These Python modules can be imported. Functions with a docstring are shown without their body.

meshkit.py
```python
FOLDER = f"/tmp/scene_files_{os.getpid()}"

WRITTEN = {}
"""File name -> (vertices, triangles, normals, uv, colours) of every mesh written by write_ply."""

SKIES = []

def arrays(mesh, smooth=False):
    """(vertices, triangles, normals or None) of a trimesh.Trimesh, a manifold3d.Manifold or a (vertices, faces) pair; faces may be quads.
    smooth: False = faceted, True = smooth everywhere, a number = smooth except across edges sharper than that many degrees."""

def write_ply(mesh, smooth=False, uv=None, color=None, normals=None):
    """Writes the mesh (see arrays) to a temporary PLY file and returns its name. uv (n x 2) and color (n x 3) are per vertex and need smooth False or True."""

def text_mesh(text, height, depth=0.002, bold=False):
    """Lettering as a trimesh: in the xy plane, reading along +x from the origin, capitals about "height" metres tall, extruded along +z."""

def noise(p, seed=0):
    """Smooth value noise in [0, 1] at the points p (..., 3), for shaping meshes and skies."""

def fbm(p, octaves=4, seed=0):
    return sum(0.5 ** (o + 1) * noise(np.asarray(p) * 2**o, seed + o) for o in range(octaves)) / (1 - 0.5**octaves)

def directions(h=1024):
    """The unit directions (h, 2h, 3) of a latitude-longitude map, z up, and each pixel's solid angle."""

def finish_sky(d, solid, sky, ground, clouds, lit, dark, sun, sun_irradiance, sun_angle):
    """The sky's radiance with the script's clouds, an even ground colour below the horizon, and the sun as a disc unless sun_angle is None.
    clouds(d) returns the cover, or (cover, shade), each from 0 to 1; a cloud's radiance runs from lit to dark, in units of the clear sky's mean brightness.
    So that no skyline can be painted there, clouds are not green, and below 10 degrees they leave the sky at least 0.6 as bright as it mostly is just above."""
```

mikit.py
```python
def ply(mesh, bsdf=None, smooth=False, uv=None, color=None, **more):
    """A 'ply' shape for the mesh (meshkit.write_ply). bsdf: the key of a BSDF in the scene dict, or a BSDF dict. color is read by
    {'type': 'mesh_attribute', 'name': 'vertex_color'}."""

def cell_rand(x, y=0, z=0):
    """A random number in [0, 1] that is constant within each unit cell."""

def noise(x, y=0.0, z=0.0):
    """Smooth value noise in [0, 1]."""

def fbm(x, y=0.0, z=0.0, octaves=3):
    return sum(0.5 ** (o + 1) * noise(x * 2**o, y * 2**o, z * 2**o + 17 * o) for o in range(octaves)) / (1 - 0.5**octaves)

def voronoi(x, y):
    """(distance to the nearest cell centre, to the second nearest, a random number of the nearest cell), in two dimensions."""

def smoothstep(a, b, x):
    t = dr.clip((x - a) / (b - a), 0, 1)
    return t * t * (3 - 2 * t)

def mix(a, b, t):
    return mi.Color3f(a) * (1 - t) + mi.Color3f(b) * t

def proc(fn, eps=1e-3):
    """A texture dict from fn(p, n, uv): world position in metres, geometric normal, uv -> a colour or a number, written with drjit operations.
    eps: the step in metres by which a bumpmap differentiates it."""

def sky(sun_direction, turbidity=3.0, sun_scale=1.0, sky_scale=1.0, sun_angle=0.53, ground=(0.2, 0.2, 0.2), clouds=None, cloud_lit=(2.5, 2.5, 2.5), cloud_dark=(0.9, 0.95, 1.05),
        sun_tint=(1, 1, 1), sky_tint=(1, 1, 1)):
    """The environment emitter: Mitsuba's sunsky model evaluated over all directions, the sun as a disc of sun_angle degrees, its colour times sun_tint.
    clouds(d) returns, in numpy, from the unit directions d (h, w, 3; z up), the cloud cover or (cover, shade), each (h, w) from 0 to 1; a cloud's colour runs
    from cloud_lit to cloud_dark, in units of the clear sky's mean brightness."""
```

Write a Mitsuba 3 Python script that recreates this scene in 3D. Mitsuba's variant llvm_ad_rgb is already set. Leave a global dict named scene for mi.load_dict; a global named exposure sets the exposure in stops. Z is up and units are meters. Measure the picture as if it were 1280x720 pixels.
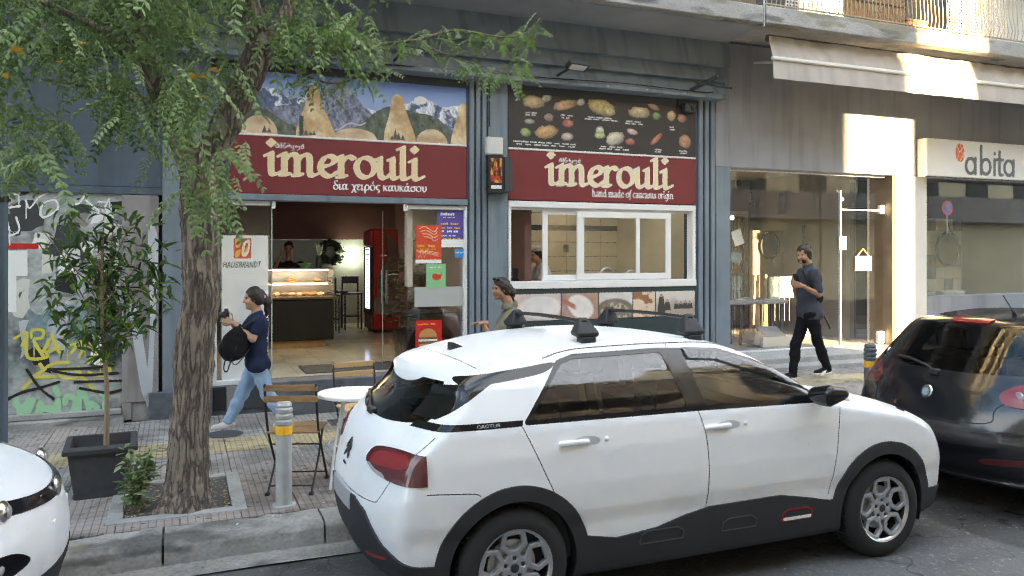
import math
import numpy as np
import trimesh, shapely, manifold3d as m3, mitsuba as mi, drjit as dr, mikit, meshkit
from shapely import affinity
from shapely.geometry import Polygon, LineString, Point, box as sbox, MultiPoint
from shapely.ops import unary_union
from scipy.ndimage import map_coordinates
from mikit import proc, noise, fbm, voronoi, cell_rand, smoothstep, mix

# ------------------------------------------------------------------ camera, sky, exposure
CAM_H, YAW, FPX, HORIZON, D = 1.97, math.atan(1000 / 2410), 1000.0, 317.0, 9.75
CY, SY = math.cos(YAW), math.sin(YAW)
T = mi.ScalarTransform4f
SUN = (0.13, -1.0, 0.15)
exposure = 5.78
scene, labels = {}, {}
scene['camera'] = {'type': 'perspective', 'fov_axis': 'x', 'fov': math.degrees(2 * math.atan(640 / FPX)), 'near_clip': 0.05, 'far_clip': 400.0,
                   'principal_point_offset_y': (360 - HORIZON) / 720,
                   'to_world': T().look_at(origin=[0, 0, CAM_H], target=[SY, CY, CAM_H], up=[0, 0, 1])}


def cloudy(d):
    n = meshkit.fbm(d * np.array([2.2, 2.2, 5.0]) + 3.0, 5)
    return np.clip((n - 0.40) * 4.0, 0, 1) * 0.85, np.clip((n - 0.55) * 2.0, 0, 0.5)


scene['sky'] = mikit.sky(SUN, turbidity=3, sun_angle=0.9, sun_scale=1.7, sun_tint=(0.80, 1.0, 1.55), clouds=cloudy, cloud_lit=(2.2, 2.2, 2.2), cloud_dark=(1.0, 1.02, 1.05))

# ------------------------------------------------------------------ helpers
RNG = np.random.default_rng(7)


def at(u, v, y):
    """the point at depth y (distance from the street's camera line) behind a pixel of the photograph: used once to take sizes off it"""
    t = (u - 640) / FPX
    Z = y / (CY - t * SY)
    return Z * (SY + t * CY), CAM_H + (HORIZON - v) / FPX * Z


def fx(u, y=D):
    return at(u, 300, y)[0]


def uniq(key):
    if key not in scene and key not in labels:
        return key
    n = 1
    while f'{key}_{n:03d}' in scene or f'{key}_{n:03d}' in labels:
        n += 1
    return f'{key}_{n:03d}'


def thing(name, label, cat, group=None):
    key = uniq(name)
    labels[key] = {'label': label, 'category': cat}
    if group:
        labels[key]['group'] = group
    return key


COUNT = {}


def add(key, mesh, bsdf, smooth=False, normals=None, **kw):
    """one entry; a taken key gets the next number"""
    if key in scene:
        n = COUNT.get(key, 0) + 1
        while f'{key}_{n:03d}' in scene:
            n += 1
        COUNT[key] = n
        key = f'{key}_{n:03d}'
    if normals is not None:
        scene[key] = {'type': 'ply', 'filename': meshkit.write_ply(mesh, False, normals=normals), 'face_normals': False, 'bsdf': {'type': 'ref', 'id': bsdf}, **kw}
    else:
        scene[key] = mikit.ply(mesh, bsdf, smooth=smooth, **kw)
    return key


def put(key, src, bsdf=None, to=None):
    """another copy of an entry's shape"""
    d = dict(scene[src]) if isinstance(src, str) else dict(src)
    if bsdf:
        d['bsdf'] = {'type': 'ref', 'id': bsdf}
    if to is not None:
        d['to_world'] = to
    if key in scene:
        n = COUNT.get(key, 0) + 1
        while f'{key}_{n:03d}' in scene:
            n += 1
        COUNT[key] = n
        key = f'{key}_{n:03d}'
    scene[key] = d
    return key


def tag(key, label, cat, group=None):
    labels[key] = {'label': label, 'category': cat}
    if group:
        labels[key]['group'] = group
    return key


def struct(key):
    labels[key] = {'kind': 'structure'}


def part_label(key, label):
    labels[key] = {'label': label}


def stuff(key, label=None, cat=None):
    labels[key] = {'kind': 'stuff'}
    if label:
        labels[key]['label'] = label
    if cat:
        labels[key]['category'] = cat


def vf(m):
    if hasattr(m, 'to_mesh'):
        a = m.to_mesh()
        return np.array(a.vert_properties[:, :3], float), np.array(a.tri_verts)
    if isinstance(m, trimesh.Trimesh):
        return np.array(m.vertices), np.array(m.faces)
    return m


def cat(*ms):
    if len(ms) == 1 and isinstance(ms[0], list):
        ms = ms[0]
    V, F, n = [], [], 0
    for m in ms:
        v, f = vf(m)
        V.append(v), F.append(f + n)
        n += len(v)
    return np.vstack(V), np.vstack(F)


def mv(m, d=(0, 0, 0), rz=0.0, rx=0.0, ry=0.0, s=1.0):
    v, f = vf(m)
    v = v * np.asarray(s, float)
    for ang, (i, j) in ((rx, (1, 2)), (ry, (2, 0)), (rz, (0, 1))):
        if ang:
            a, b = v[:, i].copy(), v[:, j].copy()
            v[:, i], v[:, j] = a * math.cos(ang) - b * math.sin(ang), a * math.sin(ang) + b * math.cos(ang)
    return v + np.asarray(d, float), f


_s = np.array([[x, y, z] for x in (-1, 1) for y in (-1, 1) for z in (-1, 1)], float)
_cv = np.vstack([_s * np.where(np.arange(3) == k, 1.0, 0.8) for k in range(3)])
_h = trimesh.convex.convex_hull(_cv)
_map = [int(np.argmin(((_cv - v) ** 2).sum(1))) for v in _h.vertices]
_CF = np.array(_map)[_h.faces]
_BF = np.array([[0, 1, 3], [0, 3, 2], [4, 6, 7], [4, 7, 5], [0, 4, 5], [0, 5, 1], [2, 3, 7], [2, 7, 6], [0, 2, 6], [0, 6, 4], [1, 5, 7], [1, 7, 3]])


def bx(x0, x1, y0, y1, z0, z1, b=0.004):
    """a box with chamfered edges (b = 0: plain)"""
    c, h = np.array([x0 + x1, y0 + y1, z0 + z1]) / 2, np.abs(np.array([x1 - x0, y1 - y0, z1 - z0])) / 2
    b = min(b, h.min() * 0.45)
    if b <= 0:
        return c + _s * h, _BF
    v = np.vstack([_s * np.where(np.arange(3) == k, h, h - b) for k in range(3)])
    return c + v, _CF


def tube(pts, r, n=8, caps=True):
    p = np.asarray(pts, float)
    r = np.broadcast_to(np.asarray(r, float), (len(p),))
    t = np.gradient(p, axis=0)
    t /= np.linalg.norm(t, axis=1, keepdims=True) + 1e-12
    a = np.zeros_like(p)
    ref = np.array([0, 0, 1.0]) if abs(t[0, 2]) < 0.9 else np.array([1.0, 0, 0])
    a0 = np.cross(t[0], ref)
    for i in range(len(p)):
        a0 = a0 - t[i] * (a0 @ t[i])
        a0 /= np.linalg.norm(a0) + 1e-12
        a[i] = a0
    b = np.cross(t, a)
    w = np.arange(n) * 2 * np.pi / n
    v = (p[:, None] + r[:, None, None] * (np.cos(w)[None, :, None] * a[:, None] + np.sin(w)[None, :, None] * b[:, None])).reshape(-1, 3)
    i, j = np.meshgrid(np.arange(len(p) - 1), np.arange(n), indexing='ij')
    q = np.stack([i * n + j, i * n + (j + 1) % n, (i + 1) * n + (j + 1) % n, (i + 1) * n + j], -1).reshape(-1, 4)
    f = np.vstack([q[:, [0, 1, 2]], q[:, [0, 2, 3]]])
    if caps:
        k = len(v)
        v = np.vstack([v, p[0], p[-1]])
        j = np.arange(n)
        m = (len(p) - 1) * n
        f = np.vstack([f, np.stack([j * 0 + k, (j + 1) % n, j], 1), np.stack([j * 0 + k + 1, m + j, m + (j + 1) % n], 1)])
    return v, f


def lathe(prof, n=24):
    """profile [(r, z)] from bottom to top, revolved about z"""
    p = np.asarray(prof, float)
    w = np.arange(n) * 2 * np.pi / n
    v = np.stack([p[:, None, 0] * np.cos(w), p[:, None, 0] * np.sin(w), np.broadcast_to(p[:, None, 1], (len(p), n))], -1).reshape(-1, 3)
    i, j = np.meshgrid(np.arange(len(p) - 1), np.arange(n), indexing='ij')
    q = np.stack([i * n + j, i * n + (j + 1) % n, (i + 1) * n + (j + 1) % n, (i + 1) * n + j], -1).reshape(-1, 4)
    return v, np.vstack([q[:, [0, 1, 2]], q[:, [0, 2, 3]]])


def ext(poly, depth, y=None):
    """a shapely shape extruded; with y: drawn in x-z, standing upright with its back at y and its face depth nearer the street"""
    gs = [g for g in getattr(poly, 'geoms', [poly]) if isinstance(g, Polygon) and g.area > 1e-9]
    v, f = cat([vf(trimesh.creation.extrude_polygon(g, depth, engine='earcut')) for g in gs])
    if y is not None:
        v = np.stack([v[:, 0], y - v[:, 2], v[:, 1]], 1)
    return v, f


def sphere(c, r, n=2):
    m = trimesh.creation.icosphere(subdivisions=n)
    return np.asarray(m.vertices) * np.asarray(r) + np.asarray(c), np.asarray(m.faces)


def grid(x0, x1, y0, y1, nx, ny, zf):
    x, y = np.meshgrid(np.linspace(x0, x1, nx + 1), np.linspace(y0, y1, ny + 1), indexing='ij')
    v = np.stack([x, y, zf(x, y) + 0 * x], -1).reshape(-1, 3)
    i, j = np.meshgrid(np.arange(nx), np.arange(ny), indexing='ij')
    a = i * (ny + 1) + j
    q = np.stack([a, a + ny + 1, a + ny + 2, a + 1], -1).reshape(-1, 4)
    return v, np.vstack([q[:, [0, 1, 2]], q[:, [0, 2, 3]]])


def spline(pts, n=8, closed=False):
    """Catmull-Rom through the points"""
    p = np.asarray(pts, float)
    if len(p) < 3:
        return p
    q = np.vstack([p[-1], p, p[0], p[1]]) if closed else np.vstack([2 * p[0] - p[1], p, 2 * p[-1] - p[-2]])
    out = []
    t = np.linspace(0, 1, n, endpoint=False)[:, None]
    for i in range(len(q) - 3):
        a, b, c, d = q[i:i + 4]
        out.append(0.5 * (2 * b + (c - a) * t + (2 * a - 5 * b + 4 * c - d) * t ** 2 + (3 * b - a - 3 * c + d) * t ** 3))
    if not closed:
        out.append(p[-1:])
    return np.vstack(out)


def surface_nets(f, lo, h):
    """the zero surface of a grid of values as quads turned to triangles"""
    n = np.array(f.shape)
    s = f < 0
    cnt = np.zeros(n - 1, int)
    pos = np.zeros((*(n - 1), 3))
    corners = [(i, j, k) for i in (0, 1) for j in (0, 1) for k in (0, 1)]
    sl = lambda c: tuple(slice(c[a], n[a] - 1 + c[a]) for a in range(3))
    allin = np.ones(n - 1, bool)
    anyin = np.zeros(n - 1, bool)
    for c in corners:
        allin &= s[sl(c)]
        anyin |= s[sl(c)]
    act = anyin & ~allin
    idx = np.argwhere(act)
    P = np.zeros((len(idx), 3))
    N = np.zeros(len(idx))
    F = {c: f[sl(c)][act] for c in corners}
    for c in corners:
        for ax in range(3):
            if c[ax] == 0:
                e = list(c)
                e[ax] = 1
                a, b = F[c], F[tuple(e)]
                cr = (a < 0) != (b < 0)
                t = np.where(cr, a / np.where(cr, a - b, 1), 0)
                q = np.array(c, float)[None] + 0 * P
                q[:, ax] += t
                P += q * cr[:, None]
                N += cr
    v = (idx + P / N[:, None]) * h + np.asarray(lo)
    num = -np.ones(n - 1, int)
    num[act] = np.arange(len(idx))
    quads = []
    for ax in range(3):
        b, c = [(1, 2), (2, 0), (0, 1)][ax]
        a0 = [slice(None)] * 3
        a1 = [slice(None)] * 3
        a0[ax], a1[ax] = slice(0, n[ax] - 1), slice(1, n[ax])
        cr = s[tuple(a0)] != s[tuple(a1)]
        e = np.argwhere(cr)
        e = e[(e[:, b] > 0) & (e[:, c] > 0) & (e[:, b] < n[b] - 1) & (e[:, c] < n[c] - 1)]
        inside = s[tuple(e.T)]
        o = np.zeros(3, int)

        def g(db, dc):
            q = e.copy()
            q[:, b] -= db
            q[:, c] -= dc
            return num[tuple(q.T)]
        qd = np.stack([g(1, 1), g(0, 1), g(0, 0), g(1, 0)], 1)
        qd[~inside] = qd[~inside][:, ::-1]
        quads.append(qd)
    q = np.vstack(quads)
    return v, np.vstack([q[:, [0, 1, 2]], q[:, [0, 2, 3]]])


def smin(a, b, k):
    h = np.clip(k - np.abs(a - b), 0, None) / k
    return np.minimum(a, b) - h * h * k * 0.25


def smax(a, b, k):
    return -smin(-a, -b, k)


# ------------------------------------------------------------------ materials
def C(r, g=None, b=None):
    return {'type': 'rgb', 'value': [r, r if g is None else g, r if b is None else b]}


def pr(key, col, rough=0.5, metal=0.0, bump=None, bscale=1.0, **kw):
    b = {'type': 'principled', 'base_color': col if isinstance(col, dict) else C(*col) if isinstance(col, tuple) else C(col), 'roughness': rough, 'metallic': metal, **kw}
    if bump is not None:
        b = {'type': 'bumpmap', 'arbitrary': bump, 'scale': bscale, 'bsdf': b}
    scene[key] = {'type': 'twosided', 'bsdf': b}
    return key


def mottled(c, amt=0.25, s=6.0, streak=0.0):
    def fn(p, n, uv):
        a = fbm(p.x * s, p.y * s, p.z * s, octaves=4)
        k = 1 + amt * (a - 0.5) * 2
        if streak:
            k *= 1 - streak * smoothstep(0.45, 0.8, fbm(p.x * 9 + p.y * 9, 0.0, p.z * 0.7, octaves=3))
        return mi.Color3f(*c) * k
    return proc(fn)


def f_asphalt(p, n, uv):
    a = noise(p.x * 90, p.y * 90)
    b = fbm(p.x * 1.1, p.y * 1.6, octaves=4)
    g = 0.082 + 0.035 * dr.power(a, 3) + 0.05 * (b - 0.5)
    oil = smoothstep(0.60, 0.72, fbm(p.x * 1.5 + 21, p.y * 1.5, octaves=3))
    g = g * (1 - 0.4 * oil) + smoothstep(0.86, 0.90, noise(p.x * 38, p.y * 38)) * 0.05
    worn = smoothstep(0.5, 0.75, fbm(p.x * 0.6 + 9, p.y * 2.2, octaves=3)) * 0.025
    spot = smoothstep(0.80, 0.86, noise(p.x * 14, p.y * 14)) * smoothstep(0.5, 0.7, noise(p.x * 2, p.y * 2)) * 0.03
    g = g + worn - spot
    crk = dr.abs(fbm(p.x * 1.3 + 4, p.y * 1.3, octaves=4) - 0.5)
    g *= 1 - 0.45 * (1 - smoothstep(0.0, 0.006, crk))
    return mi.Color3f(g * 1.0, g * 0.99, g * 1.0)


def f_asph_bump(p, n, uv):
    return noise(p.x * 70, p.y * 70) + 0.5 * noise(p.x * 170, p.y * 170)


def paver(base, warm):
    def fn(p, n, uv):
        cx, cy = dr.floor(p.x / 0.4), dr.floor(p.y / 0.4)
        k = 0.82 + 0.3 * cell_rand(cx, cy, 4)
        gx, gy = p.x * 20 - dr.floor(p.x * 20), p.y * 10 - dr.floor(p.y * 10)
        groove = dr.maximum(1 - smoothstep(0.0, 0.14, dr.minimum(gx, 1 - gx)), 0.8 * (1 - smoothstep(0.0, 0.07, dr.minimum(gy, 1 - gy))))
        dirt = fbm(p.x * 2.3, p.y * 2.3, octaves=4)
        spot = smoothstep(0.72, 0.8, noise(p.x * 11 + 3, p.y * 11)) * 0.22
        stain = smoothstep(0.58, 0.70, fbm(p.x * 1.4 + 11, p.y * 1.4 + 4, octaves=4)) * 0.28
        gum = smoothstep(0.86, 0.89, noise(p.x * 17 + 50, p.y * 17)) * 0.45
        k = k * (0.70 + 0.60 * dirt) * (1 - 0.45 * groove) * (1 - spot) * (1 - stain) * (1 - gum)
        return mix(base, warm, smoothstep(0.35, 0.75, fbm(p.x * 0.9 + 5, p.y * 0.9, octaves=2))) * k
    return proc(fn)


def f_rib(p, n, uv):
    gx, gy = p.x * 20 - dr.floor(p.x * 20), p.y * 10 - dr.floor(p.y * 10)
    return smoothstep(0.0, 0.16, dr.minimum(gx, 1 - gx)) * smoothstep(0.0, 0.08, dr.minimum(gy, 1 - gy)) + 0.1 * noise(p.x * 120, p.y * 120)


def f_concrete(p, n, uv):
    a = fbm(p.x * 3, p.y * 5, p.z * 5, octaves=5)
    st = smoothstep(0.55, 0.75, fbm(p.x * 2.1 + 7, p.y * 3, p.z * 9, octaves=4))
    sp = noise(p.x * 60, p.y * 60, p.z * 60)
    moss = smoothstep(0.62, 0.72, fbm(p.x * 1.7 + 30, p.y * 3 + 2, p.z * 4, octaves=3))
    g = 0.30 * (0.55 + 0.9 * a) * (1 - 0.6 * st) * (0.8 + 0.4 * sp)
    return mix(mi.Color3f(g * 1.0, g * 0.98, g * 0.95), (0.16, 0.14, 0.08), moss * 0.6)


def f_stone(p, n, uv):
    a = fbm(p.x * 7, p.y * 7, p.z * 7, octaves=4)
    sp = noise(p.x * 90, p.y * 90, p.z * 90)
    g = 0.34 * (0.7 + 0.5 * a) * (0.8 + 0.4 * sp)
    return mi.Color3f(g, g * 1.0, g * 0.99)


def f_soil(p, n, uv):
    a = fbm(p.x * 14, p.y * 14, octaves=4)
    fl = smoothstep(0.70, 0.76, noise(p.x * 45, p.y * 45)) * 0.5
    c = mix((0.09, 0.06, 0.04), (0.30, 0.21, 0.14), smoothstep(0.35, 0.65, a))
    return mix(c, (0.42, 0.33, 0.2), fl)


def f_bark(p, n, uv):
    a = f_bark_bump(p, n, uv)
    b = fbm(p.x * 5 + 3, p.y * 5, p.z * 1.6, octaves=3)
    c = mix((0.075, 0.062, 0.055), (0.25, 0.21, 0.175), a)
    return mix(c, (0.36, 0.22, 0.12), smoothstep(0.66, 0.8, b) * 0.35) * (0.8 + 0.4 * b)


def f_bark_bump(p, n, uv):
    w = 0.25 * noise(p.x * 9, p.y * 9, p.z * 5)
    q = dr.abs(fbm(p.x * 34 + w, p.y * 34, p.z * 4.6 + w * 4, octaves=4) - 0.5)
    return smoothstep(-0.03, 0.17, q) * (0.7 + 0.6 * fbm(p.x * 80, p.y * 80, p.z * 26, octaves=2))


def f_wood(p, n, uv):
    g = fbm(p.x * 9 + p.y * 9, p.z * 60, p.y * 30, octaves=3)
    return mix((0.20, 0.105, 0.045), (0.42, 0.27, 0.13), g)


def f_tilefloor(p, n, uv):
    s = 0.45
    a, b = p.x / s, p.y / s
    gx, gy = a - dr.floor(a), b - dr.floor(b)
    m = dr.minimum(dr.minimum(gx, 1 - gx), dr.minimum(gy, 1 - gy))
    k = (0.85 + 0.15 * cell_rand(dr.floor(a), dr.floor(b), 2)) * (0.8 + 0.4 * fbm(p.x * 5, p.y * 5, octaves=4))
    return mi.Color3f(0.62, 0.56, 0.44) * k * (1 - 0.45 * (1 - smoothstep(0.0, 0.014, m)))


def f_oldglass(p, n, uv):
    """whitewash smeared on the closed shop's panes, dark where it is worn away"""
    a = fbm(p.x * 2.6, 0.0, p.z * 1.9, octaves=5)
    b = fbm(p.x * 7 + 8, 0.0, p.z * 4, octaves=4)
    up = smoothstep(0.9, 1.6, p.z + 0.6 * (a - 0.5))
    wash = smoothstep(0.34, 0.60, a * 0.7 + b * 0.3 + 0.10 * up)
    c = mix((0.045, 0.052, 0.055), (0.42, 0.44, 0.44), wash)
    c = mix(c, (0.16, 0.30, 0.27), smoothstep(0.55, 0.75, b) * 0.35)
    return c * (0.75 + 0.5 * fbm(p.x * 25, 0.0, p.z * 25, octaves=2))


pr('m_asphalt', proc(f_asphalt), 0.75, bump=proc(f_asph_bump), bscale=0.004, specular=0.35)
pr('m_paver', paver((0.285, 0.275, 0.27), (0.33, 0.285, 0.265)), 0.75, bump=proc(f_rib), bscale=0.0035, specular=0.3)
pr('m_tactile', paver((0.38, 0.32, 0.20), (0.42, 0.37, 0.26)), 0.75, bump=proc(f_rib), bscale=0.0035, specular=0.3)
pr('m_concrete', proc(f_concrete), 0.8, specular=0.3)
pr('m_stone', proc(f_stone), 0.65, specular=0.35)
pr('m_dark_stone', mottled((0.11, 0.12, 0.14), 0.45, 9, 0.25), 0.45)
pr('m_soil', proc(f_soil), 0.95, specular=0.1)
pr('m_joint', (0.09, 0.085, 0.08), 0.9)
pr('m_bark', proc(f_bark), 0.9, bump=proc(f_bark_bump), bscale=0.012, specular=0.15)
pr('m_wood', proc(f_wood), 0.5)
pr('m_wood_pale', mottled((0.50, 0.33, 0.16), 0.3, 12), 0.5)
pr('m_facade', mottled((0.18, 0.22, 0.26), 0.22, 2.2, 0.22), 0.55)
pr('m_facade_dark', mottled((0.085, 0.115, 0.155), 0.2, 3.0, 0.2), 0.5)
pr('m_grey_wall', mottled((0.265, 0.28, 0.315), 0.22, 1.7, 0.16), 0.7)
pr('m_soffit', mottled((0.27, 0.29, 0.31), 0.18, 2.4), 0.7)
pr('m_slab', proc(f_concrete), 0.8)
pr('m_fade', mottled((0.27, 0.25, 0.25), 0.25, 3.0, 0.3), 0.7)
pr('m_oldglass', proc(f_oldglass), 0.25)
pr('m_tilefloor', proc(f_tilefloor), 0.12, specular=0.6)
pr('m_white', 0.78, 0.35)
pr('m_alu', (0.72, 0.73, 0.74), 0.35)
pr('m_offwhite', mottled((0.62, 0.62, 0.58), 0.06, 3), 0.6)
pr('m_paper', (0.80, 0.81, 0.80), 0.7)
pr('m_red_sign', mottled((0.185, 0.026, 0.032), 0.10, 1.5), 0.42)
pr('m_cream', (0.78, 0.62, 0.37), 0.5)
pr('m_cream_pale', (0.80, 0.74, 0.60), 0.5)
pr('m_black', (0.018, 0.018, 0.02), 0.5)
pr('m_dark', (0.045, 0.05, 0.055), 0.55)
pr('m_rubber', (0.022, 0.022, 0.023), 0.8, specular=0.25)
pr('m_steel', (0.52, 0.53, 0.55), 0.38, 0.9)
pr('m_galv', mottled((0.44, 0.45, 0.45), 0.22, 14), 0.5, 0.35)
pr('m_yellow_band', (0.80, 0.42, 0.03), 0.5)
pr('m_beige_tile', mottled((0.56, 0.50, 0.37), 0.10, 4), 0.3)
pr('m_cream_wall', mottled((0.56, 0.54, 0.47), 0.07, 2), 0.7)
pr('m_green_wall', mottled((0.46, 0.52, 0.44), 0.18, 4), 0.6)
pr('m_maroon_wall', mottled((0.17, 0.09, 0.07), 0.2, 3), 0.7)
pr('m_show', mottled((0.20, 0.197, 0.18), 0.2, 2), 0.7)
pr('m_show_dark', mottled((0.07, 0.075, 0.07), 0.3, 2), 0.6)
pr('m_fridge', (0.50, 0.025, 0.024), 0.35)
pr('m_brown', mottled((0.15, 0.115, 0.085), 0.2, 6), 0.6)
pr('m_awning', mottled((0.40, 0.365, 0.335), 0.16, 4, .1), 0.85)
pr('m_red', (0.55, 0.025, 0.022), 0.35)
pr('m_orange_red', (0.62, 0.07, 0.03), 0.45)
pr('m_purple', (0.10, 0.07, 0.30), 0.5)
pr('m_mint', (0.25, 0.52, 0.26), 0.5)
pr('m_blue', (0.05, 0.25, 0.62), 0.4)
pr('m_terracotta', mottled((0.42, 0.17, 0.08), 0.2, 8), 0.7)
pr('m_bamboo', mottled((0.40, 0.25, 0.12), 0.45, 13), 0.7)
pr('m_planter', mottled((0.055, 0.058, 0.065), 0.3, 20), 0.55)
scene['m_glass'] = {'type': 'thindielectric', 'int_ior': 1.75}
scene['m_tint'] = {'type': 'thindielectric', 'int_ior': 1.55, 'specular_transmittance': C(0.30, 0.34, 0.35)}
scene['m_tint_dark'] = {'type': 'thindielectric', 'int_ior': 1.32, 'specular_transmittance': C(0.03, 0.034, 0.036)}
scene['m_frost'] = {'type': 'twosided', 'bsdf': {'type': 'principled', 'base_color': C(0.42, 0.44, 0.43), 'roughness': 0.5}}
# ------------------------------------------------------------------ pen-drawn lettering
def nib_stroke(pts, w, t, ang, curve=True):
    """the area a broad pen covers along a path"""
    p = spline(pts, 7) if curve and len(pts) > 2 else np.asarray(pts, float)
    ca, sa = math.cos(ang), math.sin(ang)
    n = np.array([[-w, -t], [w, -t], [w, t], [-w, t]]) / 2
    n = np.stack([n[:, 0] * ca - n[:, 1] * sa, n[:, 0] * sa + n[:, 1] * ca], 1)
    out = [MultiPoint(np.vstack([n + a, n + b])).convex_hull for a, b in zip(p[:-1], p[1:])]
    return unary_union(out)


def oval(cx, cy, rx, ry, a0=90, a1=450, n=14):
    a = np.radians(np.linspace(a0, a1, n))
    return [(cx + rx * math.cos(q), cy + ry * math.sin(q)) for q in a]


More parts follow.
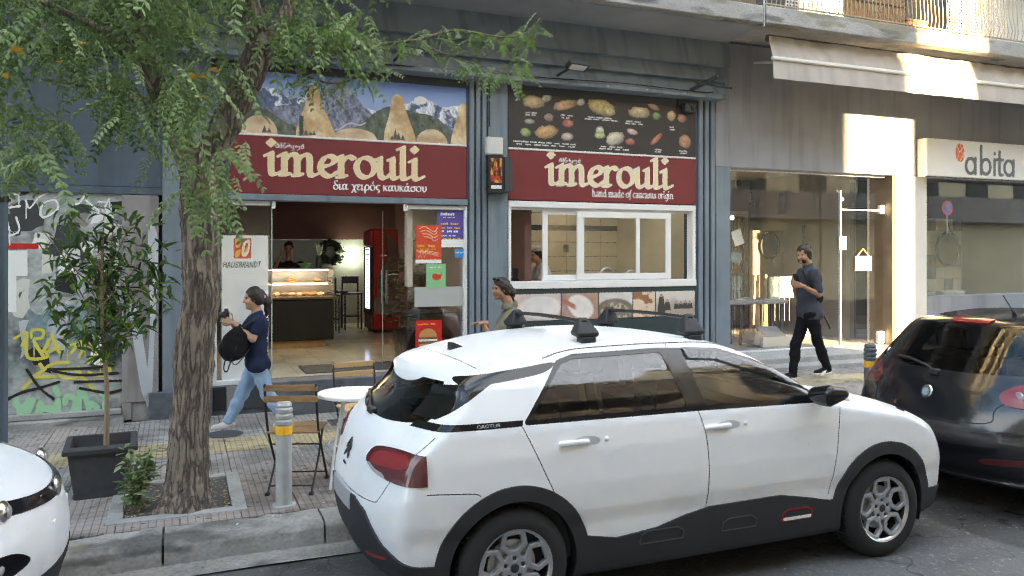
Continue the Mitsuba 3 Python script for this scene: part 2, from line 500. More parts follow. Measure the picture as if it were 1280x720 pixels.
SER = [(-.12, .86), (.06, .97)]
FOOT = lambda x: [(x - .12, .05), (x + .16, .07)]
GL = {
    'i': ([SER, [(.06, .97), (.06, .2), (.12, .06), (.24, .06), (.40, .16)], 'd.06,1.40'], .46),
    'l': ([[(-.12, 1.40), (.06, 1.50)], [(.06, 1.5), (.06, .2), (.12, .06), (.24, .06), (.40, .16)]], .46),
    'm': ([SER, [(.06, .97), (.06, .05)], FOOT(.06), [(.06, .66), (.28, .93), (.46, .93), (.54, .75), (.54, .05)], FOOT(.54), [(.54, .66), (.76, .93), (.94, .93), (1.02, .75), (1.02, .2), (1.08, .06), (1.2, .06), (1.32, .14)]], 1.36),
    'n': ([SER, [(.06, .97), (.06, .05)], FOOT(.06), [(.06, .66), (.3, .93), (.5, .93), (.58, .75), (.58, .2), (.64, .06), (.76, .06), (.88, .14)]], .94),
    'h': ([[(-.12, 1.40), (.06, 1.50)], [(.06, 1.5), (.06, .05)], FOOT(.06), [(.06, .66), (.3, .93), (.5, .93), (.58, .75), (.58, .2), (.64, .06), (.76, .06), (.88, .14)]], .94),
    'e': ([[(.66, .24), (.50, .07), (.28, .06), (.08, .26), (.05, .56), (.20, .86), (.40, .95), (.58, .85), (.56, .66), (.36, .52), (.10, .46)]], .76),
    'r': ([SER, [(.06, .97), (.06, .05)], FOOT(.06), [(.06, .62), (.24, .9), (.42, .95), (.56, .86)]], .60),
    'o': ([oval(.40, .5, .36, .45)], .90),
    'u': ([SER, [(.06, .97), (.06, .28), (.14, .08), (.30, .06), (.56, .30)], [(.44, .90), (.58, .97)], [(.58, .97), (.58, .2), (.64, .06), (.74, .06), (.84, .14)]], .92),
    'a': ([[(.06, .80), (.24, .95), (.44, .93), (.52, .72), (.52, .2), (.58, .06), (.70, .06), (.80, .14)], [(.52, .56), (.22, .50), (.04, .28), (.12, .07), (.30, .06), (.52, .26)]], .84),
    'd': ([[(.56, .80), (.34, .95), (.12, .80), (.03, .45), (.14, .10), (.32, .05), (.56, .28)], [(.42, 1.42), (.58, 1.5)], [(.58, 1.5), (.58, .2), (.64, .06), (.74, .06), (.84, .14)]], .92),
    'f': ([[(.52, 1.34), (.38, 1.46), (.22, 1.36), (.16, 1.1), (.16, -.2), (.02, -.36)], [(-.06, .92), (.42, .94)]], .44),
    'c': ([[(.58, .78), (.44, .94), (.26, .92), (.06, .68), (.05, .36), (.2, .09), (.42, .07), (.60, .22)]], .68),
    's': ([[(.46, .82), (.30, .95), (.12, .86), (.14, .66), (.40, .42), (.44, .18), (.24, .05), (.03, .16)]], .58),
    'g': ([[(.56, .80), (.34, .95), (.12, .80), (.03, .48), (.14, .14), (.32, .10), (.56, .30)], [(.58, .95), (.58, -.1), (.46, -.36), (.22, -.42), (.04, -.30)]], .78),
    'δ': ([oval(.36, .42, .32, .38), [(.46, .78), (.22, 1.05), (.20, 1.34), (.42, 1.46), (.62, 1.36)]], .80),
    'ι': ([[(.06, .95), (.06, .2), (.14, .06), (.28, .08), (.36, .16)]], .42),
    'α': ([[(.66, .95), (.52, .4), (.34, .08), (.14, .10), (.03, .45), (.14, .84), (.34, .93), (.50, .66), (.60, .2), (.72, .06), (.84, .14)]], .88),
    'χ': ([[(-.02, .86), (.12, .95), (.26, .75), (.46, -.1), (.58, -.36), (.74, -.30)], [(.68, .95), (.02, -.40)]], .74),
    'ε': ([[(.50, .80), (.34, .94), (.12, .88), (.10, .64), (.34, .52)], [(.34, .52), (.06, .40), (.06, .14), (.28, .05), (.54, .20)]], .62),
    'ρ': ([[(.06, -.42), (.06, .5), (.20, .9), (.40, .94), (.62, .72), (.62, .3), (.42, .06), (.22, .10), (.08, .26)]], .76),
    'ς': ([[(.54, .84), (.36, .95), (.12, .80), (.04, .50), (.14, .26), (.44, .12), (.46, -.15), (.28, -.36)]], .60),
    'κ': ([[(.06, .97), (.06, .05)], [(.56, .90), (.32, .66), (.12, .52)], [(.22, .58), (.42, .18), (.56, .06), (.68, .12)]], .72),
    'υ': ([[(-.02, .88), (.10, .93), (.14, .4), (.26, .08), (.42, .08), (.60, .35), (.64, .70), (.56, .95)]], .78),
    'σ': ([oval(.36, .46, .32, .40), [(.36, .88), (.86, .90)]], .84),
    ' ': ([], .42),
}
GL['ό'] = (GL['o'][0] + [[(.42, 1.18), (.54, 1.46)]], GL['o'][1])
GL['ο'] = GL['o']
GL['ά'] = (GL['α'][0] + [[(.34, 1.16), (.46, 1.44)]], GL['α'][1])


def pen_text(text, nib=.205, thin=.055, ang=0.5, gap=0.03):
    out, x = [], 0.0
    for ch in text:
        st, adv = GL[ch]
        for s in st:
            if isinstance(s, str):
                a, b = map(float, s[1:].split(','))
                g = Polygon([(a - .19, b - .01), (a + .01, b + .19), (a + .19, b + .02), (a - .01, b - .18)])
            else:
                g = nib_stroke(s, nib, thin, ang)
            out.append(affinity.translate(g, x, 0))
        x += adv + gap
    return unary_union(out).buffer(.015).buffer(-.01).simplify(.006)


def fit(g, x0, x1, z0, xh):
    """scaled so that it runs from x0 to x1, on the baseline z0 with x-height xh"""
    a, _, b, _ = g.bounds
    sx = (x1 - x0) / (b - a)
    return affinity.affine_transform(g, [sx, 0, 0, xh, x0 - a * sx, z0])


GEO = [  # the word above, in its own script: seven round letters drawn with a fine pen
    [oval(.3, .35, .28, .35, 60, 400), [(.5, .5), (.55, .85), (.3, 1.0)]], [oval(1.0, .2, .25, .4, -60, 200), [(1.2, -.1), (1.3, .5), (1.1, 1.1), (.9, 1.0)], [(1.0, .6), (1.25, .55)]],
    [oval(1.85, .3, .3, .38, 110, 400), [(1.6, .55), (1.8, 1.1), (2.1, 1.0)]], [oval(2.6, .2, .3, .4, 0, 180), [(2.9, .2), (2.9, .75), (2.7, 1.05)]],
    [[(3.2, .6), (3.3, .05), (3.6, .05), (3.7, .6)], [(3.7, .6), (3.75, -.3), (3.4, -.55)]], [oval(4.3, .3, .2, .32, 0, 200), oval(4.75, .3, .22, .32, -20, 180), [(4.97, .3), (4.9, -.2), (4.4, -.4)]], [oval(5.6, .35, .28, .35, 60, 400), [(5.8, .5), (5.85, .85), (5.6, 1.0)]]]


def geo_text():
    return unary_union([nib_stroke(s, .13, .10, .5) for g in GEO for s in g])


def lines_of(x0, x1, z, h, words, seed):
    """a line of print too small to read: a row of word-long bars with a ragged top"""
    r = np.random.default_rng(seed)
    out, x = [], x0
    per = (x1 - x0) / words
    for k in range(words):
        w = per * r.uniform(.62, .9)
        m = max(2, int(w / (h * .8)))
        for q in range(m):
            a = x + w * q / m
            out.append(sbox(a, z, a + w / m * .72, z + h * r.uniform(.65, 1.0)))
        x += per
    return unary_union(out)


# ------------------------------------------------------------------ ground
def zp(x):
    t = np.clip((np.asarray(x, float) - 2.0) / 5.0, 0, 1)
    return 0.13 + 0.18 * t * t * (3 - 2 * t)


K0, K1 = 5.55, 5.87
add('road', cat(grid(-60, 70, -30, 3.80, 26, 14, lambda x, y: 0 * x), grid(-60, 70, 3.80, 5.36, 26, 4, lambda x, y: -.0175 * (y - 3.80))), 'm_asphalt')
struct('road')
add('ground', grid(-150, 150, -150, 150, 6, 6, lambda x, y: 0 * x - 0.35), 'm_asphalt')
struct('ground')
add('gutter', (lambda v, f: (v, f))(*grid(-40, 60, 5.31, 5.60, 200, 3, lambda x, y: -.016 + 0.004 * np.sin(x * 3.1) + 0 * y)), 'm_concrete')
struct('gutter')
xx = np.arange(-5.2, 18.0, 1.02)
add('kerb', grid(-30, 40, 5.60, 5.84, 140, 1, lambda x, y: zp(x) - 0.03), 'm_concrete')
struct('kerb')
r_ = np.random.default_rng(3)
for x in xx:
    L_, zt, zb = 1.0165, float(zp(x + .5)), -0.05
    prof = [(K0 - .012, zb), (K0, zt - .045), (K0 + .012, zt - .02), (K0 + .04, zt - .004), (K0 + .09, zt), (K1 - .004, zt), (K1 - .004, zb)]
    n = 44
    xs = np.linspace(0, L_, n)
    pv = np.array([[(X, y, z) for (y, z) in prof] for X in xs])
    j = meshkit.fbm(pv * 11 + x * 3, 4, seed=2) - .5
    chip = np.clip(meshkit.fbm(pv * [5, 5, 9] + 40, 3, seed=6) - .60, 0, 1) * .12
    pv[:, :5, 1] += j[:, :5] * .034 + chip[:, :5]
    pv[:, 1:6, 2] += j[:, 1:6] * .024 - chip[:, 1:6] * .5
    pv[0, :, 0] += .006
    pv[-1, :, 0] -= .006
    k = len(prof)
    q = [[a * k + b, (a + 1) * k + b, (a + 1) * k + b + 1, a * k + b + 1] for a in range(n - 1) for b in range(k - 1)]
    q = np.array(q)
    f = np.vstack([q[:, [0, 1, 2]], q[:, [0, 2, 3]], [[0, b, b + 1] for b in range(1, k - 1)], [[(n - 1) * k, (n - 1) * k + b + 1, (n - 1) * k + b] for b in range(1, k - 1)]])
    add('kerb__stone', (pv.reshape(-1, 3) + [x, r_.uniform(-.008, .008), 0], f), 'm_concrete', smooth=35)

PIT = sbox(-.47, 6.04, .45, 7.10)
add('pavement', grid(-40, 60, K1, 9.86, 250, 2, lambda x, y: zp(x) - 0.012), 'm_joint')
struct('pavement')
rows = [(5.87 + .4 * k, .4, 'slab') for k in range(5)] + [(7.87, .6, 'tactile_tile')] + [(8.47 + .4 * k, .4, 'slab') for k in range(3)]
shared = {}
GRATES = [sbox(1.13, 8.62, 1.40, 8.98), sbox(1.50, 8.62, 1.98, 8.98)]
holes = unary_union([PIT] + GRATES)
for y0, dy, kind in rows:
    bs = 'm_tactile' if kind == 'tactile_tile' else 'm_paver'
    src = (dy, kind)
    for k in range(35):
        x0 = -2.0 + .4 * k
        rect = sbox(x0 + .003, y0 + .003, x0 + .397, y0 + dy - .003)
        z0, z1 = float(zp(x0)), float(zp(x0 + .4))
        key = f'pavement__{kind}'
        if rect.intersects(holes):
            g = rect.difference(holes)
            if g.area > .002:
                v, f = ext(g, .04)
                add(key, (v + [0, 0, z0 - .04], f), bs)
            continue
        to = T().translate([x0 + .2, y0 + dy / 2, (z0 + z1) / 2 + r_.uniform(-.003, .003)]).rotate([0, 1, 0], -math.degrees(math.atan((z1 - z0) / .4)) + r_.uniform(-.55, .55)).rotate([1, 0, 0], r_.uniform(-.35, .35))
        if src not in shared:
            shared[src] = mikit.ply(bx(-.197, .197, -dy / 2 + .003, dy / 2 - .003, -.05, 0, .003), bs)
        put(key, shared[src], to=to)
for a, b, nm in ((-40, -2.0, 0), (12.0, 60, 1)):
    add('pavement__slab_field', grid(a, b, K1, 9.70, 40, 2, lambda x, y: zp(x)), 'm_paver')
    labels['pavement__slab_field' + ('_001' if nm else '')] = {'kind': 'stuff'}
for i, g in enumerate(GRATES):
    t = thing('drain_grate', ['smaller dark iron drain grate in the pavement behind the slatted chairs', 'wider dark iron drain grate in the pavement behind the round table'][i], 'drain grate', 'drain grates in the pavement')
    a, b, c_, d_ = g.bounds
    add(t + '__frame', cat(bx(a, c_, b, b + .02, .09, .128), bx(a, c_, d_ - .02, d_, .09, .128), bx(a, a + .02, b + .02, d_ - .02, .09, .128), bx(c_ - .02, c_, b + .02, d_ - .02, .09, .128)), 'm_dark')
    for x in np.arange(a + .045, c_ - .03, .045):
        add(t + '__bar', bx(x, x + .02, b + .02, d_ - .02, .085, .126), 'm_dark')
    add(t + '__pit', bx(a, c_, b, d_, .05, .06, 0), 'm_black')
t = tag(add('manhole_cover', lathe([(0, .131), (.0, .134), (.17, .134), (.18, .131)], 28), 'm_dark'), 'round dark metal cover in the pavement behind the walking woman in jeans', 'manhole cover')
scene[t]['to_world'] = T().translate([.42, 8.65, 0.001])

# tree pit: stone border, soil, litter
a, b, c_, d_ = PIT.bounds
add('tree_pit', grid(a + .09, c_ - .09, b + .09, d_ - .09, 40, 44, lambda x, y: .095 + .045 * (meshkit.fbm(np.stack([x * 5, y * 5, 0 * x], -1), 4) - .5) + .035 * np.exp(-((x - .03) ** 2 + (y - 6.3) ** 2) / .06)), 'm_soil', smooth=True)
struct('tree_pit')
for q in (bx(a, c_, b, b + .10, .0, .139), bx(c_ - .10, c_, b + .103, d_, .0, .140), bx(a, a + .10, b + .103, d_, .0, .138), bx(a + .103, c_ - .103, d_ - .09, d_, .0, .137)):
    add('tree_pit__border_stone', q, 'm_stone')
V = []
for k in range(230):
    x, y, s = r_.uniform(a + .1, c_ - .1), r_.uniform(b + .1, d_ - .1), r_.uniform(.008, .024)
    z = .105 + .03 * math.exp(-((x - .03) ** 2 + (y - 6.3) ** 2) / .06) + .012
    V.append(mv(([[-1, -.4, 0], [0, -.5, .2], [1, 0, .1], [0, .5, .25]], np.array([[0, 1, 2], [0, 2, 3]])) if 0 else (np.array([[-1, -.4, 0], [0, -.5, .2], [1, 0, .1], [0, .5, .25]], float), np.array([[0, 1, 2], [0, 2, 3]])), (x, y, z), rz=r_.uniform(0, 6.3), rx=r_.uniform(-.4, .4), s=s))
pr('m_litter', (0.40, 0.29, 0.16), 0.8)
add('tree_pit__leaf_litter', cat(V), 'm_litter')
stuff('tree_pit__leaf_litter')
V = []
leafq = (np.array([[-1, -.4, 0], [0, -.5, .2], [1, 0, .1], [0, .5, .25]], float), np.array([[0, 1, 2], [0, 2, 3]]))
for k in range(150):
    if k < 90:
        x, y, z = r_.uniform(-1.2, 5), r_.uniform(5.36, 5.53), -.008
    else:
        x, y, z = r_.uniform(-1.5, 6), r_.uniform(3.0, 5.3), .002
    V.append(mv(leafq, (x, y, z), rz=r_.uniform(0, 6.3), s=r_.uniform(.006, .02)))
add('road__leaf_litter', cat(V), 'm_litter')
stuff('road__leaf_litter')
V = [mv(leafq, (r_.uniform(-1.5, 2), r_.uniform(5.7, 8.5), .135), rz=r_.uniform(0, 6.3), s=r_.uniform(.006, .016)) for _ in range(60)]
add('pavement__leaf_litter', cat(V), 'm_paper')
stuff('pavement__leaf_litter')
# ------------------------------------------------------------------ the building
B = thing('apartment_building', 'blue grey apartment building with ground floor shops, red shop boards and a balcony above', 'building')
WB = fx(306)
W1, W2, P0, P1 = fx(287), fx(583), fx(583), fx(635)          # first sign, pier
K0x, K1x, PE = fx(635), fx(869), fx(893)                      # serving window, end of the fluted pier
G0, G1, PR1 = 7.55, 10.89, 11.36                              # glazed front, right pillar
bp = lambda part, mesh, m, **k: add(f'{B}__{part}', mesh, m, **k)
YB = D + .30                                                  # structural wall plane


def flutes(x0, x1, z0, z1, n, y):
    """a fluted metal pier: n upright ribs standing on a back sheet"""
    w = (x1 - x0) / n
    for k in range(n):
        bp('pier_rib', bx(x0 + w * k + w * .16, x0 + w * (k + 1) - w * .16, y - .045, y - .002, z0, z1, .008), 'm_facade')


# fluted pier between the shops: ribs on the left, a plain board on the right
bp('pier', bx(P0 + .01, P1, D + .002, YB, .12, 4.28), 'm_facade_dark')
xa = fx(608)
flutes(P0 + .02, xa, .14, 4.24, 3, D)
bp('pier_board', bx(xa + .012, P1 - .02, D - .035, D, .14, 4.24, .006), 'm_facade')
bp('pier', bx(K1x + .01, G0, D + .002, YB, .12, 5.0), 'm_facade_dark')
flutes(K1x + .02, PE, .2, 4.24, 3, D)
# pier left of the poster window (behind the street tree)
L0, L1 = fx(203), fx(264)
bp('pier', bx(L0, L1, D - .03, YB, .14, 4.24), 'm_facade')
bp('pier_plinth', bx(fx(186), L1 + .01, D - .08, D - .031, .12, fx(0) * 0 + at(200, 489, D)[1], .006), 'm_dark_stone')
# lapped boards above the signs
bands = [(4.66, 5.06, .12), (4.46, 4.665, .07), (4.27, 4.465, .03)]
for z0, z1, dy in bands:
    x1 = 7.36
    v = np.array([[x, y, z] for x in (-3.2, x1) for (y, z) in ((D - .20 - dy + .05, z0), (D - .15 - dy + .05, z1), (D + .02, z1), (D + .02, z0))])
    f = np.array([[0, 1, 5], [0, 5, 4], [0, 4, 7], [0, 7, 3], [1, 2, 6], [1, 6, 5], [0, 3, 2], [0, 2, 1], [4, 5, 6], [4, 6, 7], [2, 3, 7], [2, 7, 6]])
    bp('lintel_board', (v, f), 'm_facade')
bp('lintel_rail', bx(-3.2, 7.30, D - .26, D + .02, 4.20, 4.268, .008), 'm_facade')
bp('lintel_recess', bx(-3.2, 7.28, D - .015, YB, 4.10, 4.198, 0), 'm_dark')
# soffit and balcony slab
SF = 8.54
bp('soffit', (np.array([[-6, SF + .14, 5.03], [7.2, SF + .14, 5.03], [7.37, D - .02, 5.03], [-6, D - .02, 5.03], [-6, SF + .14, 5.09], [7.2, SF + .14, 5.09], [7.37, D - .02, 5.09], [-6, D - .02, 5.09]]),
              np.array([[0, 2, 1], [0, 3, 2], [4, 5, 6], [4, 6, 7], [0, 1, 5], [0, 5, 4], [1, 2, 6], [1, 6, 5], [2, 3, 7], [2, 7, 6], [3, 0, 4], [3, 4, 7]])), 'm_soffit')
bp('balcony_slab', bx(-8, 7.17, SF, SF + .14, 5.035, 5.27, .012), 'm_slab')
bp('balcony_slab', bx(7.21, 22, SF - .01, SF + .16, 5.04, 5.275, .012), 'm_slab')
bp('balcony_floor', bx(-8, 22, SF + .162, YB, 5.14, 5.24, 0), 'm_slab')
bp('downpipe', tube([(7.19, SF + .02, 5.0), (7.19, SF + .02, 5.35)], .012, 8), 'm_galv')
# upper wall with openings
bp('upper_wall', bx(-14, 30, D + .9, D + 1.1, 5.24, 20, 0), 'm_offwhite')
for k in range(9):
    x0 = -9 + 4.2 * k
    w = bp('balcony_door', bx(x0, x0 + 1.8, D + .84, D + .895, 5.26, 7.5, .01), 'm_dark')
    add(w + '__shutter', bx(x0 + .05, x0 + .9, D + .80, D + .838, 5.3, 7.45), 'm_brown')
for fl in range(1, 5):
    z = 5.04 + 3.1 * fl
    bp('upper_balcony', cat(bx(-12, 30, SF + .1, D + .9, z, z + .2, .01), bx(-12, 30, SF + .1, SF + .16, z + .2, z + 1.1, .01)), 'm_slab')
bp('side_wall', bx(-14, -3.2, D + .0, YB, -.1, 5.0, 0), 'm_grey_wall')
# wall over and beside the glazed front on the right
zt = 3.26
bp('wall_panel', bx(PE + .01, G0, D - .02, D + .0, .15, zt - .0, .004), 'm_facade')
bp('wall_panel', bx(G0 + .002, 22, D, D + .24, zt, 5.10, .004), 'm_grey_wall')
bp('wall_panel', bx(PE + .01, G0 + .0, D - .018, D + .24, zt + .002, 5.02, .004), 'm_grey_wall')
bp('pillar', bx(G1, PR1 + .24, D + .001, D + .6, .15, zt - .002, .004), 'm_offwhite')
bp('door_jamb', bx(G1 - .05, G1 - .003, D + .02, D + .5, .3, zt - .003, .003), 'm_brown')
bp('window_wall', bx(PR1 + .24, 22, D + .02, D + .3, .15, 1.25, .004), 'm_grey_wall')
bp('shop_step', bx(PE + .05, PR1 + .2, 9.22, D + .6, .1, .455, .012), 'm_stone')
bp('shop_step', bx(PE + .05, PR1 + .2, 8.92, 9.216, .1, .375, .012), 'm_stone')

# ---- closed shop on the left
bp('closed_shop_backing', bx(-3.2, L0 + .05, D + .11, YB, .05, 4.19, 0), 'm_dark')
bp('sign_backing', bx(L1, K1x, D + .065, YB, 2.67, 4.19, 0), 'm_dark')
bp('fascia_end', bx(L1 + .003, W1 - .004, D - .01, D + .06, 2.672, 4.19, .004), 'm_facade_dark')
c0, c1, c2 = -2.6, fx(152), fx(200)
bp('closed_shop_pane', bx(c0, c1, D + .02, D + .05, .28, 2.62, 0), 'm_oldglass')
bp('closed_shop_transom', bx(c0, L0, D - .02, D + .10, 2.62, 2.70, .006), 'm_facade_dark')
bp('closed_shop_fascia', bx(c0, L0, D - .0, D + .10, 2.702, 4.19, .006), 'm_facade_dark')
bp('closed_shop_sill', bx(c0, c1, D - .05, D + .05, .215, .275, .008), 'm_stone')
bp('closed_shop_step', bx(c0, c1 + .02, D - .16, D + .05, .06, .21, .01), 'm_concrete')
bp('closed_shop_pier', bx(c1 + .004, c2 - .015, D - .03, D + .1, .33, 2.615, .008), 'm_fade')
bp('closed_shop_pier_foot', bx(c1 + .10, c2 - .10, D + .0, D + .1, .12, .33, .005), 'm_stone')
bp('closed_shop_pier', bx(c1 + .006, c1 + .10, D - .028, D + .1, .14, .328, .005), 'm_fade')
for g in ([(c1 + .08, 1.35), (c1 + .17, .62), (c1 + .23, .36), (c1 + .29, .36), (c1 + .22, 1.0), (c1 + .12, 1.45)], [(c1 + .24, .36), (c1 + .30, .36), (c2 - .06, .9), (c2 - .02, 2.1), (c2 - .12, 2.2), (c2 - .10, 1.2)]):
    bp('white_streak', ext(Polygon(spline(g, 6, True)).buffer(0), .002, D - .031), 'm_streak')
pr('m_streak', mottled((.46, .48, .52), .15, 4), .7)
yG = D + .019
bp('notice', ext(sbox(*sorted([fx(8.5), fx(34)]), 0, 1), .002, yG), 'm_paper') if 0 else None
for (u0, u1, v0, v1, m) in ((8, 48, 304, 311, 'm_red'), (9, 34, 313, 345, 'm_paper'), (9, 20, 345, 390, 'm_paper'), (52, 66, 318, 342, 'm_offwhite'), (78, 100, 310, 330, 'm_offwhite'), (108, 122, 340, 372, 'm_fade'), (126, 148, 322, 340, 'm_offwhite')):
    xa_, za = at(u0, v0, D)
    xb_, zb = at(u1, v1, D)
    bp('torn_notice', ext(sbox(xa_, zb, xb_, za), .003, yG - .001), m)


rs_ = np.random.default_rng(17)
for k in range(34):
    u, v = rs_.uniform(14, 148), rs_.uniform(225, 470)
    x0_, z0_ = at(u, v, D)
    w_, h_ = rs_.uniform(.05, .20), rs_.uniform(.05, .26)
    a_ = np.linspace(0, 2 * math.pi, 14, endpoint=False)
    rr0 = rs_.uniform(.6, 1.05, 14)
    g_ = Polygon([(x0_ + w_ * r * np.clip(1.3 * math.cos(a), -1, 1), z0_ + h_ * r * np.clip(1.3 * math.sin(a), -1, 1)) for a, r in zip(a_, rr0)]).buffer(0)
    bp('torn_notice', ext(g_, .0012, yG - .0002 - .0004 * (k % 3)), ['m_paper', 'm_fade', 'm_dark', 'm_offwhite', 'm_bluegrey', 'm_black', 'm_streak', 'm_dark'][k % 8])


def paint(name, strokes, w, m, label, soft=0):
    gs = []
    rd = np.random.default_rng(len(strokes) * 7 + int(w * 1000))
    for s in strokes:
        p = np.array([at(u, v, D) for u, v in s])
        q_ = spline(p, 6)
        ws_ = w / 2 * (.75 + .5 * meshkit.noise(np.stack([q_[:, 0] * 9, q_[:, 1] * 9, 0 * q_[:, 0]], -1)))
        gs += [MultiPoint([a]).buffer(ra).union(MultiPoint([b]).buffer(rb)).convex_hull for a, b, ra, rb in zip(q_[:-1], q_[1:], ws_[:-1], ws_[1:])]
        if name != 'black_graffiti' and rd.uniform() < .6:
            a = q_[int(rd.integers(len(q_)))]
            gs.append(LineString([a, a - [0, rd.uniform(.06, .2)]]).buffer(.005))
        for _ in range(5):
            a = q_[int(rd.integers(len(q_)))] + rd.normal(0, w * .8, 2)
            gs.append(Point(a).buffer(rd.uniform(.002, .006)))
    k = bp(name, ext(unary_union(gs), .0015, yG - .004 - .002 * soft), m)
    part_label(k, label)


sc_ = lambda pts, ox, oy, s: [(ox + a / s, oy + b / s) for a, b in pts]
# (drawn on the enlarged photo, 4.5 px to the pixel, origin 0,380)
Y = [[(80, 195), (150, 160), (125, 235)], [(150, 165), (155, 300), (260, 300), (255, 270)], [(175, 190), (180, 150), (240, 150), (235, 190), (190, 205), (240, 290)], [(245, 265), (275, 200)], [(290, 175), (310, 230), (340, 285)], [(275, 265), (340, 240)],
     [(350, 165), (380, 190)], [(480, 190), (465, 250), (445, 300)], [(380, 245), (410, 225), (500, 235), (545, 270)], [(400, 275), (470, 200), (520, 205)], [(130, 475), (200, 410), (290, 340), (380, 330)], [(225, 340), (240, 375), (190, 410), (310, 410)],
     [(420, 420), (350, 415), (330, 385), (390, 370), (450, 385), (420, 420)], [(440, 355), (445, 400), (490, 435)], [(500, 455), (540, 495)], [(495, 335), (520, 300), (565, 300)], [(500, 385), (550, 405), (610, 395), (615, 365), (585, 358)]]
paint('yellow_graffiti', [sc_(p, 0, 380, 4.5) for p in Y], .034, 'm_graf_y', 'yellow sprayed letters')
Gn = [[(85, 525), (95, 570), (140, 580), (165, 540)], [(180, 545), (130, 660), (110, 600)], [(225, 560), (225, 600), (205, 620), (265, 640), (290, 590), (260, 590)], [(310, 475), (325, 510)], [(325, 545), (325, 640)], [(365, 560), (375, 520), (425, 545), (400, 620), (370, 620)], [(440, 610), (455, 480), (500, 590), (470, 640), (440, 600)],
      [(515, 560), (545, 590), (520, 650), (450, 630)], [(575, 505), (605, 530), (590, 560), (600, 640)]]
paint('green_graffiti', [sc_(p, 0, 380, 4.5) for p in Gn], .060, 'm_graf_g', 'pale green sprayed letters', 1)
Bk = [[(35, 540), (120, 500), (230, 470), (330, 440)], [(150, 370), (220, 470), (300, 535)], [(300, 380), (450, 400), (660, 390)], [(420, 440), (560, 435), (680, 432)], [(450, 475), (600, 500), (680, 485)], [(270, 370), (520, 360), (640, 340)]]
paint('black_graffiti', [sc_(p, 0, 380, 4.5) for p in Bk], .028, 'm_black', 'black sprayed lines', 2)
Wh = [[(22, 132), (70, 125)], [(35, 178), (75, 172)], [(95, 150), (110, 180), (145, 140), (180, 120), (185, 90)], [(150, 205), (160, 165), (205, 150), (215, 185), (165, 215), (150, 200)], [(255, 150), (290, 165), (320, 130)], [(320, 150), (370, 190)], [(385, 190), (410, 145)], [(25, 230), (35, 265)], [(60, 215), (70, 265), (25, 290)]]
paint('white_graffiti', [sc_(p, 0, 200, 3.0) for p in Wh], .020, 'm_paper', 'white looping sprayed letters')
pr('m_graf_y', (0.62, 0.56, 0.10), 0.6)
pr('m_graf_g', (0.33, 0.58, 0.36), 0.6)

# ---- poster window, entrance and glass side panel of the food shop
dz = .475                                                      # shop floor
pA, pB, eA, eB, qB = fx(265), fx(338), fx(338), fx(510), fx(583)
zl = 2.585
bp('window_frame', cat(bx(pA, pA + .05, D, D + .07, dz - .02, zl), bx(pA + .05, pB, D, D + .07, dz - .02, dz + .035), bx(pA + .05, pB, D, D + .07, zl - .05, zl)), 'm_alu')
bp('window_glass', bx(pA + .052, pB - .01, D + .034, D + .034, dz + .037, zl - .052, 0), 'm_glass') if 0 else None


def pane(key, x0, x1, z0, z1, y, m='m_glass'):
    return add(key, (np.array([[x0, y, z0], [x1, y, z0], [x1, y, z1], [x0, y, z1]]), np.array([[0, 1, 2], [0, 2, 3]])), m)


pane(f'{B}__window_pane', pA + .05, pB, dz + .036, zl - .05, D + .035)
bp('window_plinth', bx(L1 + .002, fx(510), D - .03, YB, .1, dz - .022, .006), 'm_dark_stone')
for (u0, u1, m) in ((266, 282, 'm_black'), (283, 301, 'm_fade'), (302, 334, 'm_dark')):
    bp('plinth_slab', bx(fx(u0), fx(u1), D - .052, D - .031, .18, dz - .03, .004), m)
bp('door_track', bx(pA, qB, D - .06, D + .06, 2.588, 2.665, .008), 'm_facade')
bp('door_track_rail', bx(fx(345), fx(505), D + .062, D + .10, 2.60, 2.64, .004), 'm_alu')
for u in (342, 507):
    x = fx(u)
    bp('track_bracket', bx(x - .02, x + .02, D - .02, D + .03, 2.50, 2.587), 'm_alu')
bp('entrance_step', bx(eA - .02, qB, D - .10, D + .25, .1, dz, .012), 'm_dark_stone')
bp('entrance_step', bx(eA + .1, qB, D - .38, D - .103, .1, .30, .012), 'm_dark_stone')
pane(f'{B}__side_glass', eB, qB - .03, dz + .03, 2.53, D + .035)
bp('side_glass_frame', cat(bx(qB - .03, qB + .008, D - .01, D + .07, dz, 2.58), bx(eB, qB - .031, D - .005, D + .065, 2.53, 2.58), bx(eB, qB - .031, D, D + .06, dz, dz + .03)), 'm_alu')
# frosted band on the side glass, open glass door leaves
xb0, zb0 = at(519, 384, D)
xb1, zb1 = at(582, 358, D)
pane(f'{B}__frosted_band', xb0, qB - .031, zb0, zb1, D + .032, 'm_frost')
lf = bp('glass_door', (np.array([[eB, D + .05, dz + .02], [eB - .12, D + .85, dz + .02], [eB - .12, D + .85, 2.55], [eB, D + .05, 2.55]]), np.array([[0, 1, 2], [0, 2, 3]])), 'm_glass')
add(lf + '__handle', cat(tube([(eB - .15, D + .78, 1.3), (eB - .15, D + .78, 1.75)], .012), tube([(eB - .09, D + .78, 1.3), (eB - .09, D + .78, 1.75)], .012)), 'm_steel')
add(lf + '__edge', tube([(eB - .12, D + .85, dz + .02), (eB - .12, D + .85, 2.55)], .007, 6), 'm_green_wall')
l2 = bp('glass_door', (np.array([[eA + .02, D + .05, dz + .02], [eA + .05, D + .9, dz + .02], [eA + .05, D + .9, 2.55], [eA + .02, D + .05, 2.55]]), np.array([[0, 1, 2], [0, 2, 3]])), 'm_glass')
add(l2 + '__edge', tube([(eA + .02, D + .05, dz + .02), (eA + .02, D + .05, 2.55)], .007, 6), 'm_green_wall')
add(l2 + '__handle', cat(bx(eA - .02, eA + .015, D + .03, D + .07, .52, .60)), 'm_steel')

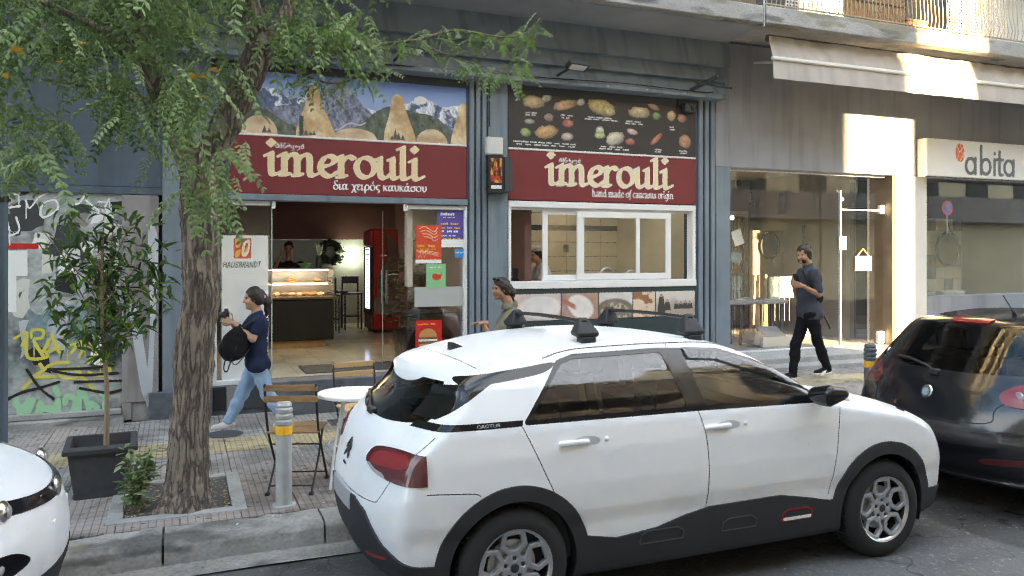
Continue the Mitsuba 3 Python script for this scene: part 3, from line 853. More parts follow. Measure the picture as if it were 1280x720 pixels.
# hanging white banner inside the poster window
xA, zA = at(277, 294, D + .06)
xB, zB = at(335.5, 474, D + .06)
t = thing('poster_panel', 'tall white coffee poster panel with a red and yellow emblem behind the shop window', 'poster')
yp = D + .07
add(t + '__panel', bx(xA, xB, yp, yp + .02, zB, zA, .003), 'm_paper')
ex0, ez0 = at(292, 323, yp)
ex1, ez1 = at(314, 298, yp)
add(t + '__emblem', ext(sbox(ex0, ez0, ex1, ez1), .002, yp), 'm_red')
w, h = ex1 - ex0, ez1 - ez0
em = lambda pts: Polygon(spline([(ex0 + a * w, ez0 + b * h) for a, b in pts], 5, True)).buffer(0)
add(t + '__emblem_figure', ext(unary_union([em([(.1, .95), (.45, .9), (.35, .6), (.12, .55)]), em([(.1, .3), (.4, .45), (.3, .1), (.08, .05)]), em([(.62, .35), (.8, .6), (.75, .15)])]), .002, yp - .0021), 'm_yellow_band')
add(t + '__emblem_figure', ext(unary_union([em([(.45, .2), (.55, .75), (.9, .95), (.92, .5), (.7, .1)]).difference(em([(.6, .3), (.66, .7), (.8, .75), (.78, .4)]))]), .002, yp - .0042), 'm_cream_pale')
tm = meshkit.text_mesh('HAUSBRANDT', .05, .002, bold=True)
v, f = vf(tm)
hx0, hz = at(278.5, 334.5, yp)
hx1 = at(327, 334, yp)[0]
k = (hx1 - hx0) / np.ptp(v[:, 0])
v = np.stack([hx0 + (v[:, 0] - v[:, 0].min()) * k * .97 + v[:, 1] * .22, yp - v[:, 2] - .0005, hz + v[:, 1] * 1.35], 1)
big = None
add(t + '__lettering', (v, f), 'm_dark_green')
pr('m_dark_green', (0.02, 0.06, 0.05), 0.5)
add(t + '__small_print', ext(lines_of(hx0 + .02, hx1 - .05, hz - .075, .012, 7, 2), .001, yp), 'm_alu')
xq0, zq0 = at(329, 460, yp)
add(t + '__stripe', ext(unary_union([sbox(xB - .05, zB + .2 + .05 * q, xB - .005, zB + .222 + .05 * q) for q in range(11)]), .001, yp), 'm_dark')

# ---- signs of the food shop
def f_banner(p, n, uv):
    x = (p.x - WB) / (W2 - WB)
    z = (p.z - 3.37) / 0.80
    # ridges given along x in units of the board's height
    r1 = 0.60 + 0.30 * (fbm(x * 7.0 + 3.3, 0, 0, octaves=5) - 0.5) + 0.12 * dr.exp(-dr.square((x - 0.36) / 0.1)) - 0.10 * dr.exp(-dr.square((x - 0.62) / 0.1))
    r2 = 0.50 + 0.36 * dr.exp(-dr.square((x - 0.40) / 0.10)) - 1.1 * dr.abs(x - 0.40) * dr.select(x > 0.4, 1.1, 0.4) + 0.06 * fbm(x * 24, 0, 0, octaves=3)
    r3 = 0.52 * dr.exp(-dr.square((x - 0.64) / 0.16)) + 0.44 * dr.exp(-dr.square((x + 0.02) / 0.2)) + 0.30 * dr.exp(-dr.square((x - 0.84) / 0.1)) + 0.03 * noise(x * 30)
    c = mix((0.30, 0.40, 0.68), (0.10, 0.20, 0.55), smoothstep(0.55, 1.0, z))
    snow = smoothstep(0.36, 0.56, fbm(x * 34, z * 11 + x * 9, 0, octaves=4) + 0.25 * (z - 0.5))
    rel = (fbm(x * 34 + .03, z * 11 + x * 9 + .02, 0, octaves=4) - fbm(x * 34 - .03, z * 11 + x * 9, 0, octaves=4)) * 5
    c = dr.select(z < r1, mix((0.10, 0.13, 0.24), (0.66, 0.70, 0.80), snow) * dr.clip(1 + rel * 1.6, .45, 1.5), c)
    puff = dr.exp(-dr.square((x - 0.775) / 0.035) - dr.square((z - 0.66) / 0.07)) * (0.6 + 0.8 * fbm(x * 40, z * 16, 0, octaves=3))
    c = mix(c, (0.75, 0.76, 0.80), smoothstep(0.35, 0.5, puff))
    g = fbm(x * 22 + 5, z * 10, 0, octaves=4)
    rel2 = (fbm(x * 26 + .06, z * 12 + x * 14, 0, octaves=4) - fbm(x * 26 - .06, z * 12 + x * 14, 0, octaves=4)) * 6
    c = dr.select(z < r2, mix((0.10, 0.12, 0.19), (0.30, 0.31, 0.42), g) * dr.clip(1 + rel2, .4, 1.7), c)
    c = dr.select(z < r3, mix((0.05, 0.065, 0.06), (0.16, 0.185, 0.145), g) * dr.clip(1 + rel2 * .8, .4, 1.7), c)
    riv = 1 - smoothstep(0.006, 0.016, dr.abs(z - 0.16 - 0.9 * (x - 0.40) - 0.03 * dr.sin(x * 60)))
    c = dr.select((x > 0.38) & (x < 0.52), mix(c, (0.5, 0.5, 0.55), riv), c)
    # loaves: low mounds and tall cones
    for cx, hh, wd in ((0.06, 0.27, 0.075), (0.47, 0.16, 0.10), (0.83, 0.22, 0.075)):
        m = hh * dr.sqrt(dr.maximum(0, 1 - dr.square((x - cx) / wd)))
        k = fbm(x * 16, z * 9 + cx * 20, 0, octaves=3)
        c = dr.select((z < m), mix((0.42, 0.28, 0.16), (0.76, 0.62, 0.44), k * 1.2 - 0.1 + 0.5 * z), c)
    for cx, hh, w0, w1 in ((0.285, 0.78, 0.030, 0.085), (0.665, 0.73, 0.034, 0.075), (0.985, 0.66, 0.034, 0.075)):
        s = dr.clip(z / hh, 0, 1)
        wd = (w1 + (w0 - w1) * smoothstep(0.0, 0.8, s)) * dr.sqrt(dr.maximum(0, 1 - dr.power(s, 9)))
        k = fbm(x * 18 + cx * 9, z * 5, 0, octaves=3)
        d = dr.abs(x - cx - 0.012 * (1 - s))
        c = dr.select((z < hh) & (d < wd), mix((0.52, 0.33, 0.16), (0.80, 0.66, 0.43), smoothstep(0.2, 0.7, k) * (1 - 0.6 * smoothstep(-0.2, 1.0, (x - cx) / wd))) * (.72 + .4 * fbm(x * 90, z * 22, 0, octaves=3)), c)
    tow = (dr.abs(x - 0.235) < 0.009) & (z < 0.30)
    c = dr.select(tow, mi.Color3f(0.05, 0.07, 0.08), c)
    for cx, hh in ((0.255, 0.10), (0.275, 0.07), (0.29, 0.09), (0.655, 0.20), (0.67, 0.15), (0.64, 0.09), (0.69, 0.11), (0.08, 0.13), (0.10, 0.10)):
        c = dr.select((z < hh * (1 - dr.abs(x - cx) / 0.012)) & (z > 0.02), mi.Color3f(0.09, 0.075, 0.07), c)
    return c


FOOD = [(.125, .80, .065, .13, 0, (.62, .45, .28), 1), (.19, .88, .03, .07, .3, (.7, .68, .64), 0), (.285, .79, .07, .10, .25, (.60, .36, .2), 1), (.365, .86, .025, .07, .3, (.7, .68, .66), 0), (.475, .80, .085, .16, -.2, (.64, .52, .2), 1), (.52, .73, .03, .08, 0, (.7, .62, .3), 0),
        (.68, .76, .068, .12, 0, (.66, .54, .33), 1), (.76, .88, .038, .06, -.3, (.5, .27, .22), 0), (.775, .72, .026, .08, 0, (.16, .36, .12), 1), (.86, .74, .028, .11, 0, (.66, .5, .25), 1), (.92, .71, .03, .09, 0, (.55, .22, .2), 1),
        (.105, .46, .03, .05, 0, (.4, .42, .38), 0), (.2, .55, .03, .08, 0, (.30, .2, .18), 1), (.30, .47, .033, .08, 0, (.5, .1, .09), 1), (.085, .27, .03, .09, 0, (.22, .42, .12), 1), (.19, .30, .065, .13, .2, (.66, .40, .16), 1), (.295, .24, .035, .08, 0, (.55, .5, .52), 1),
        (.465, .38, .026, .09, 0, (.66, .7, .58), 0), (.465, .30, .034, .07, 0, (.5, .62, .25), 0), (.545, .26, .06, .13, .3, (.72, .68, .58), 1), (.64, .40, .036, .06, -.2, (.68, .52, .5), 0), (.63, .22, .03, .07, 0, (.48, .10, .1), 1), (.775, .30, .05, .06, .75, (.48, .14, .08), 0), (.94, .28, .04, .15, 0, (.55, .28, .18), 1)]


def f_menu(p, n, uv):
    x = (p.x - K0x) / (K1x - K0x)
    z = (p.z - 3.37) / 0.78
    c = mi.Color3f(0.040, 0.038, 0.042) + 0.0 * x
    g = 0.65 * fbm(x * 60, z * 17, 0, octaves=3) + 0.35 * noise(x * 210, z * 60)
    for cx, cz, rx, rz, a, col, rough in FOOD:
        dx, dz_ = (x - cx) * 3.75, (z - cz)
        ux, uz = dx * math.cos(a) + dz_ * math.sin(a), -dx * math.sin(a) + dz_ * math.cos(a)
        q = dr.sqrt(dr.square(ux / (rx * 3.3)) + dr.square(uz / (rz * .88)))
        e = q + (0.5 * rough + 0.1) * (g - 0.5)
        k = (0.35 + 1.3 * g) * (1 - 0.45 * smoothstep(0.5, 1.0, e)) * (1 + 0.35 * uz / rz - 0.2 * ux / (rx * 3.75))
        c = dr.select(e < 1, mix(mi.Color3f(*col), mi.Color3f(.52, .42, .32), .28) * k * .85, c)
    return c


def f_photos(p, n, uv):
    x = (p.x - PH0) / (PH1 - PH0)
    z = (p.z - PHz) / PHh
    c = mi.Color3f(0.5) + 0 * x
    g = fbm(p.x * 9, p.z * 9, 0, octaves=4)
    g2 = fbm(p.x * 30, p.z * 22, 0, octaves=3)
    # rounds of dough being worked by hands
    u = (x - .125) * 7.5
    r = dr.sqrt(dr.square(u - .1) + dr.square((z - .5) * 1.9))
    a = mix((.62, .50, .46), (.74, .70, .68), smoothstep(.9, .7, r))
    a = mix(a, (.42, .19, .14), smoothstep(.10, .03, dr.abs(dr.abs(u) - .95 - .2 * (z - .5))))
    c = dr.select(x < .245, a * (.85 + .3 * g), c)
    u = (x - .335) * 7.5
    r = dr.sqrt(dr.square((u - .1) * 1.3) + dr.square((z - .5) * 1.5 + .35 * u))
    a = mix((.40, .27, .24), (.76, .72, .68), smoothstep(.75, .6, r))
    a = mix(a, (.44, .18, .13), smoothstep(.14, .06, dr.abs(z - .65 + .55 * (u + .45))) * smoothstep(.1, -.1, u + .1))
    a = dr.select(u > .45, mix(a, (.45, .28, .19), smoothstep(.7, .75, r)), a)
    c = dr.select(x >= .245, a * (.8 + .4 * g), c)
    u = (x - .535) * 8
    r = dr.sqrt(dr.square(u) + dr.square((z - .15) * 1.5))
    a = mix((.62, .60, .58), (.20, .17, .14), smoothstep(1.0, .85, r))
    a = mix(a, (.50, .42, .28), smoothstep(.52, .6, g2) * smoothstep(.75, .6, r))
    c = dr.select(x >= .445, a * (.8 + .4 * g), c)
    a = mix((.30, .14, .07), (.70, .55, .42), smoothstep(.38, .6, fbm(p.x * 12, p.z * 14 + 5, 0, octaves=3)))
    c = dr.select(x >= .635, a, c)
    # an old brown photograph of a row of seated people
    a = mix((.38, .33, .29), (.62, .57, .52), smoothstep(.35, .8, z + .5 * (g - .5)))
    for cx, ht, w in ((.80, .92, .020), (.835, .70, .018), (.888, .62, .015), (.915, .62, .015), (.942, .64, .016), (.97, .62, .016)):
        d = dr.abs(x - cx)
        a = dr.select((z < ht - .12) & (d < w * (1.1 - .5 * smoothstep(.2, ht, z))) & (z > .28 - .2 * smoothstep(.85, .8, mi.Float(cx))), mi.Color3f(.06, .055, .05), a)
        a = dr.select(dr.square(d / (w * .45)) + dr.square((z - ht + .08) / .07) < 1, mi.Color3f(.34, .27, .22), a)
    c = dr.select(x >= .80 - .035, a, c)
    edge = dr.minimum(dr.minimum(dr.abs(x - .245), dr.abs(x - .445)), dr.minimum(dr.abs(x - .635), dr.abs(x - .765)))
    return mix((.09, .08, .08), c, smoothstep(.002, .004, edge))


pr('m_banner', proc(f_banner), 0.45)
pr('m_menu', proc(f_menu), 0.4)
BT = 4.16
t = thing('mountain_banner', 'printed banner of snowy mountains and cone loaves above the left red sign', 'banner')
add(t + '__print', bx(W1, W2, D - .005, D + .06, 3.372, BT, .004), 'm_banner')
add(t + '__trim', bx(W1, W2, D - .02, D + .05, 3.345, 3.370, .004), 'm_white')
t = thing('menu_board', 'dark menu board with two rows of pictured breads and fillings', 'menu board')
add(t + '__print', bx(K0x, K1x, D - .005, D + .06, 3.372, BT, .004), 'm_menu')
add(t + '__trim', bx(K0x, K1x, D - .02, D + .05, 3.345, 3.370, .004), 'm_white')
cap = []
mz = lambda q: 3.37 + .78 * q
mx = lambda q: K0x + (K1x - K0x) * q
for k, (xa_, xb_, z_, wd) in enumerate([(.085, .145, .60, 2), (.085, .145, .56, 2), (.26, .33, .60, 2), (.265, .31, .555, 2), (.40, .535, .60, 3), (.385, .57, .565, 4), (.605, .70, .575, 2), (.60, .71, .535, 3), (.85, .885, .52, 1), (.85, .885, .48, 1),
                                        (.025, .35, .10, 8), (.04, .34, .055, 7), (.47, .60, .095, 3), (.46, .63, .055, 4), (.765, .81, .095, 1), (.765, .81, .055, 1), (.905, .965, .095, 1), (.91, .96, .055, 1)]):
    cap.append(lines_of(mx(xa_), mx(xb_), mz(z_), .020, wd, k))
stuff(add(t + '__captions', ext(unary_union(cap), .0015, D - .0055), 'm_paper'))

t = thing('red_shop_sign', 'left red shop sign with large cream lettering and a small greek line below', 'sign')
add(t + '__board', bx(W1, W2, D - .012, D + .05, 2.672, 3.342, .004), 'm_red_sign')
yf = D - .0125
for nm, x0, x1, tg in (('a', at(329, 219, D)[0], at(531, 226, D)[0], None),):
    g = fit(pen_text('imerouli'), x0, x1, 2.888, .272)
    add(t + '__letter_outline', ext(g.buffer(.0065), .004, yf), 'm_cream_pale')
    add(t + '__lettering', ext(g, .006, yf), 'm_cream')
    gg = fit(geo_text(), at(344, 0, D)[0], at(380, 0, D)[0], 3.215, .052)
    add(t + '__small_lettering', ext(gg, .004, yf), 'm_paper')
    g3 = fit(pen_text('δια χειρός καυκάσου', .17, .08, .5, .05), at(416, 0, D)[0], at(533, 0, D)[0], 2.742, .075)
    add(t + '__greek_line', ext(g3, .004, yf), 'm_paper')
t = thing('red_shop_sign', 'right red shop sign with cream lettering above the white serving window', 'sign')
add(t + '__board', bx(K0x, K1x, D - .012, D + .05, 2.682, 3.342, .004), 'm_red_sign')
g = fit(pen_text('imerouli'), at(680.5, 0, D)[0], at(841, 0, D)[0], 2.892, .288)
add(t + '__letter_outline', ext(g.buffer(.007), .004, yf), 'm_paper')
add(t + '__lettering', ext(g, .006, yf), 'm_cream_pale2')
pr('m_cream_pale2', (0.76, 0.66, 0.42), 0.5)
gg = fit(geo_text(), at(698, 0, D)[0], at(725, 0, D)[0], 3.21, .052)
add(t + '__small_lettering', ext(gg, .004, yf), 'm_paper')
g3 = fit(pen_text('hand made of caucasus origin', .17, .08, .5, .05), at(739, 0, D)[0], at(841.5, 0, D)[0], 2.752, .073)
add(t + '__english_line', ext(g3, .004, yf), 'm_paper')

# ---- serving window
sw = bp('serving_window', cat(bx(K0x, K1x, D - .02, D + .14, 2.585, 2.668, .006), bx(K0x, K1x, D - .035, D + .14, 1.50, 1.60, .006), bx(K0x, K0x + .04, D - .015, D + .13, 1.60, 2.585, .004), bx(K1x - .055, K1x, D - .015, D + .13, 1.60, 2.585, .004)), 'm_white')
x_ = lambda u: fx(u)


def sash(x0, x1, z0, z1, y, w, mull=None):
    p = [bx(x0, x1, y, y + .035, z1 - w, z1), bx(x0, x1, y, y + .035, z0, z0 + w), bx(x0, x0 + w, y, y + .035, z0 + w, z1 - w), bx(x1 - w, x1, y, y + .035, z0 + w, z1 - w)]
    if mull:
        p.append(bx(mull - .03, mull + .03, y + .003, y + .03, z0 + w, z1 - w))
    k = bp('serving_window__sash', cat(p), 'm_white')
    pane(f'{B}__serving_window__pane', x0 + w, x1 - w, z0 + w, z1 - w, y + .018)


sash(x_(681), x_(733), 1.605, 2.575, D + .06, .075)
sash(x_(722), x_(839), 1.61, 2.55, D + .0, .085, x_(798))
bp('serving_window__track', bx(K0x + .042, K1x - .057, D + .04, D + .12, 2.555, 2.583), 'm_alu')
zpt, zpb = 1.43, 1.075
PH0, PH1, PHz, PHh = fx(641), fx(867.5), zpb, zpt - zpb
bp('counter_panel', bx(K0x, K1x, D - .01, D + .1, .16, 1.498, .004), 'm_dark_teal')
pr('m_dark_teal', (0.035, 0.055, 0.06), 0.4)
pr('m_photos', proc(f_photos), 0.4)
t = thing('photo_strip', 'strip of five brown and white bakery photographs under the serving window', 'photo panel')
add(t + '__print', bx(PH0, PH1, D - .022, D - .011, zpb, zpt, .002), 'm_photos')

# ---- small things on the front
xa_, za = at(605.5, 172, D - .035)
xb_, zb = at(625.5, 195, D - .035)
t = thing('alarm_box', 'white wall alarm box on the grey pier between the shop signs', 'alarm box')
add(t + '__case', bx(xa_, xb_, D - .14, D - .036, zb, za, .012), 'm_offwhite')
add(t + '__grille', ext(unary_union([sbox(xa_ + .05, za - .03 - .02 * q, xb_ - .02, za - .024 - .02 * q) for q in range(4)]), .002, D - .1405), 'm_alu')
t = thing('lightbox_sign', 'small black projecting lightbox with an orange picture under the alarm box', 'sign')
xa_, za = at(606, 195, D - .03)
xb_, zb = at(636, 243, D - .03)
c_ = (xa_ + .10, D - .17)


def ybox(x0, x1, y0, y1, z0, z1, ang, b=.004):
    m = bx(x0, x1, y0, y1, z0, z1, b)
    return mv(m, (c_[0], c_[1], 0), rz=ang)


add(t + '__case', ybox(-.10, .10, -.02, .12, zb, za, -.12), 'm_black')
add(t + '__picture', ybox(-.075, .075, -.024, -.0205, zb + .13, za - .04, -.12, 0), 'm_lightpic')
add(t + '__caption', ybox(-.07, .07, -.024, -.0205, zb + .055, zb + .10, -.12, 0), 'm_alu')
add(t + '__bracket', bx(c_[0] + .11, c_[0] + .22, D - .2, D - .036, zb + .02, za - .02, .004), 'm_dark')


def f_lightpic(p, n, uv):
    g = fbm(p.x * 40, 0, p.z * 9, octaves=3)
    h = fbm(p.x * 22 + 3, 0, p.z * 16, octaves=2)
    return mix(mix((.10, .02, .01), (.62, .30, .07), smoothstep(.4, .65, g)), (.42, .05, .02), smoothstep(.5, .6, h))


pr('m_lightpic', proc(f_lightpic), .4)


def lamp(x, name, label):
    t = thing('floodlight', label, 'floodlight', None)
    y = D - .30
    add(t + '__arm', tube([(x - .04, D - .19, 4.33), (x - .02, y - .16, 4.36)], .018), 'm_dark')
    add(t + '__head', mv(bx(-.14, .16, -.10, .06, -.03, .03, .01), (x + .08, y - .20, 4.40), ry=.06, rx=-.25), 'm_dark')
    add(t + '__glass', mv(bx(-.10, .12, -.08, .04, -.036, -.0305, 0), (x + .08, y - .20, 4.40), ry=.06, rx=-.25), 'm_alu')


lamp(at(705, 97, D - .3)[0], 'a', 'dark floodlight on the lintel above the menu board')
lamp(at(500, 80, D - .3)[0], 'a', 'dark floodlight on the lintel above the mountain banner')
x = at(880, 108, D - .3)[0]
t = thing('lintel_bracket', 'dark metal bracket arm at the right end of the lintel', 'bracket')
add(t + '__arm', tube([(x - .15, D - .2, 4.30), (x + .05, D - .55, 4.44)], .03), 'm_dark')
add(t + '__bar', tube([(x - .2, D - .4, 4.36), (x + .4, D - .4, 4.33)], .014), 'm_dark')
xc, zc = at(861, 136, D - .05)
t = thing('security_camera', 'small dark grey camera box on the upper right corner of the menu board', 'camera')
add(t + '__case', bx(xc - .10, xc + .08, D - .12, D - .012, zc - .06, zc + .08, .012), 'm_dark')
add(t + '__lens', tube([(xc + .02, D - .115, zc), (xc + .02, D - .14, zc)], .03, 14), 'm_black')

# posters on the side glass
yq = D + .031


def poster(u0, u1, v0, v1, m, label, dy=0.0):
    xa_, za = at(u0, v0, D)
    xb_, zb = at(u1, v1, D)
    t = thing('window_poster', label, 'poster')
    y = yq - dy
    add(t + '__sheet', bx(xa_, xb_, y - .002, y, zb, za, 0), m)
    return t, xa_, xb_, zb, za, y - .0021


t, a, b, c, d, y = poster(547, 580.5, 262, 309, 'm_purple', 'purple event poster at the top of the glass side panel')
add(t + '__footer', ext(sbox(a, c, b, c + .10), .0008, y), 'm_paper')
add(t + '__print', ext(unary_union([lines_of(a + .05, b - .06, d - .07, .035, 1, 1), lines_of(a + .08, b - .1, d - .10, .012, 3, 2), lines_of(a + .04, b - .04, c + .19, .03, 3, 3), lines_of(a + .05, b - .1, c + .14, .016, 4, 5)]), .0008, y), 'm_paper')
add(t + '__gold_print', ext(unary_union([lines_of(a + .05, b - .04, d - .19, .03, 2, 6), lines_of(a + .04, b - .03, d - .24, .024, 3, 7), lines_of(a + .02, b - .02, c + .102, .022, 5, 8)]), .0008, y), 'm_yellow_band')
t, a, b, c, d, y = poster(520, 552.5, 281, 329, 'm_orange_red', 'red event poster with yellow print on the glass side panel', .004)
add(t + '__footer', ext(sbox(a, c, b, c + .045), .0008, y), 'm_paper')
add(t + '__print', ext(unary_union([lines_of(a + .03, b - .03, d - .28, .035, 2, 11), lines_of(a + .06, b - .06, d - .31, .016, 3, 12), lines_of(a + .08, b - .08, d - .34, .014, 2, 13)]), .0008, y), 'm_yellow_band')
add(t + '__sketch', ext(unary_union([LineString(spline([(a + .05 + .02 * k, d - .05 - .03 * k), (a + .12 + .03 * k, d - .02 - .05 * k), (b - .1, d - .08 - .04 * k), (b - .05, d - .03 - .05 * k)], 6)).buffer(.004) for k in range(4)] + [LineString(spline([(a + .04 + .04 * k, c + .07), (a + .07 + .03 * k, c + .13), (a + .02 + .06 * k, c + .16), (b - .04, c + .09 + .02 * k)], 6)).buffer(.003) for k in range(3)]), .0008, y), 'm_cream')
t, a, b, c, d, y = poster(533.5, 558, 330, 360, 'm_mint', 'pale green poster with a red shape in the middle of the glass side panel', .002)
add(t + '__print', ext(Polygon(spline([(a + .08, c + .13), (a + .10, c + .19), (b - .08, c + .17), (b - .05, c + .20), (b - .07, c + .12), (a + .12, c + .10)], 5, True)), .0008, y), 'm_orange_red')
add(t + '__title', ext(lines_of(a + .04, b - .05, d - .05, .014, 3, 31), .0008, y), 'm_paper')
t, a, b, c, d, y = poster(569.5, 582, 311, 322, 'm_blue', 'small blue sticker below the purple poster')
add(t + '__print', ext(lines_of(a + .01, b - .01, (c + d) / 2, .02, 2, 41), .0008, y), 'm_paper')
t, a, b, c, d, y = poster(520, 553, 401, 437.5, 'm_red', 'red burger poster at the bottom of the glass side panel', .004)
mxp, w = (a + b) / 2 - .01, (b - a)
add(t + '__title', ext(lines_of(a + .03, b - .06, d - .06, .022, 3, 51), .0008, y), 'm_yellow_band')
bun = lambda z0, hh, ww: Polygon([(mxp + ww * w * math.cos(q), z0 + hh * math.sin(q)) for q in np.linspace(0, math.pi, 20)])
add(t + '__bun', ext(unary_union([bun(c + .17, .11, .34), sbox(mxp - .3 * w, c + .035, mxp + .3 * w, c + .075).buffer(.012)]), .0008, y), 'm_bun')
add(t + '__filling', ext(unary_union([sbox(mxp - .35 * w, c + .085, mxp + .35 * w, c + .115), sbox(mxp - .33 * w, c + .145, mxp + .33 * w, c + .165)]), .0009, y), 'm_brown')
add(t + '__filling', ext(sbox(mxp - .36 * w, c + .118, mxp + .36 * w, c + .142), .0009, y), 'm_cream_pale')
add(t + '__badge', ext(Point(b - .05, c + .06).buffer(.03), .0012, y), 'm_yellow_band')
pr('m_bun', (.55, .27, .09), .5)

for i, (pts, r) in enumerate((([(3.2, D - .205, 4.275), (4.4, D - .285, 4.262), (5.6, D - .285, 4.285), (6.8, D - .285, 4.262), (7.1, D - .2, 4.30)], .008), ([(6.62, D - .02, 4.19), (6.62, D - .03, 4.02), (6.66, D - .05, 3.97)], .007), ([(3.71, D - .045, 3.62), (3.71, D - .045, 4.2)], .009), ([(1.2, D - .285, 4.262), (2.2, D - .285, 4.245), (3.2, D - .205, 4.275)], .007))):
    bp('cable', tube(spline(pts, 8), r, 6), 'm_black')
for x in np.arange(1.0, 7.2, .62):
    bp('rail_screw', mv(lathe([(0, .004), (.010, .003), (.012, 0)], 10), (x, D - .262, 4.235), rx=math.pi / 2), 'm_steel')
# ------------------------------------------------------------------ awning, balcony, sign of the right shop
AX0 = at(966, 70, 8.72)[0]
t = thing('awning', 'rolled beige fabric awning hanging below the balcony on the right', 'awning')
nx, nz = 220, 8


def cloth(z0, z1, yb, amp, taper):
    xs = np.linspace(AX0, 21, nx + 1)
    zs = np.linspace(z0, z1, nz + 1)
    X, Z = np.meshgrid(xs, zs, indexing='ij')
    q = (Z - z0) / (z1 - z0)
    fold = meshkit.noise(np.stack([X * 5.5 - Z * 5, 0 * X, 0 * X], -1)) + .5 * meshkit.noise(np.stack([X * 12 - Z * 8, 0 * X + 5, 0 * X], -1))
    Y = yb + amp * (fold - .7) * (q if taper > 0 else (1 - q)) + (.10 * q if taper > 0 else .02 * q)
    i, j = np.meshgrid(np.arange(nx), np.arange(nz), indexing='ij')
    a = i * (nz + 1) + j
    qd = np.stack([a, a + nz + 1, a + nz + 2, a + 1], -1).reshape(-1, 4)
    return np.stack([X, Y, Z], -1).reshape(-1, 3), np.vstack([qd[:, [0, 1, 2]], qd[:, [0, 2, 3]]])


add(t + '__fabric', cloth(4.66, 4.97, 8.72, .07, 1), 'm_awning', smooth=True)
add(t + '__valance', cloth(4.36, 4.62, 8.70, .03, -1), 'm_awning', smooth=True)
add(t + '__front_bar', bx(AX0 - .02, 21, 8.685, 8.745, 4.615, 4.665, .012), 'm_offwhite')
add(t + '__roller', tube([(AX0 + .1, 8.95, 4.98), (21, 8.95, 4.98)], .05, 10), 'm_brown')
add(t + '__arm', tube([(8.0, 9.74, 4.85), (8.0, 8.76, 4.66)], .02), 'm_offwhite')
t = thing('balcony_railing', 'weathered balcony railing of thin bent bars above the awning', 'railing')
zr = 5.28
rr = np.random.default_rng(5)
for k in range(112):
    x = 7.25 + .078 * k
    b = .035 * math.sin(k * .9) * (1 if k > 44 else .3)
    add(t + '__bar', tube([(x, SF + .05, zr - .01), (x + b * .4, SF + .03 - abs(b), zr + .16), (x + b, SF + .04, zr + .4), (x, SF + .05, zr + 1.0)], .0075, 5), 'm_rail')
pr('m_rail', (.36, .30, .22), .6)
add(t + '__top_rail', bx(-8, 22, SF + .02, SF + .08, zr + 1.0, zr + 1.04), 'm_rail')
add(t + '__bottom_rail', bx(7.23, 16, SF + .04, SF + .065, zr + .03, zr + .05), 'm_rail')
x0, x1 = at(1056, 10, SF + .12)[0], at(1132, 15, SF + .12)[0]
t = thing('bamboo_screen', 'brown bamboo screen behind the balcony railing', 'screen')
for k in range(34):
    x = x0 + (x1 - x0) * k / 34
    add(t + '__cane', tube([(x, SF + .13, zr), (x + rr.uniform(-.006, .006), SF + .13, zr + 1.0)], .013, 6), 'm_bamboo')
add(t + '__tie', bx(x0, x1, SF + .10, SF + .115, zr + .3, zr + .32), 'm_brown')


def crate(name, u0, u1, v0, v1, label, y, m):
    a, b = at(u0, 0, y)[0], at(u1, 0, y)[0]
    z1 = at(u0, v0, y)[1]
    t = thing(name, label, 'mesh panel')
    n = max(3, int((b - a) / .05))
    add(t + '__bars', cat([bx(a + (b - a) * q / n - .006, a + (b - a) * q / n + .006, y, y + .012, zr + .1, z1, 0) for q in range(n + 1)] + [bx(a, b, y - .012, y - .001, zr + .1 + q * .05, zr + .112 + q * .05, 0) for q in range(int((z1 - zr - .1) / .05))]), m)


crate('mesh_panel', 1186, 1258, -40, 24, 'white mesh panel on the balcony at the right', SF + .2, 'm_white')
crate('mesh_panel', 983, 1030, -40, 8, 'white mesh panel at the left end of the balcony', SF + .25, 'm_white')
xa_ = at(1131, 0, SF + .12)[0]
t = thing('window_box', 'terracotta window box between the bamboo screen and the bent railing bars', 'planter')
add(t + '__box', bx(xa_, xa_ + .42, SF + .09, SF + .24, zr + .005, zr + .12, .012), 'm_terracotta')
add(t + '__rim', bx(xa_ - .01, xa_ + .43, SF + .08, SF + .25, zr + .12, zr + .15, .008), 'm_terracotta')
add(t + '__soil', bx(xa_ + .01, xa_ + .41, SF + .10, SF + .23, zr + .13, zr + .155, 0), 'm_soil')

SX0, SY1 = PR1, 9.55
t = thing('fascia_sign', 'long white box sign with grey rounded letters and an orange emblem on the right shop', 'sign')
add(t + '__box', bx(SX0, 18, SY1, D - .003, 3.25, 3.88, .012), 'm_offwhite_sign')
pr('m_offwhite_sign', (.66, .66, .65), .45)
add(t + '__edge_trim', bx(SX0 - .004, 18, SY1 - .006, SY1 + .03, 3.235, 3.25, .002), 'm_dark')
pen = lambda strokes, w: unary_union([LineString(spline(s, 8) if len(s) > 2 else s).buffer(w) for s in strokes])
ab = [(oval(.42, .5, .40, .46), [(.84, .98), (.84, .04)]), ([(1.35, 1.75), (1.35, .04)], oval(1.77, .5, .40, .46)), ([(2.55, .98), (2.55, .04)], [(2.55, 1.34), (2.55, 1.36)]), ([(3.0, 1.5), (3.0, .2), (3.1, .05), (3.25, .04)], [(2.75, .98), (3.28, .98)]), (oval(3.85, .5, .40, .46), [(4.27, .98), (4.27, .04)])]
al = unary_union([pen(list(g), .10) for g in ab])
xq, zq = at(1207, 218, SY1)
xr = at(1254.5, 0, SY1)[0]
s = (xr - xq) / 3.38
yy = SY1 - .0005
add(t + '__lettering', ext(affinity.affine_transform(al, [s, 0, 0, s, xq, zq + .01]), .006, yy), 'm_sign_grey')
pr('m_sign_grey', (.10, .115, .125), .5)
ex, ez = at(1200, 191, SY1)
cells = []
rr = np.random.default_rng(4)
pts = [Point(rr.uniform(-1, 1), rr.uniform(-1, 1)) for _ in range(11)]
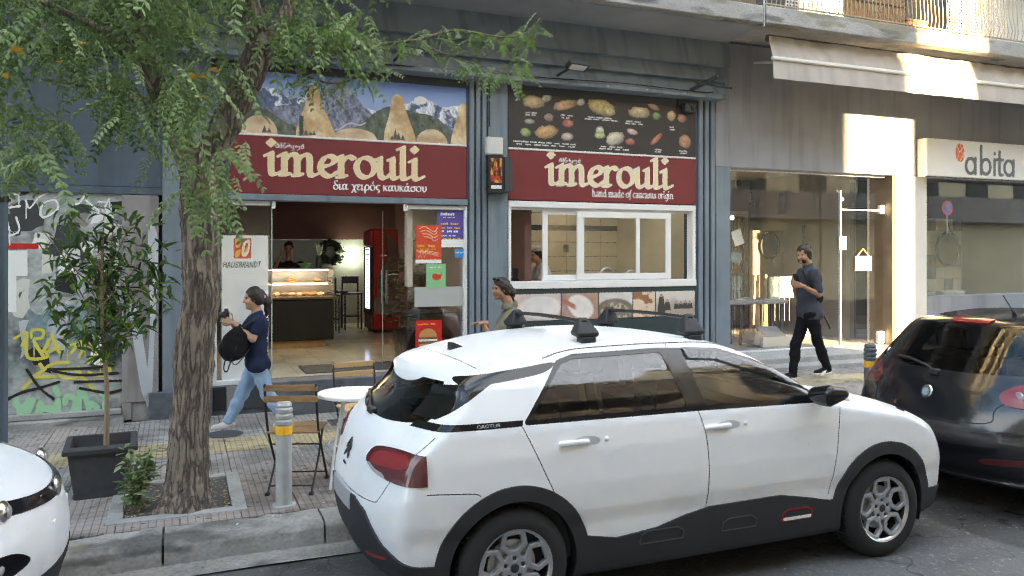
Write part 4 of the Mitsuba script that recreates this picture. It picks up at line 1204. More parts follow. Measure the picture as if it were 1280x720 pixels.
vor = shapely.voronoi_polygons(MultiPoint(pts))
blob = Point(0, 0).buffer(1)
for gme in vor.geoms:
    q = gme.intersection(blob).buffer(-.09).buffer(.03)
    if q.area > .01:
        cells.append(q)
add(t + '__emblem', ext(affinity.affine_transform(unary_union(cells), [.115, 0, 0, .165, ex, ez]), .004, yy), 'm_orange')
pr('m_orange', (.65, .14, .05), .5)

# ------------------------------------------------------------------ right shop: glass front and what stands inside
yw = D + .20
zb = .46
pane(f'{B}__shop_pane', G0 + .01, fx(1036), zb + .02, zt - .03, yw)
pane(f'{B}__shop_pane', fx(1036) + .03, fx(1050, yw) - .01, zb + .02, zt - .03, yw)
dx0, dx1 = at(1050, 0, yw)[0], at(1106, 0, yw)[0]
dzt = at(1050, 262, yw)[1]
dr_ = f'{B}__shop_door'
pane(dr_, dx0 + .02, dx1 - .02, zb + .03, dzt - .02, yw + .01)
add(dr_ + '__rail', cat(bx(dx0, dx1, yw - .02, yw + .03, dzt - .012, dzt + .012, .004)), 'm_alu')
add(dr_ + '__stile', bx(dx1 - .018, dx1, yw - .02, yw + .03, zb, dzt - .03, .004), 'm_alu')
add(dr_ + '__post', bx(dx0 - .006, dx0 + .014, yw - .02, yw + .03, zb, 3.0, .004), 'm_alu')
add(dr_ + '__lock', bx(dx0 - .05, dx0 + .09, yw - .05, yw - .026, at(0, 304, yw)[1] * 0 + 2.03, 2.25, .005), 'm_white')
add(dr_ + '__hinge', bx(dx1 - .12, dx1 + .02, yw - .03, yw + .04, dzt - .05, dzt + .09, .004), 'm_alu')
add(dr_ + '__hinge', bx(dx1 - .16, dx1 + .0, yw - .03, yw + .04, zb + .02, zb + .22, .004), 'm_alu')
pane(f'{B}__transom_pane', dx0 + .02, dx1 + .02, dzt + .03, zt - .03, yw)
bp('shop_frame_head', bx(G0, G1 - .05, yw - .03, yw + .03, zt - .028, zt - .003, .004), 'm_alu')
bp('shop_frame_sill', bx(G0, dx0, yw - .03, yw + .03, zb - .004, zb + .02, .004), 'm_alu')
t = thing('door_notice', 'blank white card hanging by a string on the glass shop door', 'notice')
xa_, za = at(1067, 320, yw)
xb_, zb_ = at(1087, 338, yw)
add(t + '__card', bx(xa_, xb_, yw - .035, yw - .030, zb_, za, .001), 'm_paper')
xm, zm = (xa_ + xb_) / 2, at(1078, 311, yw)[1]
add(t + '__string', cat(tube([(xa_ + .05, yw - .03, za), (xm, yw - .03, zm)], .008, 6), tube([(xb_ - .05, yw - .03, za), (xm, yw - .03, zm)], .008, 6)), 'm_bamboo')
# room
R0, R1, RY = PE + .02, 15.2, 13.6
bp('showroom_wall', bx(R0, R0 + .08, D + .25, RY, .2, 3.6, 0), 'm_show')
bp('showroom_wall', bx(R0, R1, RY, RY + .1, .2, 3.6, 0), 'm_show')
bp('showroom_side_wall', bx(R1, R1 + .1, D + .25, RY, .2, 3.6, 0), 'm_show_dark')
bp('showroom_ceiling', bx(R0, R1, D + .25, RY, 3.5, 3.58, 0), 'm_show')
bp('showroom_partition', bx(PR1 - .3, PR1 - .2, 10.9, RY, .4, 3.5, 0), 'm_show')
add('showroom_floor', bx(R0, R1, D + .25, RY, .36, .45, 0), 'm_fade')
struct('showroom_floor')
bp('tile_panel', bx(at(912, 0, 13.4)[0], at(936, 0, 13.4)[0], 13.42, 13.5, .5, at(0, 240, 13.4)[1], 0), 'm_brick')


def f_brick(p, n, uv):
    a, b = p.x / .22, p.z / .075
    a = a + .5 * (dr.floor(b) - 2 * dr.floor(b / 2))
    gx, gz = a - dr.floor(a), b - dr.floor(b)
    m = dr.minimum(dr.minimum(gx, 1 - gx) * 3, dr.minimum(gz, 1 - gz))
    return mi.Color3f(.56, .50, .40) * (.8 + .3 * cell_rand(dr.floor(a), dr.floor(b), 3)) * (1 - .4 * (1 - smoothstep(0.05, .1, m)))


pr('m_brick', proc(f_brick), .6)
xa_, xb_ = at(941, 0, 12.6)[0], at(1036, 0, 12.6)[0]
bp('brown_display_wall', bx(xa_, xb_, 12.6, 12.7, .45, at(0, 275, 12.6)[1], .004), 'm_brown')
bp('brown_display_wall', bx(at(1052, 0, 12.0)[0], at(1068, 0, 12.0)[0], 12.0, 12.1, at(1060, 388, 12)[1], at(1060, 240, 12)[1], .004), 'm_brown')


def mirror(u, v, ru, rv, y, label):
    x, z = at(u, v, y)
    r, rz = at(u + ru, v, y)[0] - x, z - at(u, v + rv, y)[1]
    t = thing('round_mirror', label, 'mirror')
    q = Point(0, 0).buffer(1, 24)
    sc = lambda a, b: affinity.translate(affinity.scale(q, a, b), x, z)
    add(t + '__frame', ext(sc(r, rz).difference(sc(r - .03, rz - .03)), .03, y), 'm_black')
    add(t + '__glass', ext(sc(r - .031, rz - .031), .012, y), 'm_mirror')
    return t, x, z, rz


pr('m_mirror', (.14, .15, .16), .06, .9)
mirror(962, 307, 12, 17, 12.55, 'dark round mirror on the brown wall behind the walking man')
mirror(929, 296, 7, 14, 12.0, 'small dark round mirror at the left end of the glass shop front') if 0 else None
t, x, z, rz = mirror(1184, 311, 15, 21, 11.6, 'round mirror hanging by a strap above the white basin')
add(t + '__strap', cat(tube([(x - .1, 11.58, z + rz * .85), (x, 11.58, z + rz + .16)], .012, 6), tube([(x + .1, 11.58, z + rz * .85), (x, 11.58, z + rz + .16)], .012, 6)), 'm_brown')


def lattice(u0, u1, v0, v1, y, label, n, m):
    a, z1 = at(u0, v0, y)
    b, z0 = at(u1, v1, y)
    t = thing('grid_display_rack', label, 'display rack')
    add(t + '__frame', cat(bx(a, a + .03, y, y + .03, z0, z1), bx(b - .03, b, y, y + .03, z0, z1), bx(a + .03, b - .03, y, y + .03, z1 - .03, z1)), 'm_black')
    add(t + '__grid', cat([bx(a + (b - a) * q / n - .005, a + (b - a) * q / n + .005, y + .01, y + .018, z0, z1 - .03, 0) for q in range(1, n)] + [bx(a + .03, b - .03, y + .02, y + .028, z0 + (z1 - z0) * q / (2 * n), z0 + (z1 - z0) * q / (2 * n) + .01, 0) for q in range(1, 2 * n)]), m)
    return a, b, z0, z1


lattice(1004, 1045, 282, 398, 12.0, 'black wire grid rack behind the walking man', 8, 'm_black')
a, b, z0, z1 = lattice(913, 931, 270, 420, 10.9, 'black wire rack with hanging samples at the left of the glass shop front', 4, 'm_black')
for (u, v, w, h, ang, m, nm) in ((923, 297, .20, .26, .35, 'm_paper', 'white paper sample hung on the wire rack'), (921, 322, .20, .18, -.3, 'm_bluegrey', 'blue grey cloth sample hung low on the wire rack')):
    x, z = at(u, v, 10.85)
    g = affinity.rotate(sbox(-w / 2, -h / 2, w / 2, h / 2), math.degrees(ang))
    k = add('hanging_sample' if 'hanging_sample' not in scene else 'hanging_sample', ext(affinity.translate(g, x, z), .004, 10.87), m)
    tag(k, nm, 'sample')
pr('m_bluegrey', mottled((.20, .28, .31), .5, 18), .6)
pr('m_picture', mottled((.27, .36, .36), .8, 22), .5)
for (u0, u1, v0, v1, nm) in ((914, 931, 344, 372, 'small green and blue tile board leaning at the left of the glass shop front'), (962, 992, 346, 372, 'green and blue tile board leaning behind the work table')):
    a, z1 = at(u0, v0, 11.2)
    b, z0 = at(u1, v1, 11.2)
    t = thing('tile_board', nm, 'tile board')
    add(t + '__board', bx(a, b, 11.2, 11.23, z0, z1), 'm_picture')
    for q in range(1, 5):
        add(t + '__strip', bx(a + (b - a) * q / 5 - .006, a + (b - a) * q / 5 + .006, 11.19, 11.199, z0 - .4, z1, 0), 'm_offwhite')
t = thing('work_table', 'long grey table with dark legs behind the glass shop front', 'table')
zt_ = at(940, 377, 10.7)[1]
a, b = at(912, 0, 10.7)[0], at(985, 0, 10.7)[0]
add(t + '__top', bx(a, b, 10.7, 11.05, zt_ - .05, zt_ + .02, .008), 'm_grey_wall')
for x in (a + .25, b - .1):
    for y in (10.75, 11.0):
        add(t + '__leg', bx(x, x + .04, y, y + .04, .45, zt_ - .051), 'm_dark')
for k, (u, s) in enumerate(((942, 0), (947, 1), (952, 0), (957, 1), (925, 1), (936, 0))):
    x = at(u, 0, 11.5)[0]
    o = add('leaning_plank', cat(mv(bx(-.025, .025, -.01, .01, 0, 1.15 - .1 * s), (x, 11.45, .45), ry=.05 * (1 - 2 * s))), 'm_wood_pale')
    tag(o, {942: 'third', 947: 'fourth', 952: 'fifth', 957: 'sixth', 925: 'first', 936: 'second'}[u] + ' pale wooden plank from the left leaning behind the work table', 'plank', 'planks leaning behind the work table')
t = thing('cardboard_box', 'low pale open box on the showroom floor under the table', 'box')
a, b = at(951, 0, 10.4)[0], at(990, 0, 10.4)[0]
add(t + '__box', bx(a, b, 10.35, 10.7, .455, .62), 'm_offwhite')
add(t + '__lid', mv(bx(-.2, .2, -.15, .15, 0, .02), (b - .35, 10.5, .68), rx=.5), 'm_grey_wall')
t = thing('sample_box', 'grey box tilted on the showroom floor beside the low pale box', 'box')
a, b = at(937, 0, 10.5)[0], at(958, 0, 10.5)[0]
add(t + '__box', mv(bx(-.18, .18, -.15, .15, 0, .2), ((a + b) / 2, 10.55, .47), ry=.25), 'm_fade')
t = thing('wall_lamp', 'dark double spot lamp high on the cream wall of the glass fronted shop', 'lamp')
x, z = at(927, 232, 13.3)
add(t + '__arm', tube(spline([(x - .1, 13.3, z + .05), (x + .15, 13.25, z + .08), (x + .18, 13.2, z - .35)]), .012), 'm_black')
add(t + '__shade', cat(sphere((x - .12, 13.25, z + .05), .06), sphere((x + .18, 13.2, z - .38), .06)), 'm_black')
for (u, v) in ((915, 272), (1052, 249)):
    x, z = at(u, v, 10.3)
    t = thing('spotlight', 'small round spotlight shining inside the glass front, at the upper left' if u < 1000 else 'small round spotlight shining above the glass shop door', 'lamp')
    add(t + '__bulb', sphere((x, 10.3, z), .03), 'm_white')
    scene[t + '__bulb']['emitter'] = {'type': 'area', 'radiance': C(1.2, 1.1, .9)}
    add(t + '__holder', tube([(x, 10.33, z + .02), (x, 10.4, z + .15)], .02), 'm_black')
rr = np.random.default_rng(31)
for k, (u0, u1, v0, v1, yy, m, nm) in enumerate(((1010, 1026, 226, 262, 12.58, 'm_picture', 'small blue green picture high on the brown showroom wall'), (972, 992, 240, 268, 12.58, 'm_fade', 'grey sample panel on the brown wall above the round mirror'), (946, 958, 372, 420, 11.6, 'm_dark', 'dark narrow panel standing on the showroom floor behind the work table'), (1000, 1016, 400, 430, 11.3, 'm_grey_wall', 'grey slab standing on the showroom floor behind the walking man'), (1070, 1088, 395, 432, 12.2, 'm_brown', 'brown low cupboard behind the glass shop door'))):
    a, z1 = at(u0, v0, yy)
    b, z0 = at(u1, v1, yy)
    o = add('sample_board', bx(a, b, yy, yy + .03, max(z0, .452), z1, .004), m)
    tag(o, nm, 'board')
for k, (u, v) in enumerate(((925, 376), (934, 376), (950, 376), (970, 376))):
    x, z = at(u, v, 10.85)
    o = add('sample_tile', mv(bx(-.09, .09, -.06, .06, 0, .02 + .02 * (k % 2), .004), (x, 10.85 + .03 * (k % 2), zt_ + .021), rz=.3 * k), ['m_offwhite', 'm_bluegrey', 'm_brown', 'm_paper'][k])
    tag(o, ['off white', 'blue grey', 'brown', 'white'][k] + ' sample tile lying on the grey work table', 'tile')
# second window with the basin
pane(f'{B}__shop_pane', PR1 + .245, 20, 1.25, zt - .02, D + .12)
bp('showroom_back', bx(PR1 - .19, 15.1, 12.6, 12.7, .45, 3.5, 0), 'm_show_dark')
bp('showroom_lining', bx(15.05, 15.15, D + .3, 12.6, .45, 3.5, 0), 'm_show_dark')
bp('showroom_lining', bx(PR1 - .19, PR1 - .15, 10.9, 12.59, .45, 3.5, 0), 'm_brown')
a, z1 = at(1158, 273, 11.75)
b, z0 = at(1201, 400, 11.75)
tw = bp('wash_wall', bx(a, b, 11.75, 11.85, .45, z1, 0), 'm_grey_wall')
cs = (b - a) / 4
rr = np.random.default_rng(9)
for i in range(4):
    for j in range(10):
        add(tw + '__tile', bx(a + cs * i + .004, a + cs * (i + 1) - .004, 11.735, 11.749, z1 - cs * (j + 1) + .004, z1 - cs * j - .004, .003), ['m_grey_wall', 'm_fade', 'm_offwhite', 'm_cream_wall'][int(rr.integers(0, 4))])
t = thing('wash_basin', 'white oval basin on a dark stand in the right shop window', 'basin')
x, z = at(1191, 368, 11.4)
add(t + '__bowl', mv(lathe([(0, -.055), (.24, -.055), (.27, .05), (.25, .055), (.22, -.03), (0, -.03)], 28), (x, 11.4, z + .02), s=(1, .7, 1)), 'm_white', smooth=40)
t2 = thing('basin_stand', 'dark stand carrying the white basin in the right shop window', 'stand')
add(t2 + '__top', bx(x - .55, x + .45, 11.15, 11.7, z - .09, z - .037, .005), 'm_dark')
for q in (-.5, .38):
    add(t2 + '__leg', bx(x + q, x + q + .05, 11.2, 11.25, .45, z - .091), 'm_dark')
x, z = at(1184, 260, D + .25)
t = thing('no_parking_sign', 'round blue and red no parking sign seen in the right shop window', 'sign')
add(t + '__disc', ext(Point(x, z).buffer(.13), .008, D + .25), 'm_red')
add(t + '__face', ext(Point(x, z).buffer(.10), .003, D + .2418), 'm_blue_sign')
add(t + '__bar', ext(affinity.rotate(sbox(x - .11, z - .012, x + .11, z + .012), -45), .002, D + .2386), 'm_red')
add(t + '__post', tube([(x, D + .255, z - .12), (x, D + .255, z - .45)], .01, 6), 'm_galv')
pr('m_blue_sign', (.04, .12, .42), .4)

# ------------------------------------------------------------------ food shop interior
IY = 17.2
add('shop_floor', bx(.2, 4.3, D + .25, IY, .3, dz, 0), 'm_tilefloor')
struct('shop_floor')
bp('shop_back_wall', bx(.2, 4.4, IY, IY + .1, .4, 2.27, 0), 'm_green_wall')
bp('shop_back_wall', bx(.2, 4.4, IY - .01, IY + .1, 2.272, 3.6, 0), 'm_maroon_wall')
bp('shop_side_wall', bx(.1, .2, YB, IY, .3, 3.6, 0), 'm_maroon_wall')
bp('shop_side_wall', bx(4.36, 4.46, YB, IY, .3, 3.6, 0), 'm_maroon_wall')
bp('shop_ceiling', bx(.1, 4.46, YB, IY, 3.55, 3.65, 0), 'm_maroon_wall')
bp('shop_beam', bx(.2, 4.36, 12.0, 12.2, 2.75, 3.54, 0), 'm_maroon_wall')
t = thing('door_mat', 'dark grey door mat inside the food shop entrance', 'mat')
mm = [((375 + 0), 471), (478, 459), (520, 470), (400, 479)]
add(t + '__mat', mv(bx(-.62, .62, -.36, .36, 0, .012, .004), (2.06, 10.5, dz + .001)), 'm_dark')
# counter with glass case
a, b = 1.05, 2.28
t = thing('food_counter', 'dark food counter with a lit glass pastry case in the open shop', 'counter')
yc = 12.95
add(t + '__base', bx(a, b, yc, yc + .8, dz + .12, 1.24, .01), 'm_black')
add(t + '__plinth', bx(a + .02, b - .12, yc + .05, yc + .7, dz, dz + .115, .004), 'm_wood_pale')
add(t + '__worktop', bx(a - .02, b + .08, yc - .03, yc + .83, 1.245, 1.285, .006), 'm_brown')
pane(t + '__case_glass', a, b, 1.29, 1.72, yc)
add(t + '__case_side', (np.array([[b, yc, 1.29], [b, yc + .6, 1.29], [b, yc + .6, 1.72], [b, yc, 1.72]]), np.array([[0, 1, 2], [0, 2, 3]])), 'm_glass')
add(t + '__case_frame', cat(bx(a, b + .005, yc - .01, yc + .02, 1.72, 1.74), bx(b - .01, b + .008, yc - .008, yc + .01, 1.29, 1.72), bx(a, b, yc + .6, yc + .62, 1.29, 1.74)), 'm_steel')
add(t + '__case_top', bx(a, b, yc + .021, yc + .6, 1.722, 1.738, .002), 'm_steel')
add(t + '__shelf', bx(a, b - .02, yc + .1, yc + .5, 1.495, 1.51, .003), 'm_steel')
add(t + '__case_light', bx(a + .05, b - .08, yc + .08, yc + .10, 1.70, 1.715, 0), 'm_white')
scene[t + '__case_light']['emitter'] = {'type': 'area', 'radiance': C(.55, .40, .22)}
add(t + '__case_light', bx(a + .05, b - .08, yc + .08, yc + .10, 1.475, 1.49, 0), 'm_white')
scene[t + '__case_light_001']['emitter'] = {'type': 'area', 'radiance': C(.4, .28, .15)}
pr('m_bread', mottled((.50, .27, .10), .5, 16), .6)
rr = np.random.default_rng(12)
for lvl, zz, n in ((0, 1.295, 9), (1, 1.512, 5)):
    for k in range(n):
        x = a + .08 + (b - a - .2) * (k + .5) / n
        if lvl and k in (1, 3):
            continue
        sx = rr.uniform(.05, .075)
        o = add('pastry', sphere((x, yc + .15 + rr.uniform(0, .1), zz + .026), (sx, sx * .8, rr.uniform(.026, .04)), 2), ['m_bread', 'm_bun', 'm_cream'][int(rr.integers(0, 3))], smooth=True)
        nth = ['first', 'second', 'third', 'fourth', 'fifth', 'sixth', 'seventh', 'eighth', 'ninth'][k] if lvl == 0 else {0: 'first', 2: 'second', 4: 'third'}[k]
        tag(o, f'{nth} pastry from the left on the ' + ('lower level' if lvl == 0 else 'upper shelf') + ' of the counter glass case', 'pastry', 'pastries in the glass case')
t = thing('vase', 'small dark vase of dry stalks on the counter glass case', 'vase')
x, z = at(398, 326, 13.2)
add(t + '__pot', mv(lathe([(0, 0), (.05, 0), (.055, .12), (.035, .18), (.04, .2), (0, .2)], 16), (2.1, 13.3, 1.74)), 'm_dark', smooth=40)
add(t + '__stalks', cat([tube([(2.1, 13.3, 1.9), (2.1 + rr.uniform(-.07, .07), 13.3 + rr.uniform(-.1, .1), 2.05 + rr.uniform(-.05, .1))], .009, 5) for _ in range(14)]), 'm_green_wall')
t = thing('bowl', 'green bowl on the counter glass case beside the vase', 'bowl')
add(t + '__bowl', mv(lathe([(0, 0), (.06, 0), (.14, .07), (.13, .075), (.05, .015), (0, .015)], 20), (1.88, 13.25, 1.74)), 'm_mint', smooth=40)
t = thing('wreath', 'dark round wreath on the back wall of the food shop', 'wreath')
x, z = at(413, 315, IY - .05)
add(t + '__ring', mv(vf(trimesh.creation.torus(.19, .07, 28, 10)), (x, IY - .08, z), rx=math.pi / 2), 'm_leaf_dark', smooth=True)
add(t + '__leaves', cat([mv(leafq, (x + .19 * math.cos(q) + rr.uniform(-.08, .08), IY - .15 + rr.uniform(-.05, .05), z + .19 * math.sin(q) + rr.uniform(-.08, .08)), rz=rr.uniform(0, 6), rx=rr.uniform(0, 6), s=.07) for q in np.linspace(0, 6.28, 90)]), 'm_leaf_dark')
# wall lamps
for k, u in enumerate((432, 445)):
    x, z = at(u, 321, IY - .1)
    t = thing('wall_lamp', ['left', 'right'][k] + ' of the two glowing wall lamps at the back of the food shop', 'lamp')
    add(t + '__bulb', mv(lathe([(0, -.04), (.025, -.03), (.045, .03), (.035, .035), (0, .0)], 16), (x, IY - .20, z)), 'm_white')
    scene[t + '__bulb']['emitter'] = {'type': 'area', 'radiance': C(1.6, 1.5, 1.15)}
    add(t + '__bracket', bx(x - .015, x + .015, IY - .15, IY - .001, z - .02, z + .01, .005), 'm_steel')
# red drinks fridge
fx0, fy0 = 3.36, 14.9
t = thing('drinks_fridge', 'tall red drinks fridge with a glowing strip along its door', 'fridge')
fd = .62
add(t + '__cabinet', bx(fx0, fx0 + .48, fy0, fy0 + fd, dz + .06, 2.44, .012), 'm_fridge')
add(t + '__plinth', bx(fx0 + .03, fx0 + .45, fy0 + .02, fy0 + fd - .02, dz, dz + .058, .004), 'm_black')
add(t + '__door', bx(fx0 - .05, fx0 - .003, fy0 + .01, fy0 + fd - .01, dz + .35, 2.10, .006), 'm_black')
add(t + '__light_strip', bx(fx0 - .060, fx0 - .052, fy0 + .10, fy0 + .46, dz + .45, 2.08, .002), 'm_white')
scene[t + '__light_strip']['emitter'] = {'type': 'area', 'radiance': C(.05, .055, .09)}
for q in range(24):
    add(t + '__strip_rib', bx(fx0 - .066, fx0 - .061, fy0 + .09, fy0 + .47, dz + .46 + .048 * q, dz + .478 + .048 * q, 0), 'm_bluegrey')
add(t + '__header', bx(fx0 - .06, fx0 - .003, fy0 + .01, fy0 + fd - .01, 2.12, 2.40, .006), 'm_red')
add(t + '__grille', bx(fx0 - .04, fx0 - .003, fy0 + .01, fy0 + fd - .01, dz + .07, dz + .34, .006), 'm_maroon_wall')
add(t + '__side_print', ext(unary_union([Polygon(spline([(fx0 + .08, 1.2), (fx0 + .3, 1.1), (fx0 + .5, 1.35), (fx0 + .42, 1.6), (fx0 + .5, 1.9), (fx0 + .36, 2.25), (fx0 + .25, 2.3), (fx0 + .28, 1.9), (fx0 + .1, 1.6)], 6, True))]), .002, fy0 - .0005), 'm_brown')
add(t + '__side_print', ext(Polygon(spline([(fx0 + .05, .85), (fx0 + .5, .85), (fx0 + .5, 1.2), (fx0 + .3, 1.08), (fx0 + .05, 1.15)], 6, True)), .002, fy0 - .0005), 'm_fade')
# dark cafe chairs and high table at the back; stool by the fridge


def high_table(x, y, label):
    t = thing('high_table', label, 'table')
    add(t + '__top', bx(x - .3, x + .3, y - .25, y + .25, 1.20, 1.235), 'm_black')
    for sx in (-.25, .25):
        for sy in (-.2, .2):
            add(t + '__leg', bx(x + sx - .015, x + sx + .015, y + sy - .015, y + sy + .015, dz, 1.199), 'm_black')


def stool(x, y, label, cat_='stool', hh=.72, m='m_black', group=None):
    t = thing('bar_chair', label, cat_, group)
    add(t + '__seat', bx(x - .18, x + .18, y - .18, y + .18, dz + hh - .03, dz + hh), m)
    for sx in (-.16, .16):
        for sy in (-.16, .16):
            add(t + '__leg', bx(x + sx - .013, x + sx + .013, y + sy - .013, y + sy + .013, dz, dz + hh - .031), m)
    add(t + '__rung', cat(bx(x - .16, x + .16, y - .17, y - .15, dz + .25, dz + .27), bx(x - .16, x + .16, y + .15, y + .17, dz + .25, dz + .27)), m)
    add(t + '__backrest', cat(bx(x - .17, x + .17, y + .155, y + .175, dz + hh + .18, dz + hh + .32), bx(x - .17, x - .14, y + .155, y + .175, dz + hh, dz + hh + .18), bx(x + .14, x + .17, y + .155, y + .175, dz + hh, dz + hh + .18)), m)


high_table(2.75, 16.0, 'black high table at the back of the food shop behind the counter')
stool(2.6, 15.3, 'black bar chair in front of the black high table', group=None)
stool(3.15, 15.9, 'black bar chair beside the black high table near the fridge')
stool(3.50, 12.7, 'brown wooden bar chair standing in front of the red fridge', m='m_brown')
t = thing('ceiling_lamp', 'long thin lamp under the ceiling of the food shop', 'lamp')
add(t + '__tube', bx(1.8, 2.9, 11.2, 11.25, 2.70, 2.73, 0), 'm_white')
scene[t + '__tube']['emitter'] = {'type': 'area', 'radiance': C(1.5, 1.36, 1.0)}
add(t + '__housing', bx(1.78, 2.92, 11.19, 11.26, 2.733, 2.78, .004), 'm_steel')
# greenery and tables behind the side glass
pr('m_leaf_dark', (.035, .07, .03), .5)
t = thing('indoor_plant', 'leafy green plant behind the glass side panel', 'plant')
P_ = []
for k in range(260):
    q = rr.uniform(0, 6.28)
    r = .42 * math.sqrt(rr.uniform(0, 1))
    P_.append(mv(leafq, (3.05 + r * math.cos(q), 11.3 + r * math.sin(q) * .7, 1.0 + rr.uniform(0, .95)), rz=rr.uniform(0, 6), rx=rr.uniform(-1, 1), s=(rr.uniform(.05, .11), .05, .05)))
add(t + '__leaves', cat(P_), 'm_leaf_dark')
add(t + '__pot', mv(lathe([(0, 0), (.17, 0), (.22, .4), (.2, .41), (0, .4)], 20), (3.05, 11.3, dz)), 'm_black', smooth=40)
add(t + '__stem', tube([(3.05, 11.3, dz + .4), (3.05, 11.3, 1.6)], .02), 'm_brown')
bp('inner_post', bx(fx(510) + .02, fx(519), D + .12, D + .24, 1.55, 2.53, .004), 'm_cream_wall')
bp('inner_panel', bx(fx(523), qB - .04, 10.15, 10.19, 2.15, 2.6, .004), 'm_beige_tile')
t = thing('cafe_table', 'dark cafe table behind the glass side panel', 'table')
add(t + '__top', mv(lathe([(0, 0), (.32, 0), (.32, .03), (0, .03)], 24), (3.0, 10.5, 1.16)), 'm_black')
add(t + '__leg', tube([(3.0, 10.5, dz), (3.0, 10.5, 1.16)], .03), 'm_black')
add(t + '__foot', mv(lathe([(0, 0), (.2, 0), (.18, .03), (0, .03)], 20), (3.0, 10.5, dz)), 'm_black')

# ------------------------------------------------------------------ kitchen behind the serving window
KY = 12.4
bp('kitchen_back_wall', bx(4.46, 7.26, KY, KY + .1, .4, 3.6, 0), 'm_joint')
bp('kitchen_side_wall', bx(7.16, 7.26, YB, KY, .4, 3.6, 0), 'm_beige_tile')
bp('kitchen_ceiling', bx(4.46, 7.26, YB, KY, 3.2, 3.3, 0), 'm_offwhite')
zbnd = at(640, 284, KY)[1]
kt = bp('kitchen_wall_tiles', bx(4.46, 7.16, KY - .012, KY - .001, .5, .9, 0), 'm_beige_tile')
z = .92
while z < 3.1:
    for k in range(8):
        add(kt + '__tile', bx(4.47 + .337 * k + .004, 4.47 + .337 * (k + 1) - .004, KY - .014, KY - .001, z + .004, z + .246, .003), 'm_black' if abs(z - zbnd) < .12 and 0 else 'm_beige_tile')
    z += .25
add(kt + '__dark_band', bx(4.47, 7.15, KY - .03, KY - .015, zbnd - .045, zbnd + .045, .002), 'm_dark')
t = thing('strip_lamp', 'long pale strip lamp at the top of the serving window', 'lamp')
add(t + '__tube', bx(4.6, 6.9, D + 1.1, D + 1.16, 2.93, 2.97, 0), 'm_white')
scene[t + '__tube']['emitter'] = {'type': 'area', 'radiance': C(.30, .29, .235)}
add(t + '__housing', bx(4.55, 6.95, D + 1.08, D + 1.18, 2.975, 3.19, .004), 'm_offwhite')
add('kitchen_floor', bx(4.46, 7.26, YB, KY, .3, dz, 0), 'm_fade')
struct('kitchen_floor')
t = thing('kitchen_bench', 'steel kitchen bench behind the serving window', 'bench')
add(t + '__top', bx(4.5, 7.1, D + .35, D + .95, 1.33, 1.37), 'm_steel')
add(t + '__front', bx(4.5, 7.1, D + .37, D + .4, dz, 1.329, .003), 'm_steel')
t = thing('coffee_grinder', 'dark coffee grinder and machine at the left of the serving window', 'machine')
x, z = at(645, 345, D + .6)
add(t + '__body', bx(x - .12, x + .1, D + .5, D + .75, 1.371, 1.62, .01), 'm_black')
add(t + '__hopper', mv(lathe([(0, 0), (.05, 0), (.08, .14), (0, .15)], 16), (x + .02, D + .6, 1.621)), 'm_dark')
add(t + '__spout', bx(x + .102, x + .3, D + .55, D + .66, 1.42, 1.48, .006), 'm_dark')
t = thing('dough_mixer', 'chrome dough sheeter with curved guards behind the wide sliding pane', 'machine')
x, z = at(755, 330, D + .7)
for k, (dx, r) in enumerate(((0, .24), (.42, .2))):
    add(t + '__guard', tube([(x + dx - r + 2 * r * q / 10, D + .6 + .03 * k, 1.5 + r * 1.1 * math.sin(math.pi * q / 10)) for q in range(11)], .014, 7), 'm_steel')
add(t + '__body', bx(x - .3, x + .3, D + .55, D + .9, 1.371, 1.50, .012), 'm_alu')
add(t + '__tray', mv(bx(-.35, .35, -.2, .2, 0, .03, .006), (x + .55, D + .65, 1.46), ry=-.12), 'm_offwhite')
add(t + '__switch', bx(x + .28, x + .36, KY - .06, KY - .031, 2.0, 2.12), 'm_dark')

# ------------------------------------------------------------------ the other side of the street (behind the camera; seen in reflections, shades the street)
def opposite(x0, x1, y1, hgt, label, m, skew=0.0):
    t = thing('street_building', label, 'building')
    v, f = bx(x0, x1, y1 - 9, y1, -.2, hgt, 0)
    v = v.copy()
    v[:, 0] += np.where(v[:, 1] < y1 - 4, skew, 0)
    add(t + '__wall', (v, f), m)
    nfl = int(hgt / 3.1)
    win, bal = [], []
    for fl in range(1, nfl):
        z = 3.1 * fl + .6
        n = int((x1 - x0) / 3.0)
        for k in range(n):
            xw = x0 + (x1 - x0) * (k + .5) / n
            add(t + '__window', bx(xw - .7, xw + .7, y1 + .003, y1 + .05, z, z + 1.9, .01), 'm_dark')
        add(t + '__balcony', bx(x0 + .8, x1 - .8, y1 + .06, y1 + 1.1, z - .35, z - .2, .01), 'm_slab')
        add(t + '__railing', bx(x0 + .8, x1 - .8, y1 + 1.04, y1 + 1.09, z - .2, z + .75, .01), 'm_fade')


GX = 11.95
GW = 1.35
opposite(-46, -16, -6.2, 15.5, 'cream apartment building across the street at the far left', 'm_offwhite')
opposite(-15.9, GX, -6.2, 12.6, 'pale apartment building across the street behind the camera', 'm_cream_wall', 1.2)
opposite(GX + GW, 42, -6.2, 15.5, 'beige apartment building across the street on the right', 'm_beige_tile', 1.2)
# ------------------------------------------------------------------ street tree
def leafmat(key, c, t=0.6):
    scene[key] = {'type': 'principledthin', 'base_color': C(*c), 'roughness': 0.45, 'spec_trans': 0.0, 'diff_trans': t, 'eta': 1.4}


leafmat('m_leaf', (.19, .27, .115))
leafmat('m_leaf_light', (.31, .40, .21))
leafmat('m_leaf_deep', (.115, .18, .075))
leafmat('m_leaf_yellow', (.45, .27, .05))
leafmat('m_leaf_fresh', (.16, .28, .05))
rt = np.random.default_rng(21)


def px(u, v, y):
    return np.array([*at(u, v, y)[:1], y, at(u, v, y)[1]])


